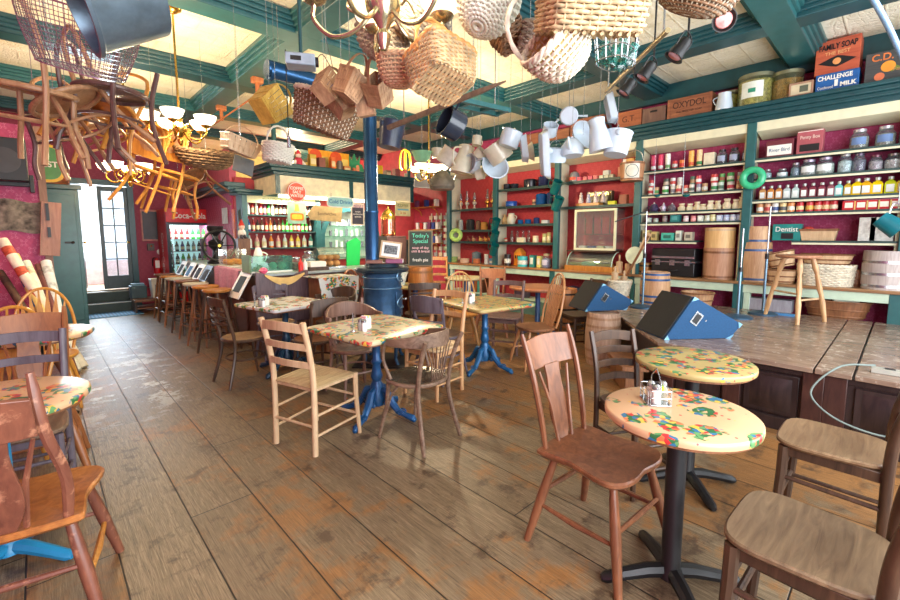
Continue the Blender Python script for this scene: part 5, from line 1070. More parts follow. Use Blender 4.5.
e = thing('pitcher', 'cream pitcher with a handle on the third shelf, blue pots bay', 'pitcher', (6.74, ypix(511.5), z[2])); MB().lathe([(0, 0), (.07, 0), (.09, .08), (.06, .17), (.065, .21), (.058, .21), (.05, .17), (0, .1)], 20).build('body', CREAMEN, e); MB().tube(spline([(0, -.06, .18), (0, -.13, .14), (0, -.08, .05)], 5), .01, 6).build('handle', CREAMEN, e)
e = thing('pitcher', 'tan stoneware jug at the left of the third shelf', 'pitcher', (6.78, ypix(505.5, 6.78), z[2])); MB().lathe([(0, 0), (.05, 0), (.055, .1), (.03, .17), (.03, .2), (0, .2)], 16).build('body', paint(206, 170, 120, .3), e)
for px, r, h, c, l in ((521, .055, .08, (28, 90, 150), 'small blue dish, first after the cream pitcher'), (528.5, .06, .085, (30, 86, 146), 'small blue dish, second after the cream pitcher'), (537, .055, .10, (44, 60, 110), 'navy lidded pot, third after the cream pitcher'), (546, .075, .06, (220, 226, 226), 'low white enamel basin on the third shelf')): pot((6.74, ypix(px), z[2]), r, h, c, l, 'enamel_dish', 'dish', h > .09, False)
for i, px in enumerate((512.5, 518, 524, 529.5)):
    e = thing('cruet_bottle', '%s clear glass bottle in the row on the fourth shelf, blue pots bay' % ORD[i], 'bottle', (6.80, ypix(px, 6.8), z[3]), 0, 'clear bottles on the fourth shelf'); MB().lathe([(0, 0), (.03, 0), (.032, .12), (.014, .17), (.02, .22), (0, .22)], 12).build('body', glassy(226, 226, 220, .05, 1.2), e); MB().lathe([(0, .01), (.026, .01), (.027, .09), (0, .09)], 10).build('contents', paint(200, 170, 160, .5), e)
crate('carton', 'cream carton before the clear bottles on the fourth shelf', 'box', (6.68, ypix(522, 6.68), z[3]), (.06, .17, .09), paint(232, 222, 190, .5))
for px, r, h, c, l in ((507, .03, .08, (206, 70, 50), 'small red tin on the fourth shelf, blue pots bay'), (537, .055, .12, (226, 206, 170), 'round cream tin on the fourth shelf, blue pots bay'), (546, .04, .16, (180, 176, 110), 'olive tin stack, left, fourth shelf'), (550.5, .035, .18, (196, 186, 120), 'olive tin stack, right, fourth shelf')): tin((6.72, ypix(px), z[3]), r, h, c, (236, 222, 180), l, None)
cz = .886
for px, r, h, c, l, sq in ((508.5, .065, .22, (40, 36, 36), 'black tall canister on the counter, blue pots bay', 0), (524, .10, .19, (70, 190, 190), 'turquoise canister with a white label on the counter', 0), (534.5, .055, .22, (50, 140, 130), 'tall sea-green tin on the counter', 1), (541, .04, .21, (220, 210, 120), 'thin yellow tin between the green tin and glass jug', 1)):
    tin((6.68, ypix(px, 6.68), cz), r, h, c, (230, 230, 220), l, None, sq)
e = thing('lantern_box', 'orange pierced metal lantern behind the turquoise canister', 'lantern', (6.84, ypix(521, 6.84), cz)); MB().b2(-.08, .08, -.09, .09, 0, .26).build('body', paint(230, 140, 40, .4, 0, .1), e, .01); MB().lathe([(.11, .26), (.05, .33), (0, .35)], 4, rot(0, 0, 45)).build('cap', paint(226, 150, 60, .4), e)
for k in range(3): MB().b2(-.082, -.0805, -.06+.045*k, -.03+.045*k, .14, .2).build('dark_opening', BLACK, e)
jar((6.72, ypix(548.5), cz), .085, .26, (180, 170, 206), 'large glass jug of lilac powder with a cork on the counter', None, (214, 210, 230), (206, 190, 150)); jar((6.82, ypix(554.5, 6.82), cz), .06, .3, (200, 40, 50), 'red glass bottle at the post on the counter', None, None, (190, 60, 60), .9)
# --- bay 5 (oil lamps)
z = lev[5]
for i, px in enumerate((461, 467, 474.5, 487.5, 493)):
    e = thing('oil_lamp', ['oil lamp with a clear chimney, far left on the top shelf', 'tall oil lamp second from the left', 'oil lamp in the middle of the top shelf', 'oil lamp with a brass font right of the gap', 'oil lamp at the right against the post'][i], 'oil lamp', (6.76, ypix(px, 6.76), z[0]), 0, 'oil lamps on the top shelf'); h = .34+.05*(i % 2)
    MB().lathe([(0, 0), (.05, 0), (.02, .03), (.018, .08), (.05, .11), (.05, .14), (.02, .17), (0, .17)], 16).build('font', paint(206, 190, 170, .2) if i < 3 else BRASS, e); MB().lathe([(.022, .17), (.038, .22), (.022, .28), (.02, h), (.018, h), (.02, .28), (.036, .22), (.02, .17)], 16).build('chimney', glassy(235, 240, 240, .02, 1.1), e); MB().lathe([(.025, .16), (.027, .18), (0, .19)], 12).build('burner', BRASS, e)
for nm, px, zz, r, h, c, l in (('glass_canister', 461, z[1], .05, .2, (190, 196, 190), 'tall grey glass canister on the second shelf, oil lamps bay'), ('round_clock', 470.5, z[1], .09, .2, (60, 60, 60), 'dark round metal pot on the second shelf, oil lamps bay'), ('brass_pot', 484.5, z[1], .075, .14, (206, 150, 80), 'brassy round pot on the second shelf, oil lamps bay'), ('brass_pot', 478.5, z[1], .05, .17, (150, 110, 84), 'tarnished narrow pot on the second shelf, oil lamps bay')): pot((6.76, ypix(px, 6.76), zz), r, h, c, l, nm if nm != 'round_clock' else 'metal_pot', 'pot', True, nm != 'glass_canister')
for i, (px, c) in enumerate(((469, (150, 80, 60)), (474, (206, 150, 110)), (481, (226, 170, 90)), (486, (230, 160, 80)), (490, (206, 120, 70)))): 
    e = thing('wooden_ornament', '%s small carved ornament on the third shelf, oil lamps bay' % ORD[i], 'ornament', (6.74, ypix(px, 6.74), z[2]), 0, 'carved ornaments'); MB().ball((0, 0, .035), (.04, .05, .035)).build('body', paint(*c, .5), e); MB().tube([(0, .02, .05), (0, .04, .11)], .012, 6).build('neck', paint(*c, .5), e)
for px, r, h, c, l in ((465, .10, .09, (226, 190, 160), 'wide pale peach bowl on the counter, oil lamps bay'), (477, .075, .10, (206, 120, 80), 'orange-brown bowl on the counter, oil lamps bay'), (454.5, .07, .12, (150, 180, 110), 'pale green pot on the counter, oil lamps bay')): pot((6.68, ypix(px, 6.68), cz), r, h, c, l, 'stoneware_bowl', 'bowl', False, False)
pot((6.8, ypix(477, 6.8), cz), .10, .21, (110, 130, 140), 'grey-blue lidded crock behind the orange-brown bowl')
for px, h, c in ((487, .2, (206, 210, 206)), (492, .12, (90, 130, 170))): tin((6.70, ypix(px, 6.7), cz), .045, h, c, (200, 200, 200), ('tall grey-white' if h > .15 else 'short blue')+' tin at the right of the counter, oil lamps bay', None)
e = thing('green_ring', 'pale lime round ring dish hanging on the side of the shelf bays', 'ring mould', (6.40, at_x(456, 235, 6.4).y, at_x(456, 235, 6.4).z)); MB(rot(0, 90, 30)).tube([(.10*math.cos(a), .10*math.sin(a), 0) for a in [k*PI/14 for k in range(28)]], .045, 12, True).build('ring', paint(176, 214, 110, .3), e); MB().cyl((.03, .02, .10), (.12, .02, .16), .004, None, 5).build('peg', STEEL, e)
e = thing('green_ring', 'jade green ring mould hanging on the post between the tin and bottle bays', 'ring mould', (6.50, at_x(752.5, 178, 6.5).y, at_x(752.5, 178, 6.5).z)); MB(rot(0, 90, 0)).tube([(.10*math.cos(a), .10*math.sin(a), 0) for a in [k*PI/16 for k in range(32)]], .042, 14, True).build('ring', paint(60, 180, 130, .25), e); MB().cyl((.0, 0, .06), (.075, 0, .06), .004, None, 5).build('peg', STEEL, e)
# green mugs on the posts
def mug(px, py, X, label, group, s=1.25):
    p = at_x(px, py, X); e = thing('green_mug', label, 'mug', p, 0, group); R = rot(32, -20, 0); mt = paint(16, 92, 92, .25, 0, .1)
    MB(R).lathe([(0, -.09*s), (.062*s, -.09*s), (.066*s, .09*s), (.060*s, .09*s), (.056*s, -.08*s), (0, -.08*s)], 20).build('cup', mt, e); MB(R).tube(spline([(0, .062*s, .06*s), (0, .12*s, .04*s), (0, .11*s, -.04*s), (0, .06*s, -.06*s)], 5), .008, 6).build('handle', mt, e)
    MB().cyl((.03, .05, .06), (6.57-X+.02, .05, .10), .004, None, 5).build('peg', STEEL, e)
for px, py, l in ((556, 187, 'upper of two green mugs on the post before the display case bay'), (557.5, 203.5, 'lower of two green mugs on the post before the display case bay')): mug(px, py, 6.36, l, 'green mugs on the posts')
for px, py, l in ((495.5, 224, 'top'), (494.5, 236.5, 'middle'), (494, 249.5, 'bottom')): mug(px, py, 6.36, l+' one of three green mugs on the post beside the oil lamps bay', 'green mugs on the posts', 1.2)
# hanging labelled pail
p = at_x(632, 172, 6.30); e = thing('wooden_pail', 'wooden pail with a round cream label hanging between two shelf bays', 'pail', p); mt = wood((196, 146, 106), (150, 96, 64), .5)
MB().lathe([(0, -.13), (.15, -.13), (.17, .13), (.163, .13), (.145, -.12), (0, -.12)], 28).build('staves', mt, e)
for z_ in (-.10, .11): MB().lathe([(.155+(z_+.1)*.07, z_-.012), (.158+(z_+.1)*.07, z_+.012)], 28).build('hoop', W_MID, e)
a0 = math.atan2(-p.y, -p.x)
MB().sheet(lambda u, v: ((.168+.0*v)*math.cos(a0-.62+1.24*u), .168*math.sin(a0-.62+1.24*u), -.1+.2*v), 10, 2, .002).build('paper_label', paint(226, 222, 206, .6), e)
MB().tube([(.1715*math.cos(a0+.5*math.cos(t)), .1715*math.sin(a0+.5*math.cos(t)), .085*math.sin(t)) for t in [k*PI/12 for k in range(24)]], .004, 5, True).build('label_ring', paint(50, 80, 90, .5), e)
MB().tube(spline([(0, .17, .12), (0, .1, .28), (0, -.1, .28), (0, -.17, .12)], 6), .005, 6).build('bail', STEEL, e); MB().cyl((0, 0, .26), (.22, 0, .5), .004, None, 5).build('hook_wire', STEEL, e)
# --- counter: barrels, cases, baskets
def barrel(label, loc, r, h, mat, hoops, name='barrel', bulge=.06, hoopM=OLDBLUE, lid=True, cat='barrel', rz=0):
    e = thing(name, label, cat, loc, rz); n = 14
    prof = [(r*(1-bulge)+r*bulge*2*math.sin(PI*i/10)*.9, h*i/10) for i in range(11)]
    m = MB(); m.lathe([(0, 0)]+prof+[(prof[-1][0]*.93, h), (prof[-1][0]*.9, h-.02), (0, h-.02)], 40, ridge=(20, .006)); m.build('staves', mat, e, ang=60)
    for z_ in hoops:
        k = r*(1-bulge)+r*bulge*2*math.sin(PI*z_/h)*.9; MB().lathe([(k*1.012, z_-.014), (k*1.014, z_+.014)], 40).build('hoop', hoopM, e)
    return e
barrel('pale barrel with two blue hoops standing at the back of the stage', (5.98, 2.28, SH), .18, .46, W_BARREL, (.06, .14, .36, .43), bulge=.04)
barrel('squat reddish-brown wooden drum on the counter, left of the post', (6.74, ypix(722.5, 6.74), cz), .185, .42, wood((206, 160, 128), (160, 112, 82), .55), (.03, .36), 'wooden_drum', .0, W_MID, cat='drum')
barrel('pale smooth round wooden box stacked on the reddish drum', (6.74, ypix(722.5, 6.74), cz+.42), .178, .27, wood((232, 196, 140), (200, 156, 100), .5), (.24,), 'round_wooden_box', .0, W_PALE, cat='box')
barrel('tall barrel with blue-grey hoops on the counter beside the microphone stand', (6.73, ypix(759, 6.73), cz), .18, .50, W_BARREL, (.03, .40), bulge=.03)
barrel('short barrel stacked on the tall hooped barrel', (6.73, ypix(759, 6.73), cz+.50), .16, .20, W_BARREL, (.02,), bulge=.01)
barrel('large weathered pale keg with wire hoops at the right end of the counter', (6.70, ypix(893, 6.70), cz), .19, .42, wood((206, 196, 190), (150, 134, 130), .6), (.04, .17, .30), bulge=.02, hoopM=STEEL)
barrel('weathered keg on the floor in front of the stage under a blue monitor speaker', (4.66, 2.33, 0), .19, .60, wood((206, 176, 150), (150, 116, 94), .55), (.07, .17, .45, .54), bulge=.06, hoopM=wood((190, 150, 116), (130, 96, 72), .5))
barrel('honey keg with black hoops under the display case counter', (6.15, 3.75, 0), .20, .62, wood((206, 140, 80), (150, 90, 50), .45), (.08, .3, .54), hoopM=BLACK)
barrel('pale keg with black hoops beside the honey keg', (6.15, 3.25, 0), .17, .55, W_HONEY, (.08, .46), hoopM=BLACK)
e = thing('equipment_case', 'black equipment case with steel trim on the counter', 'case', (6.74, ypix(680, 6.74), cz)); W = .58
MB().b2(-.17, .17, -W/2, W/2, 0, .2).b2(-.17, .17, -W/2, W/2, .22, .40).build('shell', BLACK, e, .012); MB().b2(-.175, .175, -W/2-.005, W/2+.005, .2, .22).b2(-.176, -.17, -W/2, W/2, .26, .29).build('steel_trim', STEEL, e)
for y in (-.2, .0, .2): MB().b2(-.185, -.176, y-.035, y+.035, .16, .24).build('latch', STEEL, e)
MB().tube(spline([(-.17, -.08, .1), (-.2, 0, .08), (-.17, .08, .1)], 4), .008, 6).build('handle', BLACK, e)
def chip_basket(label, loc, a, b, h, rz=0, M=None, mat=None, name='chip_basket', rim=None):
    e = thing(name, label, 'basket', loc, rz); mat = mat or wood((230, 200, 160), (190, 150, 110), .55); k = 48; ring = super_ring(a, b, 2.2, k)
    m = MB(M); vs = []; fs = []
    for s_, z_ in ((.8, 0), (.82, h*.06), (.91, h*.5), (1, h), (.97, h), (.8, h*.1), (0.02, h*.08)): vs += [(p[0]*s_*(1+.012*((i//2) % 2)), p[1]*s_*(1+.012*((i//2) % 2)), z_) for i, p in enumerate(ring)]
    for i in range(6):
        for j in range(k): fs.append((i*k+j, i*k+(j+1) % k, (i+1)*k+(j+1) % k, (i+1)*k+j))
    fs.append(tuple(range(k))[::-1]); m.add(vs, fs).build('splint_sides', mat, e, ang=50)
    for z_ in (.12, .5, .95):
        f = .8+.2*z_; MB(M).tube([(p[0]*f*1.02, p[1]*f*1.02, h*z_) for p in ring], .007, 6, True, flat=1.6).build('band', rim or W_MID, e)
    return e
chip_basket('chip-wood basket tipped on top of another at the left of the standing stool', (6.70, ypix(788, 6.7), cz+.17), .12, .15, .19, 0, rot(-14, 0, 0)).location.z = cz+.20
chip_basket('chip-wood basket at the bottom of the tipped one', (6.70, ypix(787, 6.7), cz), .13, .16, .17)
chip_basket('pale chip-wood trug resting on the round woven basket', (6.72, ypix(832, 6.72), cz+.24), .12, .24, .13)
chip_basket('brown chip basket between the woven basket and the large keg', (6.80, ypix(862, 6.8), cz), .10, .10, .2, mat=W_MID)
# things under the counter and on the stage
chip_basket('round chip basket under the counter, left of the post', (6.3, 1.85, SH), .19, .19, .2, mat=W_BARREL)
chip_basket('wide half-bushel basket under the counter behind the standing stool', (6.68, .50, SH), .17, .30, .2, mat=W_MID)
crate('pale_box', 'pale square tub inside the half-bushel basket', 'tub', (6.66, .42, SH+.17), (.14, .22, .13), paint(214, 222, 200, .5), rz=10)
crate('wooden_crate', 'weathered blue-grey crate under the counter beside the microphone stands', 'crate', (6.66, 1.12, SH), (.20, .45, .15), wood((176, 176, 186), (130, 126, 136), .6))
e = thing('blue_folder', 'flat blue folder lying on the stage beside the crate', 'folder', (6.35, .95, SH)); MB().b2(-.05, .05, -.12, .12, 0, .02).build('cover', paint(70, 140, 200, .5), e, .003)
crate('storage_chest', 'teal chest at the right edge under the counter', 'chest', (6.72, -.42, SH), (.3, .5, .3), paint(30, 110, 112, .5))
# counter between barrel and case: paddle, rolling pins, brown jar, cutting board
e = thing('rolling_pin', 'left rolling pin standing upright in front of the round board', 'rolling pin', (6.62, ypix(622, 6.62), cz), 0, 'upright rolling pins'); MB().lathe([(0, 0), (.05, 0), (.05, .17), (.03, .18), (.013, .19), (.015, .28), (0, .29)], 16).build('roller', W_PALE, e)
e = thing('rolling_pin', 'right shorter wooden cylinder beside the rolling pin', 'rolling pin', (6.62, ypix(631.5, 6.62), cz), 0, 'upright rolling pins'); MB().lathe([(0, 0), (.055, 0), (.055, .15), (0, .155)], 16).build('roller', W_BARREL, e)
e = thing('round_board', 'round pale green board leaning on the post', 'board', (6.56, ypix(637, 6.56), 1.17)); MB(rot(0, -84, 0)).lathe([(0, 0), (.13, 0), (.135, .008), (0, .016)], 28).build('disc', paint(206, 216, 190, .5), e); MB().b2(-.02, .0, -.02, .02, -.285, -.12).build('handle', W_PALE, e)
e = thing('wooden_paddle', 'long wooden paddle leaning across the round board', 'paddle', (6.45, ypix(634, 6.45), cz)); MB().beam((0, .05, 0), (.0, -.24, .58), .03, .02, (1, 0, 0)).build('handle', W_MID, e); MB().beam((0, -.14, .40), (0, -.25, .62), .07, .015, (1, 0, 0)).build('blade', W_PALE, e)
e = barrel('small banded honey tub behind the paddle on the counter', (6.74, ypix(649.5, 6.74), cz), .10, .17, W_HONEY, (.04, .13), 'wooden_tub', .01, W_DARK, cat='tub')
# --- cornice ledge crates and jars (z 3.075)
cz2 = 3.076
def lx(px, X): return at_x(px, 100, X).y
def box_px(name, label, x0, x1, h, dep, mat, X=6.52, cat='crate', z0=cz2):
    y1, y0 = lx(x0, X), lx(x1, X); e = thing(name, label, cat, (X, y0, z0)); W = y1-y0
    MB().b2(0, dep, 0, W, 0, h).build('body', mat, e, .005); return e, W
e, W = box_px('soap_box', 'orange-red wooden soap box stacked on the blue milk box', 812, 856, .36, .34, wood((206, 106, 70), (160, 66, 46), .5, (1, .12, 1), 14), 6.54, 'box', cz2+.192)
text('FAMILY SOAP', .085, BLACK, e, (-.004, W/2, .28), (90, 0, -90), bold=.002, fit=W*.85); MB(T(-.001, W/2, .12) @ Matrix(((0, 0, -1, 0), (1, 0, 0, 0), (0, 1, 0, 0), (0, 0, 0, 1)))).prism([(-.16, 0), (-.05, .045), (0, .06), (.05, .045), (.16, 0), (.05, -.045), (0, -.06), (-.05, -.045)], 0, .002).build('emblem', BLACK, e)
MB(T(-.001, W/2, .12) @ Matrix(((0, 0, -1, 0), (1, 0, 0, 0), (0, 1, 0, 0), (0, 0, 0, 1)))).lathe([(0, .0025), (.035, .0025), (.035, .004), (0, .004)], 16).build('emblem_disc', paint(220, 150, 90, .5), e); text('THE BEST', .05, paint(230, 180, 120, .5), e, (-.004, W/2, .21), (90, 0, -90), fit=W*.6)
e, W = box_px('milk_box', 'blue wooden milk box with white lettering under the soap box', 814, 857, .19, .30, wood((30, 104, 176), (20, 76, 140), .5, (1, .12, 1), 14), 6.52, 'box')
text('CHALLENGE', .065, WHITE, e, (-.004, W*.55, .14), (90, 0, -90), bold=.002, fit=W*.8); text('MILK', .06, WHITE, e, (-.004, W*.24, .05), (90, 0, -90), bold=.003, fit=W*.4); text('Condensed', .045, WHITE, e, (-.004, W*.76, .04), (90, 0, -90), fit=W*.36); MB().b2(-.003, 0, W*.47, W*.55, .04, .11).build('printed_cow', WHITE, e)
e, W = box_px('fruit_crate', 'dark crate with orange lettering and painted fruit at the right edge', 862, 925, .30, .32, wood((84, 84, 84), (48, 52, 54), .5, (1, .12, 1), 14), 6.52)
text('C.D. BELL', .095, paint(216, 120, 60, .5), e, (-.004, W*.5, .24), (90, 0, -90), bold=.002, fit=W*.8)
MF = Matrix(((0, 0, -1, 0), (1, 0, 0, 0), (0, 1, 0, 0), (0, 0, 0, 1)))
MB(T(-.001, W*.62, .14) @ MF).lathe([(0, 0), (.055, 0), (.055, .003), (0, .003)], 20).build('painted_fruit', paint(236, 150, 50, .5), e); MB(T(-.001, W*.75, .05) @ MF).lathe([(0, 0), (.04, 0), (.04, .003), (0, .003)], 20).build('painted_fruit', paint(220, 120, 80, .5), e); MB(T(-.001, W*.52, .11) @ MF).prism([(-.05, 0), (0, .04), (.04, .02), (.02, -.03)], 0, .002).build('painted_leaf', paint(110, 130, 50, .5), e); text('Fancy Fruit', .05, paint(200, 140, 90, .5), e, (-.004, W*.3, .1), (90, 0, -90))
e, W = box_px('small_crate', 'small pale printed box between the brown jar and the blue milk box', 788, 812, .155, .2, wood((190, 150, 124), (150, 106, 84), .5), 6.50, 'box'); MB().b2(-.003, -.0005, .02, W-.02, .02, .13).build('printed_paper', paint(206, 192, 160, .6), e); MB().b2(-.005, -.003, W*.2, W*.55, .04, .11).build('dark_print', paint(90, 96, 80, .6), e)
def big_jar(px, X, r, h, cont, label, fill=.8):
    e = thing('storage_jar', label, 'jar', (X, lx(px, X), cz2)); MB().lathe([(0, 0), (r, .0), (r, h*.86), (r*.92, h*.92), (0, h*.92)], 32).build('glass_body', glassy(225, 232, 190, .03, 1.06), e); MB().lathe([(0, .005), (r*.96, .006), (r*.96, h*fill), (0, h*fill)], 28).build('contents', paint(*cont, .7, 0, .4, .6, 30), e)
    MB().lathe([(r*.96, h*.88), (r*1.0, h*.90), (r*1.0, h), (0, h)], 32).build('lid', paint(150, 150, 120, .3, .6), e); return e
e = big_jar(755, 6.66, .19, .37, (190, 170, 120), 'big glass storage jar with an oval green and white label on the cornice')
MB().sheet(lambda u, v: (-.1935*math.cos(-.62+1.24*u), .1935*math.sin(-.62+1.24*u), .08+.19*v), 12, 4, .001).build('oval_label', paint(226, 232, 222, .5), e); e2 = MB().sheet(lambda u, v: (-.1955*math.cos(-.2+.4*u), .1955*math.sin(-.2+.4*u), .14+.05*v), 4, 2, .001).build('green_print', paint(40, 140, 110, .5), e)
big_jar(786, 6.70, .16, .34, (176, 120, 60), 'glass jar of amber-brown goods behind the small pale box', .72)
big_jar(732, 6.78, .13, .27, (190, 180, 100), 'olive-yellow glass jar behind the white enamel pitcher')
e = thing('pitcher', 'white enamel pitcher standing on the cornice ledge', 'pitcher', (6.53, lx(724.5, 6.53), cz2)); MB().lathe([(0, 0), (.095, 0), (.10, .02), (.07, .2), (.075, .21), (.066, .21), (.09, .02), (0, .02)], 24).build('body', ENAMEL, e); MB().tube(spline([(0, .07, .18), (0, .13, .15), (0, .09, .07)], 5), .008, 6).build('handle', ENAMEL, e)
e, W = box_px('wooden_crate', 'brown wooden crate stencilled in dark letters on the cornice', 668, 712, .27, .34, W_CRATE); text('OXYDOL', .12, paint(60, 34, 28, .6), e, (-.004, W*.5, .17), (90, 0, -90), fit=W*.75); text('THE PROCTER SOAP', .035, paint(70, 40, 32, .6), e, (-.004, W*.5, .08), (90, 0, -90), fit=W*.6)
for yy in (0, 1): MB().b2(-.006, 0, yy*(W-.04), yy*(W-.04)+.04, 0, .27).build('corner_batten', W_CRATE, e)
e, W = box_px('wooden_crate', 'small grey-brown crate with a slotted handle on the cornice', 643, 666, .22, .25, wood((132, 100, 84), (92, 66, 58), .5)); MB().b2(-.004, 0, W*.35, W*.65, .15, .175).build('slot', BLACK, e)
e, W = box_px('wooden_crate', 'light orange-brown crate next to the grey-brown one on the cornice', 618, 642, .24, .28, wood((190, 112, 70), (132, 70, 44), .5, (1, .12, 1), 14)); text('G.T.', .12, paint(80, 40, 30, .6), e, (-.004, W*.5, .12), (90, 0, -90))
e, W = box_px('wooden_crate', 'long brown crate on the cornice behind the white enamelware', 571, 604, .30, .28, W_CRATE, 6.6)
e, W = box_px('wooden_crate', 'orange-brown box on the cornice behind the hanging saucepans', 547, 570, .20, .28, W_CRATE, 6.6)
e, W = box_px('wooden_crate', 'dark brown box at the far end of the cornice ledge', 520, 546, .22, .28, W_CRATE, 6.6)
# --- under counter, left bays
for px, r, h, c, l in ((486.5, .16, .16, (84, 70, 84), 'purple-grey roaster on the shelf under the counter'), (497, .18, .2, (50, 60, 84), 'navy canner on the shelf under the counter')):
    pass
pot((6.75, 5.05, .286), .16, .24, (92, 76, 96), 'purple-grey roaster under the counter below the blue pots'); pot((6.75, 3.95, .286), .17, .26, (50, 76, 110), 'navy canner under the counter below the display case')
for i, (y, c) in enumerate(((6.45, 'blue'), (6.36, 'white'), (6.27, 'blue'), (6.18, 'amber'), (6.09, 'teal'), (6.0, 'brown'))): crate('shelf_book', '%s upright volume, %s from the far end under the counter' % (c, ORD[i]), 'book', (6.72, y, .286), (.2, .07, .32), paint(*PAL[c], .5), 'volumes under the counter')
crate('wooden_crate', 'honey wooden crate on the floor under the counter near the oil lamps bay', 'crate', (6.38, 6.5, 0), (.2, .4, .3), W_HONEY)
# ---------------------------------------------------------------- stage equipment
def mic_stand(label, loc, h, boom=None):
    e = thing('microphone_stand', label, 'microphone stand', loc, 0, 'microphone stands'); MB().lathe([(0, 0), (.15, 0), (.15, .015), (.12, .03), (.03, .045), (0, .05)], 28).build('base', paint(50, 84, 110, .35, .3), e)
    MB().cyl((0, 0, .045), (0, 0, h*.55), .015).build('lower_tube', paint(120, 150, 170, .25, .7), e); MB().cyl((0, 0, h*.55), (0, 0, h), .009).build('upper_tube', STEEL, e); MB().cyl((0, 0, h*.52), (0, 0, h*.57), .022).build('clutch', BLACK, e)
    if boom:
        MB().cyl((0, 0, h), boom, .007).build('boom_arm', BLACK, e)
    return e
mic_stand('microphone stand nearer the wall post with a thick blue-grey pole', (5.78, 1.27, SH), 1.02)
mic_stand('thinner chrome microphone stand beside the standing stool', (6.26, 1.12, SH), 1.28)
mic_stand('black boom stand at the back left of the stage', (6.1, 2.36, 1.2-.0) if False else (5.70, 2.32, SH), 1.25, (-.25, .30, 1.12))
def monitor(label, B, k, turn=-.097):
    """stage wedge lying on its flat side: carpeted body, black grille on the slanted face"""
    d = (Vector((FW.x, FW.y, 0)).normalized() + RT*turn).normalized(); x_ = Vector((d.y, -d.x, 0)); wd_ = .50*k
    e = thing('monitor_speaker', label, 'speaker', B, 0); e.rotation_euler = (0, 0, math.atan2(x_.y, x_.x)); q = [(0, 0), (.64, 0), (.75, .13), (.27, .39)]
    q = [(a*k, b*k) for a, b in q]; m = MB(); m.add([(a, 0, b) for a, b in q]+[(a, wd_, b) for a, b in q], [(0, 1, 2, 3), (7, 6, 5, 4)]+[(i, 4+i, 4+(i+1) % 4, (i+1) % 4) for i in range(4)]); m.build('cabinet', CARPET, e, .006)
    A = Vector((q[3][0], 0, q[3][1])); u = A.normalized(); nn_ = Vector((-u.z, 0, u.x)); g = []
    for t_, w_ in ((.02, .02), (.98, .02), (.98, wd_/k-.02), (.02, wd_/k-.02)): g.append(A*t_+Vector((0, w_*k, 0)))
    m = MB(); m.add([p+nn_*.002 for p in g]+[p+nn_*.014 for p in g], [(0, 1, 2, 3), (7, 6, 5, 4)]+[(i, 4+i, 4+(i+1) % 4, (i+1) % 4) for i in range(4)]); m.build('grille', paint(30, 30, 32, .8, 0, .2, .5, 80), e)
    def onside(pts, y0, y1, nm, mt): mm = MB(); n = len(pts); mm.add([(a, y0, b) for a, b in pts]+[(a, y1, b) for a, b in pts], [tuple(range(n)), tuple(range(2*n-1, n-1, -1))]+[(i, n+i, n+(i+1) % n, (i+1) % n) for i in range(n)]); return mm.build(nm, mt, e)
    c = q; mt = paint(120, 170, 200, .3, .4)
    def corner(i, r): p = Vector(c[i]); a = (Vector(c[i-1])-p).normalized()*r; b = (Vector(c[(i+1) % 4])-p).normalized()*r; onside([tuple(p), tuple(p+b), tuple(p+a)], -.006, -.0005, 'corner_guard', mt)
    for i in range(4): corner(i, .05*k)
    R = Matrix.Rotation(-math.atan2(u.z, u.x), 4, 'Y'); ctr = Matrix.Translation((.30*k, 0, .19*k)) @ R
    MB(ctr).b2(-.06*k, .06*k, -.006, -.0005, -.04*k, .04*k).build('handle_plate', STEEL, e); MB(ctr).b2(-.044*k, .044*k, -.009, -.0065, -.026*k, .026*k).build('handle_recess', BLACK, e)
    MB(T(.39*k, 0, .17*k) @ rot(90, 0, 0)).lathe([(0, 0), (.007, .0), (.007, .006), (0, .006)], 10).build('jack', STEEL, e); return e
monitor('blue carpeted stage monitor lying on the front edge of the stage', at_z(664, 340, SH+.001), 1.0)
monitor('blue carpeted stage monitor resting on top of the weathered keg', Vector((4.50, 2.48, .602)), .82, -.2)
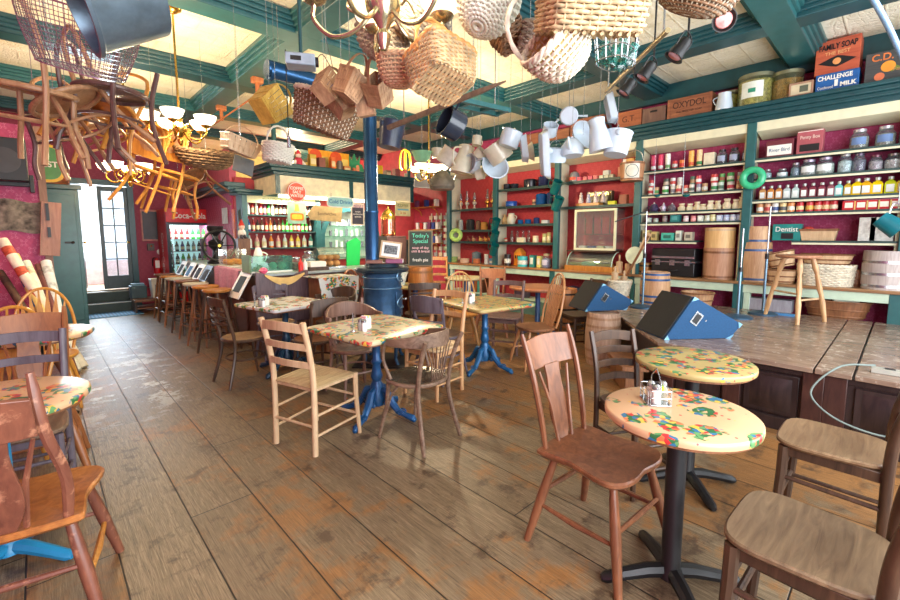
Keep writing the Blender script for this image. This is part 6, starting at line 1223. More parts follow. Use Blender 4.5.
# ---------------------------------------------------------------- woven baskets
def woven(name, label, loc, a, b, h, M=None, n=6, rows=14, stakes=36, taper=.12, bowl=False, mat=None, stake_mat=None, inner=None, rimr=.010, handle=None, base=None, group=None, hook=None, open_top=True, cat='basket'):
    e = thing(name, label, cat, loc, 0, group); mat = mat or WICK; inner = inner or INNER; K = stakes*2
    def sc(v): return (math.sin(PI/2*(.01+.99*v))**.7) if bowl else 1-taper*(1-v)
    def zz(v): return h*(1-math.cos(PI/2*v)) if bowl else h*v
    per = super_ring(a, b, n, K)
    # spread stakes by arc length
    P = super_ring(a, b, n, 400); L = [0]
    for i in range(400): L.append(L[-1]+math.dist(P[i], P[(i+1) % 400]))
    per = []; j = 0
    for k in range(K):
        t = L[-1]*k/K
        while L[j+1] < t: j += 1
        f = (t-L[j])/max(1e-9, L[j+1]-L[j]); q, r = P[j % 400], P[(j+1) % 400]; per.append((q[0]+(r[0]-q[0])*f, q[1]+(r[1]-q[1])*f))
    sr = h/rows*.52; amp = min(.006, sr*.8); m = MB(M)
    for i in range(rows):
        v = (i+.5)/rows; s_ = sc(v); pts = []
        for k, (x, y) in enumerate(per):
            l = math.hypot(x, y); o = amp*(1 if (k//2+i) % 2 else -1) if k % 2 == 0 else 0
            pts.append((x*s_+x/l*o, y*s_+y/l*o, zz(v)))
        m.tube(pts, sr, 5, True)
    if not bowl:      # woven base seen from below
        s_ = sc(0); nb = max(6, int(2*a/(sr*2.1)))
        for i in range(nb):
            x = -a*s_+2*a*s_*(i+.5)/nb; ymax = b*s_*max(0, 1-abs(x/(a*s_))**n)**(1/n)*.98; ns = max(4, int(2*ymax/.035))
            m.tube([(x, -ymax+2*ymax*k/ns, amp*(1 if (k+i) % 2 else -1)) for k in range(ns+1)], sr, 5)
    m.build('weave', mat, e, ang=80)
    m = MB(M)
    for k in range(0, K, 2):
        x, y = per[k]; m.tube([(x*sc(v), y*sc(v), zz(v)) for v in ([0, .25, .5, .75, 1.0] if bowl else [0, 1.0])], max(.0028, sr*.55), 5)
    if not bowl:
        s_ = sc(0)
        for i in range(max(3, int(2*b/.035))):
            y = -b*s_+2*b*s_*(i+.5)/max(3, int(2*b/.035)); xm = a*s_*max(0, 1-abs(y/(b*s_))**n)**(1/n); m.cyl((-xm, y, 0), (xm, y, 0), max(.0028, sr*.5), None, 5)
    m.build('stakes', stake_mat or mat, e, ang=80)
    m = MB(M); nv = 8; vs = []; fs = []
    for i in range(nv+1):
        v = i/nv; s_ = sc(v)*.975; vs += [(x*s_, y*s_, zz(v)+(.004 if v == 0 else 0)) for x, y in per]
    for i in range(nv):
        for k in range(K): fs.append((i*K+k, i*K+(k+1) % K, (i+1)*K+(k+1) % K, (i+1)*K+k))
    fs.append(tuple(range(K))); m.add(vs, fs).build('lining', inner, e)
    s_ = sc(1); m = MB(M)
    for o in (0, 1):
        m.tube([(x*s_*(1+.02*math.cos(k*1.2+o*PI)), y*s_*(1+.02*math.cos(k*1.2+o*PI)), zz(1)+.3*rimr+rimr*.8*math.sin(k*1.2+o*PI)) for k, (x, y) in enumerate(per)], rimr, 6, True)
    m.build('rim', stake_mat or mat, e, ang=80)
    if handle:
        hh, ax, hr = handle; q = a if ax == 'x' else b; pts = []
        for i in range(25):
            t = PI*i/24; c_ = -math.cos(t)*q*1.0; pts.append((c_, 0, zz(1)-.03+hh*math.sin(t)**.75) if ax == 'x' else (0, c_, zz(1)-.03+hh*math.sin(t)**.75))
        m = MB(M)
        for o in (-1, 1): m.tube([Vector(p)+Vector((o*.4*hr*(ax == 'y')+.25*hr*math.sin(i*1.3)*o, o*.4*hr*(ax == 'x')+.25*hr*math.cos(i*1.3)*o, 0)) for i, p in enumerate(pts)], hr*.62, 6)
        m.build('handle', stake_mat or mat, e)
    if hook is not None: MB().cyl((0, 0, hook), (0, 0, HC-loc[2]), .002, None, 6).build('hook_wire', STEEL, e)
    return e
def zto(r, f, u, roll=0):
    """rotation that turns local +z towards right*r + away*f + up*u as seen in the room"""
    v = RT*r+Vector((FW.x, FW.y, 0)).normalized()*f+Vector((0, 0, u)); v.normalize(); x = (RT-v*RT.dot(v)).normalized(); y = v.cross(x); return Matrix((x, y, v)).transposed().to_4x4() @ rot(0, 0, roll)
def hook(e, loc, x=0, y=0, z0=.05): MB().cyl((x, y, z0), (x, y, HC-loc[2]), .0018, None, 6).build('hook_wire', STEEL, e)
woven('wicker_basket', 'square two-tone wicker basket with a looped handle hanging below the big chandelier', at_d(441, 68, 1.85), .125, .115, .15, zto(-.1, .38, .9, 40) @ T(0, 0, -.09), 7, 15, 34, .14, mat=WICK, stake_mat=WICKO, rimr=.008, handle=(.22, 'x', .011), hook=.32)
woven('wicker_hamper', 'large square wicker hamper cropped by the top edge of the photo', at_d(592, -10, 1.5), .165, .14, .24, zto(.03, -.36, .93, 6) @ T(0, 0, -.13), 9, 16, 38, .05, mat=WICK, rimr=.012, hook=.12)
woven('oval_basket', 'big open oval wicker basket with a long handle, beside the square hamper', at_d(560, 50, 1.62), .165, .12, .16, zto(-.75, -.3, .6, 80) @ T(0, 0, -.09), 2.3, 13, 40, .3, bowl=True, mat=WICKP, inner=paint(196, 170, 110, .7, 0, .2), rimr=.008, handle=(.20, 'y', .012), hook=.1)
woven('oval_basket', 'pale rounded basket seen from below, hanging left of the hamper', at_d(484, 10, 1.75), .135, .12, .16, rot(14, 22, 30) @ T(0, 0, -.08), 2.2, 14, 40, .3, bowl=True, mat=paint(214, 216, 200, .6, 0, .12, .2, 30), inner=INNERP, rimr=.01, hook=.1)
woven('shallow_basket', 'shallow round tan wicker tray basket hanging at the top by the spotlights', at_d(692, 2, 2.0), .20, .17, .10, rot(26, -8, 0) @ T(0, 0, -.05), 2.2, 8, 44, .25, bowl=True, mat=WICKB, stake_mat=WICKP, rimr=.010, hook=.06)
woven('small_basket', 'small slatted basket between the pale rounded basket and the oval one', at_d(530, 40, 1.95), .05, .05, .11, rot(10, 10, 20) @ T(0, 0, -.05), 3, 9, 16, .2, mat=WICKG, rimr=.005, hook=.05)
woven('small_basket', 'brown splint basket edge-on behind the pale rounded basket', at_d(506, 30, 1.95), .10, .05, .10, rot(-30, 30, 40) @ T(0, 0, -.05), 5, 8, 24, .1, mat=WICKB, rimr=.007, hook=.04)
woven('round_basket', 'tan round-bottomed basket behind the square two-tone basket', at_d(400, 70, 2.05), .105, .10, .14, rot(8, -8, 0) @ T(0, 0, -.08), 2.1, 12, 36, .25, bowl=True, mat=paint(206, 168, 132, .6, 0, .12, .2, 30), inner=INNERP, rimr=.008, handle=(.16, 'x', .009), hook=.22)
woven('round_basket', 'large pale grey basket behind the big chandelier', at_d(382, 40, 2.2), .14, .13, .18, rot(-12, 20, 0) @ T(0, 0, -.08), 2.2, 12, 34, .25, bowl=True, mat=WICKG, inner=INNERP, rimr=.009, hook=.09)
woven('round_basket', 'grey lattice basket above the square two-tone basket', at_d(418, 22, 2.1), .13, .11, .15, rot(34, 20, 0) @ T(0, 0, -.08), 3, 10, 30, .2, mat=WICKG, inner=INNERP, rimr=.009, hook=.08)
woven('market_basket', 'brown oval wicker market basket behind the bunch of splint boxes', at_d(325, 116, 3.0), .22, .16, .21, rot(16, 8, 10) @ T(0, 0, -.10), 3, 13, 40, .18, mat=WICKB, stake_mat=WICKP, rimr=.012, hook=.1)
woven('handled_basket', 'white painted round basket with a tall hoop handle', at_d(278, 153, 4.0), .135, .13, .15, rot(4, 4, 20) @ T(0, 0, -.08), 2.2, 10, 32, .12, mat=paint(226, 222, 208, .55, 0, .06), inner=INNERP, rimr=.008, handle=(.20, 'x', .012), hook=.27)
woven('dark_basket', 'wide dark brown bark basket hanging near the orange chairs', at_d(206, 160, 5.0), .31, .24, .20, rot(12, 0, 0) @ T(0, 0, -.10), 2.2, 9, 36, .2, bowl=True, mat=paint(122, 92, 62, .7, 0, .3, .3, 20), rimr=.014, hook=.1)
woven('rolled_basket', 'wicker basket of pins standing left of the blue-hooped barrel', (5.86, 2.72, .64), .16, .16, .20, None, 2, 9, 30, .25, mat=WICKP, rimr=.012)
barrel('small honey keg under the basket of wooden pins', (5.86, 2.72, 0), .15, .635, W_HONEY, (.1, .5))
for dx, h_, l in ((-.05, .30, 'taller'), (.05, .24, 'shorter')):
    e = thing('rolling_pin', l+' wooden roller standing inside the wicker basket', 'rolling pin', (5.86+dx*.7, 2.72-dx, .66)); MB().lathe([(0, 0), (.045, 0), (.045, h_), (.02, h_+.01), (.014, h_+.08), (0, h_+.09)], 16).build('roller', W_PALE, e)
woven('round_woven_basket', 'round bulging woven basket on the counter behind the standing stool', (6.70, ypix(832, 6.70), cz), .16, .26, .235, None, 2.4, 12, 44, .08, mat=WICKP, rimr=.010)
# splint berry boxes in a bunch
def splint_box(label, loc, a, b, h, M, mat, nm='splint_basket', hd=True, group=None):
    e = thing(nm, label, 'basket', loc, 0, group); m = MB(M); t = .003; n = 6
    for sx, sy in ((1, 0), (-1, 0), (0, 1), (0, -1)):
        for k in range(n):
            u0, u1 = -1+2*k/n+.02, -1+2*(k+1)/n-.02
            if sx: m.add([(sx*a*.8, b*.8*u0, 0), (sx*a*.8, b*.8*u1, 0), (sx*a, b*u1, h), (sx*a, b*u0, h), (sx*(a*.8-t), b*.8*u0, 0), (sx*(a*.8-t), b*.8*u1, 0), (sx*(a-t), b*u1, h), (sx*(a-t), b*u0, h)], [(0, 1, 2, 3), (7, 6, 5, 4), (0, 3, 7, 4), (1, 5, 6, 2)])
            else: m.add([(a*.8*u0, sy*b*.8, 0), (a*.8*u1, sy*b*.8, 0), (a*u1, sy*b, h), (a*u0, sy*b, h), (a*.8*u0, sy*(b*.8-t), 0), (a*.8*u1, sy*(b*.8-t), 0), (a*u1, sy*(b-t), h), (a*u0, sy*(b-t), h)], [(0, 1, 2, 3), (7, 6, 5, 4), (0, 3, 7, 4), (1, 5, 6, 2)])
    m.box((0, 0, .002), (a*1.6, b*1.6, .004)); m.build('splints', mat, e)
    for z_ in (.12, .5, .95):
        f = .8+.2*z_; m = MB(M)
        for q in ((-1, -1, 1, -1), (1, -1, 1, 1), (1, 1, -1, 1), (-1, 1, -1, -1)): m.beam((q[0]*a*f, q[1]*b*f, h*z_), (q[2]*a*f, q[3]*b*f, h*z_), .005, .012)
        m.build('band', mat, e)
    if hd: MB(M).sheet(lambda u, v: (-math.cos(PI*u)*a, (v-.5)*.02, h*.8+h*.95*math.sin(PI*u)), 16, 1, .003).build('handle', mat, e)
    hook(e, loc); return e
SPL = wood((196, 160, 124), (140, 104, 78), .6)
for px, py, d, M_, l in ((327, 88, 2.55, rot(-20, 40, 0), 'leftmost of the bunch of small splint boxes by the stovepipe'), (350, 86, 2.45, rot(20, 16, 20), 'front box of the bunch of small splint boxes'), (365, 104, 2.6, rot(-10, -10, 50), 'lowest box of the bunch of small splint boxes'), (379, 92, 2.5, rot(20, -40, 10), 'rightmost of the bunch of small splint boxes'), (342, 104, 2.7, rot(-30, 20, 70), 'rear box of the bunch of small splint boxes')):
    splint_box(l, at_d(px, py, d), .075, .06, .15, M_ @ T(0, 0, -.07), SPL, group='bunch of small splint boxes')
splint_box('yellow splint basket tipped over on the rod between the orange brackets', at_d(270, 106, 3.3), .12, .09, .20, rot(0, 50, 20) @ T(0, 0, -.10), wood((226, 190, 90), (180, 140, 60), .5), 'yellow_basket')
splint_box('pale open-slat basket hanging between the yellow and white baskets', at_d(240, 146, 4.0), .16, .10, .14, rot(10, 14, 10) @ T(0, 0, -.07), W_PALE, 'slat_basket')
# orange brackets with rod along the beam
e = thing('bracket_rod', 'thin copper rod on two orange wooden brackets under the beam', 'rod', (0, 0, 0)); p0 = at_z(221, 106, HB); p1 = at_z(257, 78, HB); mb_ = wood((222, 142, 84), (176, 96, 52), .45); q0, q1 = p0-Vector((0, 0, .20)), p1-Vector((0, 0, .20))
MB().tube([q0+(q0-q1)*.25, q0, q1, q1+(q1-q0)*.1], .011, 8).build('rod', paint(190, 110, 60, .4), e)
for p in (p0, p1): MB().b2(p.x-.022, p.x+.022, p.y-.02, p.y+.02, HB-.22, HB-.05).build('bracket', mb_, e, .005); MB().b2(p.x-.07, p.x+.07, p.y-.05, p.y+.05, HB-.07, HB+.01).build('bracket_head', mb_, e, .014)
p = at_d(242, 165, 4.3); e = thing('dust_pan', 'grey sheet metal dustpan hanging below the slat basket', 'dustpan', p); MB(rot(70, 10, 0)).prism([(-.09, -.08), (.1, -.1), (.12, .08), (-.07, .1)], -.006, .006).build('pan', paint(126, 130, 136, .4, .5), e); hook(e, p)
p = at_d(246, 181, 6.5)
# projector on its bracket under the beam
p = Vector((at_d(301, 62, 3.1).x, at_d(301, 62, 3.1).y, at_d(301, 62, 3.1).z)); e = thing('ceiling_projector', 'grey projector on a dark bracket under the beam', 'projector', p, -30); e.scale = (.72, .72, 1)
MB().b2(-.14, .14, -.10, .10, -.04, .04).build('housing', paint(156, 172, 190, .4), e, .01); MB().cyl((.14, -.03, 0), (.17, -.03, 0), .035).build('lens', BLACK, e); MB().cyl((0, 0, .04), (0, 0, HB-p.z+.02), .018).build('pole', TEAL, e); MB().b2(-.09, .01, -.104, -.1, -.015, .015).build('vent', BLACK, e); MB().tube(spline([(.12, .1, .02), (.2, .12, .1), (.3, .1, .0), (.24, 0, .2)], 5), .004, 5).build('cable', BLACK, e)
p = at_d(287, 92, 3.2); e = thing('pull_cord', 'thin dark cord with a small pull hanging from the projector beam', 'cord', p); MB().cyl((0, 0, -.32), (0, 0, .3), .004, None, 6).build('cord', BLACK, e); MB().cyl((0, 0, -.4), (0, 0, -.32), .014).build('pull', STEEL, e)
# ---------------------------------------------------------------- chandeliers
def chandelier(label, loc, s, arms, a0, drop, shade='bowl', glowv=2.2, metal=None):
    e = thing('chandelier', label, 'chandelier', loc, a0); metal = metal or BRASS
    MB().lathe([(0, -.15*s), (.012*s, -.145*s), (.025*s, -.12*s), (.03*s, -.09*s), (.018*s, -.07*s), (.035*s, -.04*s), (.065*s, .0), (.07*s, .03*s), (.04*s, .07*s), (.02*s, .09*s), (.03*s, .12*s), (.015*s, .16*s), (.0, .18*s)], 24).build('hub', metal, e)
    MB().cyl((0, 0, .16*s), (0, 0, drop), .009*s+.002).build('rod', metal, e); MB().lathe([(0, drop-.05), (.03, drop-.045), (.075, drop-.015), (.08, drop), (0, drop)], 24).build('ceiling_rose', metal, e)
    for k in range(arms):
        a = 2*PI*k/arms; c_, s_ = math.cos(a), math.sin(a); q = lambda r, z: (c_*r*s, s_*r*s, z*s)
        ar = MB().tube(spline([q(.04, .0), q(.11, -.07), q(.2, -.09), q(.27, -.03), q(.27, .03)], 6), .008*s+.001, 8).tube(spline([q(.04, .05), q(.10, .07), q(.14, .02), q(.10, -.01)], 5), .005*s, 6).build('arm', metal, e)
        MB(T(c_*.27*s, s_*.27*s, .03*s)).lathe([(0, 0), (.02*s, 0), (.045*s, .015*s), (.05*s, .025*s), (.03*s, .03*s), (0, .03*s)], 18).build('cup', metal, e)
        pr_ = [(.028, .028), (.05, .035), (.085, .065), (.10, .105), (.105, .12), (.098, .12), (.08, .068), (.045, .04), (.028, .035)] if shade == 'bowl' else [(.04, .028), (.055, .05), (.07, .10), (.06, .17), (.045, .21), (.05, .225), (.045, .225), (.05, .17), (.06, .1), (.045, .05), (.04, .035)]
        MB(T(c_*.27*s, s_*.27*s, .03*s)).lathe([(r*s, z*s) for r, z in pr_], 24).build('glass_shade', glow(255, 240, 206, glowv), e)
    return e
L2 = at_d(180, 131, 4.3); chandelier('brass four-arm chandelier with white bowl shades hanging on a long rod, left', L2, .95, 5, 30, HC-L2.z)
L3 = at_d(429, 175, 6.3); chandelier('small brass chandelier with glowing white shades over the far tables', L3, .85, 4, 20, HC-L3.z, glowv=3)
L4 = at_d(130, 176, 5.6); chandelier('gold chandelier half hidden behind the hanging bentwood chairs', L4, .95, 5, 10, HC-L4.z, metal=paint(226, 180, 70, .25, .9))
L1 = at_d(383, 11, 1.8); e = chandelier('large nearest chandelier with frosted shades, cropped by the top of the photo', L1, 1.08, 5, 62, HC-L1.z, 'bowl', 1.1, paint(180, 170, 140, .2, .9))
# ---------------------------------------------------------------- enamelware hanging in front of the shelves
def vessel(kind, label, px, py, d, r, h, R, mat, nm=None, group='enamelware hung from the beams'):
    loc = at_d(px, py, d); nm = nm or {'pot': 'enamel_saucepan', 'kettle': 'enamel_kettle', 'pitcher': 'enamel_pitcher', 'pan': 'enamel_pan', 'bowl': 'enamel_bowl', 'mug': 'enamel_mug', 'pail': 'enamel_pail'}[kind]
    e = thing(nm, label, nm.split('_')[-1], loc, 0, None); R = rot(*R) if isinstance(R, tuple) else R; M = R @ T(0, 0, -h/2)
    if kind == 'pot':
        MB(M).lathe([(0, 0), (r*.9, 0), (r, h*.08), (r, h*.96), (r*1.06, h), (r*.96, h), (r*.95, h*.1), (0, h*.05)], 28).build('body', mat, e); MB(M).tube([(r, 0, h*.85), (r*1.5, 0, h*.92), (r*2.1, 0, h*.95)], [.008, .01, .012], 8).build('handle', mat, e)
    elif kind == 'pail':
        MB(M).lathe([(0, 0), (r*.84, 0), (r*.86, h*.04), (r, h*.95), (r*1.06, h), (r*.95, h), (r*.82, h*.06), (0, h*.05)], 28).build('body', mat, e)
        for s in (-1, 1): MB(M).ball((s*r, 0, h*.82), (.02, .03, .03), 10, 6).build('ear', mat, e)
        MB(M).tube([(-r*math.cos(t), .12*r, h*.85+r*.8*math.sin(t)) for t in [PI*i/14 for i in range(15)]], .004, 6).build('bail', STEEL, e)
    elif kind == 'kettle':
        MB(M).lathe([(0, 0), (r*.85, 0), (r, h*.15), (r*.95, h*.5), (r*.55, h*.82), (r*.5, h*.86), (0, h*.86)], 28).build('body', mat, e); MB(M).lathe([(r*.52, h*.86), (r*.4, h*.93), (.012, h*.97), (.014, h*1.04), (0, h*1.06)], 20).build('lid', mat, e)
        MB(M).tube([(r*.85, 0, h*.25), (r*1.3, 0, h*.5), (r*1.5, 0, h*.8)], [.02, .014, .009], 8).build('spout', mat, e); MB(M).tube(spline([(-r*.5, 0, h*.8), (-r*1.3, 0, h*.75), (-r*1.2, 0, h*.3), (-r*.9, 0, h*.2)], 5), .008, 6).build('handle', mat, e)
    elif kind == 'pitcher':
        MB(M).lathe([(0, 0), (r, 0), (r*1.0, h*.05), (r*.62, h*.75), (r*.6, h*.82), (r*.68, h), (r*.62, h), (r*.55, h*.8), (r*.9, h*.06), (0, h*.05)], 28).build('body', mat, e); MB(M).tube(spline([(-r*.6, 0, h*.9), (-r*1.35, 0, h*.75), (-r*1.25, 0, h*.35), (-r*.9, 0, h*.2)], 5), .009, 6).build('handle', BLACK if nm == 'enamel_coffeepot' else mat, e)
        MB(M).lathe([(r*.62, h*.98), (r*.5, h*1.04), (0, h*1.1)], 20).build('lid', mat, e)
    elif kind == 'pan':
        o = super_ring(r, h, 7, 40); k = 40; vs = []; fs = []; th = .055
        for s_, z_ in ((.86, 0), (.9, .004), (1.0, th), (1.06, th), (1.06, th+.004), (.97, th+.004), (.86, .008)): vs += [(p[0]*s_, p[1]*s_, z_) for p in o]
        for i in range(6):
            for j in range(k): fs.append((i*k+j, i*k+(j+1) % k, (i+1)*k+(j+1) % k, (i+1)*k+j))
        fs += [tuple(range(k))[::-1], tuple(6*k+j for j in range(k))]; MB(R).add(vs, fs).build('body', mat, e)
    elif kind == 'bowl':
        MB(M).lathe([(0, 0), (r*.45, 0), (r*.75, h*.3), (r*.97, h*.9), (r*1.06, h), (r*.95, h), (r*.7, h*.34), (r*.4, h*.08), (0, h*.08)], 28).build('body', mat, e)
    elif kind == 'mug':
        MB(M).lathe([(0, 0), (r, 0), (r*1.02, h), (r*.94, h), (r*.9, h*.06), (0, h*.06)], 20).build('body', mat, e); MB(M).tube(spline([(r, 0, h*.8), (r*1.6, 0, h*.7), (r*1.6, 0, h*.35), (r, 0, h*.2)], 4), .006, 6).build('handle', mat, e)
    hook(e, loc, 0, 0, .02); return e
E_ = ENAMEL; K_ = CREAMEN; DK = paint(44, 52, 66, .2, 0, .15); STN = paint(198, 190, 176, .35, 0, .15)
V = [('pot', 'small white saucepan with its base toward the room, highest of the enamelware', 569, 116, 4.2, .085, .11, zto(.2, .9, .25), E_), ('pan', 'narrow white enamel tray hanging highest above the coffee pot', 607, 109, 3.9, .065, .13, (80, 14, 40), E_),
     ('pot', 'white saucepan tilted beside the long white dish', 550, 130, 4.2, .07, .11, (30, -30, 0), E_), ('pan', 'long deep white enamel dish hanging on end', 541, 155, 4.0, .085, .21, (82, -14, 50), E_), ('pitcher', 'white coffee pot with a black handle hanging upside near the pail', 599, 135, 3.8, .11, .27, (6, 12, 160), E_, 'enamel_coffeepot'),
     ('pail', 'white enamel pail at the right end of the hanging enamelware', 617, 144, 3.8, .115, .20, (8, 8, 30), E_), ('kettle', 'white teapot with a lid hanging in front of the round basin', 572, 147, 4.0, .11, .17, (4, -4, 200), E_), ('bowl', 'round white basin behind the teapot', 583, 137, 4.2, .14, .10, zto(.3, -.8, .3), E_), ('pail', 'shallow white pail between the long dish and teapot', 556, 155, 4.1, .11, .13, (10, -10, 0), E_),
     ('pot', 'white cooking pot tipped beside the cream one', 510, 139, 4.3, .10, .16, (14, 12, 0), E_), ('pan', 'slim white tray hanging right of the tipped white pot', 521, 149, 4.3, .07, .13, (84, 20, 40), E_), ('pot', 'cream enamel cylinder pot tipped on its side', 498, 152, 4.5, .13, .20, zto(-.5, -.1, .7), K_), ('mug', 'small cream dipper at the top of the cream cluster', 477, 141, 4.6, .05, .10, (0, 10, 0), K_),
     ('mug', 'small cream cup below the dipper', 480, 153, 4.6, .06, .08, (50, 10, 0), K_), ('pot', 'cream pan with a blue inside seen from the left', 472, 164, 4.7, .10, .09, zto(-.7, -.6, .1), paint(190, 200, 212, .25)), ('bowl', 'large pale blue-white basin hanging low in the cluster', 494, 168, 4.6, .14, .10, zto(.2, -.8, .3), E_), ('pitcher', 'tall cream jug hanging upright in the cluster', 464, 160, 4.8, .13, .30, (8, 10, 0), K_),
     ('pot', 'stone-coloured pot at the left of the cream cluster', 450, 158, 4.9, .13, .19, (30, 20, 0), STN), ('mug', 'small cream cup hanging lowest in the cluster', 480, 174, 4.7, .06, .08, (80, 20, 20), K_), ('bowl', 'tan oval dish hanging behind the slim white tray', 530, 152, 4.6, .10, .06, (80, 10, 40), STN), ('kettle', 'dark grey kettle below the stone-coloured pot', 442, 180, 5.4, .16, .24, (0, 0, 0), paint(120, 112, 100, .4, .3, .3)),
     ('pot', 'large blue-black stockpot tilted under the wooden plank', 452, 124, 3.6, .125, .16, zto(-.8, -.45, .35), DK), ('pail', 'dark ribbed pail hanging right of the stovepipe', 391, 135, 4.4, .13, .26, (4, 8, 0), paint(50, 62, 84, .35, 0, .3, .3)), ('bowl', 'jade green bowl hanging above the small chandelier', 422, 157, 5.6, .13, .13, (0, 0, 0), paint(140, 200, 160, .3)), ('mug', 'grey dipper right of the small chandelier', 437, 153, 5.6, .07, .12, (0, 0, 0), STN)]
for v in V: vessel(*v[:9], nm=(v[9] if len(v) > 9 else None)) if False else vessel(v[0], v[1], v[2], v[3], v[4], v[5], v[6], v[7], v[8], v[9] if len(v) > 9 else None)
p = at_d(405, 159, 6.3); e = thing('wire_whisk', 'gilt wire cage lamp hanging left of the jade bowl', 'cage', p)
for k in range(6): a = k*PI/3; MB().tube(spline([(0, 0, .14), (.07*math.cos(a), .07*math.sin(a), .08), (.09*math.cos(a), .09*math.sin(a), -.12), (.05*math.cos(a), .05*math.sin(a), -.16)], 4), .009, 5).build('wire', paint(236, 190, 50, .3, .6), e)
hook(e, p, z0=.13)
# small old monitor / dark screen, hung near the corner
p = at_d(430, 176, 7.0); e = thing('wall_screen', 'dark flat screen hung in the far corner behind the grey kettle', 'screen', p, -43); MB(rot(8, 4, 0)).b2(-.26, .26, -.03, .05, -.2, .2).build('housing', paint(54, 54, 58, .4), e, .006); MB(rot(8, 4, 0)).b2(-.24, .24, -.034, -.0305, -.18, .18).build('screen', paint(36, 38, 42, .2), e); MB().cyl((0, .03, .18), (0, .03, HB-p.z+.02), .012).build('mount', BLACK, e)
# wooden plank blade & teal louvre board
a, b = at_d(388, 128, 3.3), at_d(506, 81, 2.9); e = thing('wooden_oar', 'long thin brown wooden blade slung below the beams', 'oar', a); d_ = b-a
MB().beam((0, 0, 0), d_*.8, .035, .03).beam(d_*.8, d_, .035, .03, (0, 0, 1), .004, .01).build('blade', wood((132, 104, 84), (88, 66, 54), .5), e)
for t_ in (.15, .75): q = d_*t_; MB().cyl((q.x, q.y, q.z), (q.x, q.y, HB+.1-a.z), .003, None, 5).build('hook_wire', STEEL, e)
a = at_d(474, 106, 3.9); e = thing('teal_ladder', 'teal ladder-like board hanging below the beams left of centre', 'ladder', a, -8)
MB().b2(-.36, .36, -.10, -.06, -.02, .02).b2(-.36, .36, .06, .10, -.02, .02).build('rail', TEAL2, e)
for x in (-.34, -.1, .14, .34): MB().b2(x-.02, x+.02, -.06, .06, -.015, .015).build('cross_bar', TEAL2, e)
for x in (-.25, .25): MB().cyl((x, 0, 0.01), (x, 0, HB-a.z+.1), .006, None, 6).build('chain', STEEL, e)
# track light pole with spotlights
a, b = at_d(606, 92, 3.7), at_d(668, 30, 2.5); e = thing('spotlight_bar', 'brass bar carrying black spotlights below the right-hand beams', 'spotlights', a); d_ = b-a
MB().cyl((0, 0, 0), d_, .016).build('bar', paint(150, 132, 96, .4, .6), e)
for t_ in (.05, .95): q = d_*t_; MB().cyl(q, (q.x, q.y, HB-a.z+.02), .006, None, 6).build('hanger', STEEL, e)
spots = [(627, 88, 3.75, 'farthest black spotlight with a pinkish lens on the brass bar'), (646, 72, 3.35, 'middle black spotlight with a pink lens on the brass bar'), (679, 50, 2.9, 'nearest black spotlight below the brass bar'), (722, 20, 2.6, 'black spotlight seen edge-on beyond the end of the brass bar')]
for px, py, dd, l in spots:
    p = at_d(px, py, dd); e = thing('spotlight', l, 'spotlight', p, 0); R = (rot(28, 22, 0) if px < 700 else rot(10, 66, 40)) @ Matrix.Diagonal((.85, .85, .58, 1))
    MB(R).lathe([(0, .13), (.04, .13), (.045, .08), (.058, -.02), (.062, -.08), (.078, -.10), (.072, -.10), (.055, -.07), (.05, .1), (0, .1)], 24).build('housing', BLACK, e); MB(R).lathe([(0, -.075), (.055, -.075), (.05, -.085), (0, -.09)], 24).build('lens', paint(196, 120, 116, .15, .1), e)
    MB(R).tube(spline([(-.07, 0, 0), (-.07, 0, .17), (.07, 0, .17), (.07, 0, 0)], 5), .006, 6).build('yoke', BLACK, e); q = R @ Vector((0, 0, .16)); MB().cyl(q, (q.x, q.y, HB-p.z+.03), .007, None, 6).build('stem', BLACK, e)
# wire basket of teal glass insulators
p = at_d(616, 52, 1.95); e = thing('wire_carrier', 'wire carrier full of aqua glass pieces hanging under the hamper', 'carrier', p); m = MB()
for z_ in (-.05, 0, .05): m.tube([(x*(1+z_), y*(1+z_), z_) for x, y in super_ring(.10, .075, 3, 28)], .003, 5, True)
for x, y in super_ring(.10, .075, 3, 14): m.tube([(x*.9, y*.9, -.055), (x*1.05, y*1.05, .055)], .003, 5)
m.build('wire_frame', STEEL, e); hook(e, p)
for k in range(5): MB(T(-.06+.03*k, (-1)**k*.03, -.05) @ rot(10*k, 8, 0)).lathe([(0, 0), (.028, 0), (.03, .04), (.018, .06), (.022, .085), (0, .09)], 14).build('glass_piece', glassy(150, 214, 206, .05, 1.25), e)
# blue-white rod at the far right
e = thing('hanging_pole', 'pale blue metal pole slanting down at the top right', 'pole', at_d(866, -14, 1.6)); q = at_d(905, 62, 1.9)-at_d(866, -14, 1.6); MB().tube(spline([(0, 0, 0), q*.5+Vector((0, 0, .01)), q, q*1.5+Vector((0, 0, .02))], 5), .011, 10).build('tube', paint(140, 178, 216, .25, .4), e); MB().cyl((0, 0, 0), (0, 0, HB-e.location.z+.1), .006, None, 6).build('hook_wire', STEEL, e)
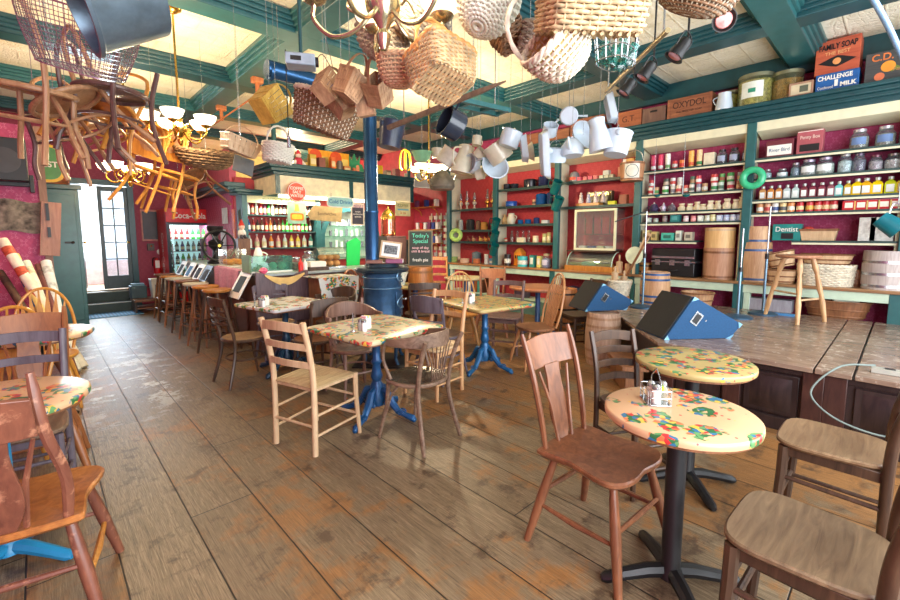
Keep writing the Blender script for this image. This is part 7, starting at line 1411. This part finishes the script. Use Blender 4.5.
# ---------------------------------------------------------------- washtub, wire basket, hung chairs (upper left)
GALV = paint(104, 124, 140, .35, .6, .18, .1, 12)
p = at_d(118, -2, 1.6); e = thing('galvanized_bucket', 'grey galvanized tub with a wire bail cropped by the top left edge', 'bucket', p); R = zto(-.62, -.55, -.35, 60) @ T(0, 0, -.13)
o = super_ring(.19, .14, 2.0, 40); vs = []; fs = []
for s_, z_ in ((.78, 0), (.8, .01), (.99, .24), (1.05, .25), (1.05, .265), (.96, .265), (.77, .015)): vs += [(x*s_, y*s_, z_) for x, y in o]
for i in range(6):
    for j in range(40): fs.append((i*40+j, i*40+(j+1) % 40, (i+1)*40+(j+1) % 40, (i+1)*40+j))
fs += [tuple(range(40))[::-1], tuple(240+j for j in range(40))]; MB(R).add(vs, fs).build('tub', GALV, e)
MB(R).tube(spline([(.19, 0, .22), (.26, .0, .30), (.16, 0, .46), (0, 0, .50)], 6), .004, 6).build('bail', STEEL, e); MB(R).ball((.19, 0, .22), .018, 10, 6).build('bail_lug', STEEL, e); hook(e, p, z0=.05)
p = at_d(80, 34, 1.9); e = thing('wire_basket', 'large grey wire mesh basket beside the galvanized tub', 'basket', p); R = rot(18, 16, -40); m = MB(R)
for k in range(15):
    v = k/14; z_ = -.15+.26*v; f = .72+.28*math.sin(PI/2*v)
    m.tube([(x*f, y*f, z_) for x, y in super_ring(.24, .13, 2.6, 44)], .0016 if 0 < k < 14 else .004, 4, True)
m.build('wire_rings', STEEL, e); m = MB(R)
for x, y in super_ring(.24, .13, 2.6, 60): m.tube([(x*(.72+.28*math.sin(PI/2*v)), y*(.72+.28*math.sin(PI/2*v)), -.15+.26*v) for v in (0, .25, .5, .75, 1)], .0014, 4)
m.build('wire_stakes', STEEL, e); m = MB(R)
for k in range(16): x = -.165+.022*k; yy = .094*max(0, 1-abs(x/.173)**2.6)**(1/2.6); m.cyl((x, -yy, -.15), (x, yy, -.15), .0016, None, 4)
for k in range(8): y = -.08+.023*k; xx = .173*max(0, 1-abs(y/.094)**2.6)**(1/2.6); m.cyl((-xx, y, -.15), (xx, y, -.15), .0016, None, 4)
m.build('wire_base', STEEL, e); hook(e, p)
BW = wood((196, 154, 116), (150, 106, 74), .4); BD = wood((120, 88, 80), (70, 48, 48), .3); BO = wood((222, 160, 72), (170, 104, 40), .35)
def hung_chair(label, px, py, d, M, mat, seatmat, back=True, name='hung_chair', square=False):
    p = at_d(px, py, d); e = thing(name, label, 'chair', p, 0, None)
    ring = super_ring(.205, .205, 2.2, 32)
    MB(M).add(*(lambda s: (s.v, s.f))(seat_mesh([(x*.9, y*.9) for x, y in ring], .0, .012, .004))).build('seat', seatmat, e)
    MB(M).tube([(x, y, -.012) for x, y in ring], .018, 8, True).build('seat_ring', mat, e); MB(M).tube([(x*.9, y*.9, -.20) for x, y in ring], .010, 6, True).build('leg_hoop', mat, e)
    for s in (-1, 1):
        MB(M).tube(spline([(s*.15, .13, -.02), (s*.155, .15, -.2), (s*.19, .20, -.34), (s*.20, .22, -.46)], 4), .0165, 8).build('front_leg', mat, e)
        MB(M).tube(spline([(s*.21, -.26, -.46), (s*.17, -.18, -.2), (s*.165, -.17, 0), (s*.165, -.21, .2)]+([(s*.14, -.25, .36)] if back else []), 5), .0165, 8).build('back_leg', mat, e)
    if back: MB(M).tube(spline([(-.14, -.25, .36), (-.1, -.27, .44), (0, -.28, .47), (.1, -.27, .44), (.14, -.25, .36)], 5), .0155, 8).build('back_loop', mat, e)
    if square:
        MB(M).b2(-.19, .19, -.235, -.21, .10, .5).build('back_panel', mat, e, .006); MB(M @ T(0, -.237, .3) @ rot(90, 0, 0)).lathe([(.05, .001), (.12, .001), (.12, .006), (.05, .006), (.05, .001)], 20).build('carved_ring', BW, e)
    hook(e, p); return e
hung_chair('pale bentwood chair with a grey plywood seat hanging at the far left', 33, 88, 2.75, rot(6, 8, -30), BW, paint(196, 188, 172, .5, 0, .1))
hung_chair('dark bentwood chair hanging on the right of the bunch', 112, 92, 3.1, rot(2, 4, 40), BD, BD, False)
hung_chair('pale bentwood chair hanging tilted in the middle of the bunch', 66, 100, 3.0, rot(-24, 16, 100), BW, BW)
hung_chair('yellow-orange bentwood chair at the back of the bunch', 104, 104, 3.5, rot(16, -12, 150), BO, BO)
hung_chair('brown bentwood chair at the lower middle of the bunch', 55, 112, 3.4, rot(-10, -20, 60), BD, W_MID)
hung_chair('tan bentwood chair turned sideways, lowest in the bunch', 92, 120, 3.7, rot(14, 24, 200), BW, BW)
for i, (px, py, rz_, l) in enumerate(((157, 162, 10, 'orange carved-back chair hanging on the left of the pair'), (178, 164, 30, 'orange carved-back chair hanging on the right of the pair'))): hung_chair(l, px, py+10, 4.9+.2*i, zto(.3-.1*i, .1, .9, 0), BO, BO, True, square=True)
hung_chair('dark wooden chair hanging behind the orange pair', 190, 178, 5.6, rot(-30, 20, 70), W_MID, W_MID, False)
# barrel head box and black loudspeaker at left
p = at_d(57, 192, 6.3); e = thing('cheese_box', 'round wooden box with a green and yellow oval label on top of the teal cupboard', 'box', (.17, 9.56, 2.285)); R_ = .29
MB().lathe([(0, 0), (R_, 0), (R_, .32), (R_*.97, .34), (0, .34)], 40).build('drum', wood((196, 110, 60), (132, 66, 34), .4), e)
for z_ in (.02, .2): MB().lathe([(R_*1.01, z_), (R_*1.015, z_+.04)], 40).build('band', W_CRATE, e)
e2 = MB(T(0, -.305, .0) @ R90).prism([(a, b+.30) for a, b in super_ring(.24, .29, 3, 32)], -.01, .01).build('label_board', paint(236, 190, 40, .4), e); MB(T(0, -.305, 0) @ R90).prism([(a, b+.30) for a, b in super_ring(.20, .25, 3, 32)], .0105, .014).build('label_panel', paint(70, 140, 70, .4), e2); text('WEST', .12, WHITE, e2, (0, -.322, .28), bold=.003)
p = at_y(6, 158, 7.0); e = thing('wall_speaker', 'black loudspeaker high on the partition at the left edge', 'speaker', (p.x, 7.05, p.z)); MB().b2(-.22, .17, -.12, .14, -.25, .22).build('cabinet', BLACK, e, .01); MB(T(-.02, -.121, -.03) @ R90).lathe([(0, 0), (.13, 0), (.14, .006), (.12, .008), (.03, .002), (0, .004)], 28).build('cone', paint(60, 60, 64, .5), e)
p = at_y(14, 183, 7.15); e = thing('wall_bracket', 'black iron bracket bar on the partition below the loudspeaker', 'bracket', (p.x, 7.17, p.z)); MB().b2(-.4, .16, -.03, .03, -.035, .035).b2(.13, .17, -.05, .03, -.1, .1).build('bar', BLACK, e, .004)
a, b = at_y(0, 205, 7.12), at_y(40, 232, 7.12); c = MB().sheet(lambda u, v: (-.55+.62*u, 7.17-.01*math.sin(u*14)*v, b.z+(a.z-b.z+.06)*v-.02*math.sin(u*9)), 24, 5, .008).build('tapestry_strip', paint(122, 112, 100, .8, 0, .5, .3, 14)); tag(c, 'dark floral tapestry strip hung across the pink partition', 'tapestry')
e = thing('wooden_sled', 'brown wooden slatted board hung on the partition end', 'board', (.10, 7.10, 1.55)); MB(rot(0, 5, 0)).b2(-.06, .12, -.03, .02, -.32, .32).build('board', wood((186, 136, 112), (130, 88, 70), .5), e, .003); MB().b2(.0, .03, -.05, -.03, .1, .3).b2(.0, .03, -.05, -.03, -.1, .02).build('iron_strap', BLACK, e)
for i, (px0, py0, px1, py1, c, c2, r, l) in enumerate(((2, 240, 40, 300, (236, 226, 200), (206, 90, 60), .05, 'patterned cream roll of paper leaning at the far left'), (14, 255, 36, 300, (236, 206, 120), (70, 120, 160), .045, 'yellow and blue printed roll beside the patterned cream one'), (26, 262, 46, 305, (240, 236, 214), (220, 214, 180), .04, 'plain cream roll of paper in the middle of the bundle'), (46, 262, 56, 305, (226, 228, 222), (200, 204, 200), .05, 'white paper roll at the right of the bundle'), (38, 265, 50, 300, (110, 60, 56), (90, 50, 46), .03, 'dark red rod among the paper rolls'), (0, 272, 18, 300, (90, 66, 50), (60, 44, 36), .035, 'dark brown stick leaning at the left edge'))):
    t_ = at_y(px0, py0, 6.95); q_ = at_y(px1, py1, 6.6); q_.z = max(.5, q_.z); d_ = (t_-q_); b_ = q_-d_*(q_.z/d_.z) if d_.z > .1 else q_
    e = thing('paper_roll', l, 'roll', (b_.x, b_.y, 0)); dd = t_-b_; MB().cyl((0, 0, .01), dd, r).build('roll', paint(*c, .7, 0, .15), e)
    for f in (.55, .72, .88): MB().cyl(dd*f, dd*(f+.06), r*1.03).build('printed_band', paint(*c2, .6, 0, .3, 0, 30), e)
# ---------------------------------------------------------------- things on the tables
def caddy(loc, rz, label, wire=True):
    e = thing('condiment_caddy', label, 'caddy', loc, rz)
    if wire:
        m = MB()
        for z_ in (.004, .035, .065): m.tube([(x, y, z_) for x, y in super_ring(.062, .048, 8, 24)], .0016, 5, True)
        for x, y in super_ring(.062, .048, 8, 24)[::2]: m.cyl((x, y, .0), (x, y, .066), .0012, None, 4)
        m.build('wire_rack', STEEL, e); MB().b2(-.058, .058, -.044, .044, 0.0, .004).build('rack_base', STEEL, e); MB().tube([(-.062, 0, .06), (-.055, 0, .10), (0, 0, .145), (.055, 0, .10), (.062, 0, .06)], .002, 6).build('rack_handle', STEEL, e)
    return e
def shaker(loc, label, col=(236, 236, 232), s=1.0, group=None):
    e = thing('salt_shaker', label, 'shaker', loc, 0, group); MB().lathe([(0, .0), (.016*s, .0), (.017*s, .045*s), (.013*s, .055*s), (0, .055*s)], 14).build('glass_body', paint(*col, .15), e); MB().lathe([(.015*s, .053*s), (.015*s, .066*s), (.008*s, .074*s), (0, .075*s)], 14).build('metal_cap', STEEL, e); return e
cpos = Vector((1.875, .69, .762)); caddy(cpos, 40, 'wire condiment caddy on the nearest peach floral table')
for dx, dy, c, l in ((-.03, -.014, (236, 236, 230), 'salt shaker at the left in the wire caddy'), (.03, -.018, (150, 140, 120), 'pepper shaker at the right in the wire caddy'), (.0, .02, (226, 226, 210), 'white packet jar at the back of the wire caddy')): shaker(cpos+Vector((dx, dy, .005)), l, c, 1.1)
e = thing('sauce_pot', 'small jar with a lime green lid in the wire caddy', 'jar', cpos+Vector((-.006, -.02, .005))); MB().lathe([(0, 0), (.014, 0), (.014, .05), (0, .05)], 12).build('jar', glassy(230, 235, 225), e); MB().lathe([(.016, .05), (.016, .066), (0, .068)], 12).build('lid', paint(170, 206, 50, .4), e)
def napkin_set(loc, rz, which, s=1.0):
    e = thing('napkin_dispenser', 'white sugar packet caddy on the %s' % which, 'caddy', loc, rz); MB().b2(-.035, .035, -.03, .03, 0, .085).build('packets', WHITE, e, .004)
    for k in range(5): MB().b2(-.03+.013*k, -.021+.013*k, -.024, .024, .085, .10+.004*(k % 2)).build('sachet', paint(*((226, 160, 160), (236, 236, 236), (120, 190, 160), (236, 214, 120), (236, 236, 236))[k], .6), e)
    q = Matrix.Rotation(math.radians(rz), 3, 'Z'); shaker(Vector(loc)+q @ Vector((-.065, .0, 0)), 'pepper shaker beside the sugar caddy on the %s' % which, (160, 150, 140), 1.25); shaker(Vector(loc)+q @ Vector((-.075, -.045, 0)), 'salt shaker beside the sugar caddy on the %s' % which, (232, 232, 228), 1.25)
    f = thing('table_card', 'small upright steel card holder on the %s' % which, 'card holder', Vector(loc)+q @ Vector((-.115, .03, 0)), rz); MB().lathe([(0, 0), (.022, 0), (.02, .006), (.004, .01), (.004, .14), (0, .14)], 12).build('stem', STEEL, f)
napkin_set((1.80, 2.84, .751), 20, 'central square table'); napkin_set((1.66, 4.52, .751), 30, 'table beside the bar stools'); napkin_set((3.38, 3.22, .751), 10, 'blue-based table')
e = thing('flower_pot', 'frilly wrapped pot on the table by the barrel', 'pot', (3.80, 5.05, .751)); MB().lathe([(0, 0), (.06, 0), (.10, .16), (.12, .19), (.09, .16), (0, .15)], 18, ridge=(9, .06)).build('wrapper', paint(216, 220, 206, .7, 0, .3, .2, 30), e)
# framed photo and books on the stove
e = thing('shelf_book', 'brown thick book lying on the stove top', 'book', (2.78, 4.10, 1.161), -35); MB().b2(-.13, .05, -.09, .09, 0, .035).build('cover', paint(130, 84, 70, .5), e, .003); MB().b2(-.125, .052, -.085, .085, .006, .029).build('pages', paint(216, 200, 170, .7), e)
e = thing('shelf_book', 'purple book lying on the brown one on the stove top', 'book', (2.93, 4.00, 1.161), -40); MB().b2(-.09, .10, -.08, .08, 0, .045).build('cover', paint(140, 76, 110, .5), e, .003); MB().b2(-.085, .103, -.075, .075, .006, .039).build('pages', WHITE, e)
e = thing('framed_photograph', 'small wood-framed black and white photograph leaning on the stovepipe', 'picture', (2.89, 4.03, 1.21), -38); R = rot(-14, 8, 0); MB(R).b2(-.12, .12, -.01, .01, 0, .20).build('frame', W_PALE, e, .003); MB(R).b2(-.10, .10, -.013, -.0105, .02, .18).build('mount', WHITE, e); MB(R).b2(-.075, .075, -.0155, -.0135, .05, .15).build('photograph', paint(110, 116, 120, .4, 0, .6, 0, 40), e)
# power outlet and cable at the stage edge
p = at_z(862, 370, SH); e = thing('power_strip', 'grey metal power strip on the stage edge at the right', 'power strip', (p.x, .03, SH), 3); MB().b2(-.035, .035, -.32, .07, .0, .035).build('housing', paint(176, 176, 166, .4, .2), e, .004)
for k in range(3): MB().b2(-.018, .018, -.05-.09*k, .0-.09*k, .035, .038).build('socket', BLACK, e)
q = [(p.x-.01, .08, SH+.05), (3.98, .24, SH+.04), (3.86, .36, .44), (SX-.15, .36, .34), (SX-.17, .22, .24), (SX-.16, .0, .20), (SX-.14, -.18, .26), (SX-.10, -.22, .42), (SX-.06, -.16, SH+.05)]
c = MB().tube(spline([Vector(v) for v in q], 8), .0065, 8).build('power_cable', paint(112, 126, 122, .5)); tag(c, 'grey cable looping over the stage front at the right', 'cable')
c = MB().tube(spline([(3.9, .9, .008), (3.5, .62, .008), (3.3, .85, .008), (3.6, 1.1, .008), (3.86, .8, .008)], 8), .005, 6).build('floor_cord', paint(190, 140, 100, .5)); tag(c, 'thin tan cord curled on the floor by the stage front', 'cord')
e = thing('added_globe', 'added white globe above the rear fill light, hidden behind the bar canopy', 'lamp', (4.8, 10.6, 3.24)); MB().ball((0, 0, 0), .10, 20, 12).build('globe', glow(255, 236, 196, 2.5), e); MB().cyl((0, 0, .09), (0, 0, HC-3.24), .012).build('stem', BRASS, e)  # unseen globe and stem, added only to go with the rear fill light
LAMPS = [('lamp_a', tuple(L2+Vector((0,0,.14))), 75), ('lamp_b', tuple(L3+Vector((0,0,.14))), 180), ('lamp_c', tuple(L4+Vector((0,0,.14))), 90), ('lamp_d', tuple(L1+Vector((0,0,.14))), 22), ('rear_fill', (4.8, 10.6, 3.1), 150)]  # last entry is an added fill light brightening the back, not a chandelier
LW = 150; EXPO = 0.58
# ---------------------------------------------------------------- daylight, lamps, camera
sc = bpy.context.scene
wd = bpy.data.worlds.new('daylight'); sc.world = wd; wd.use_nodes = True
bg = wd.node_tree.nodes['Background']; bg.inputs[0].default_value = (.86, .93, 1, 1); bg.inputs[1].default_value = 1.3
def area(name, loc, rotd, sx, sy, power, color):
    l = bpy.data.lights.new(name, 'AREA'); l.shape = 'RECTANGLE'; l.size = sx; l.size_y = sy; l.energy = power; l.color = color
    o = bpy.data.objects.new(name, l); C.objects.link(o); o.location = loc; o.rotation_euler = tuple(math.radians(v) for v in rotd); return o
def point(name, loc, power, color, r=.06):
    l = bpy.data.lights.new(name, 'POINT'); l.energy = power; l.color = color; l.shadow_soft_size = r
    o = bpy.data.objects.new(name, l); C.objects.link(o); o.location = loc; return o
for i, (x0, x1) in enumerate(((XL+.2, 1.5), (1.7, 4.1), (4.3, XR-.2))):
    area('window_light_%d' % i, ((x0+x1)/2, YF+.02, 1.9), (90, 0, 0), x1-x0, 2.7, LW*(1, .75, .4)[i], (.93, .97, 1))
area('hall_light', (1.1, YB+1.3, 1.9), (-90, 0, 0), 1.8, 1.9, 160, (.85, .93, 1))
area('canopy_tube_light', (4.5, 8.15, 2.15), (0, 0, 0), 2.8, .12, 50, (1, .95, .82))
area('fridge_light', (2.4, 10.5, 1.72), (25, 0, 0), .7, .1, 14, (.9, 1, 1))
for n, p, pw in LAMPS: point(n, p, pw, (1, .80, .50), .08)
cam = bpy.data.cameras.new('camera'); co_ = bpy.data.objects.new('camera', cam); C.objects.link(co_)
cam.sensor_width = 36; cam.lens = F/900*36; cam.shift_y = (CY-300)/900; cam.clip_start = .02
M_ = Matrix((RT, UP, -FW)).transposed().to_4x4(); M_.translation = EY; co_.matrix_world = M_
sc.camera = co_
sc.view_settings.view_transform = 'Standard'; sc.view_settings.look = 'None'; sc.view_settings.gamma = 1; sc.view_settings.use_curve_mapping = False
sc.view_settings.exposure = EXPO
sc.cycles.max_bounces = 8; sc.cycles.diffuse_bounces = 5; sc.cycles.transmission_bounces = 6; sc.cycles.glossy_bounces = 3
sc.cycles.sample_clamp_indirect = 6; sc.cycles.caustics_reflective = False; sc.cycles.caustics_refractive = False
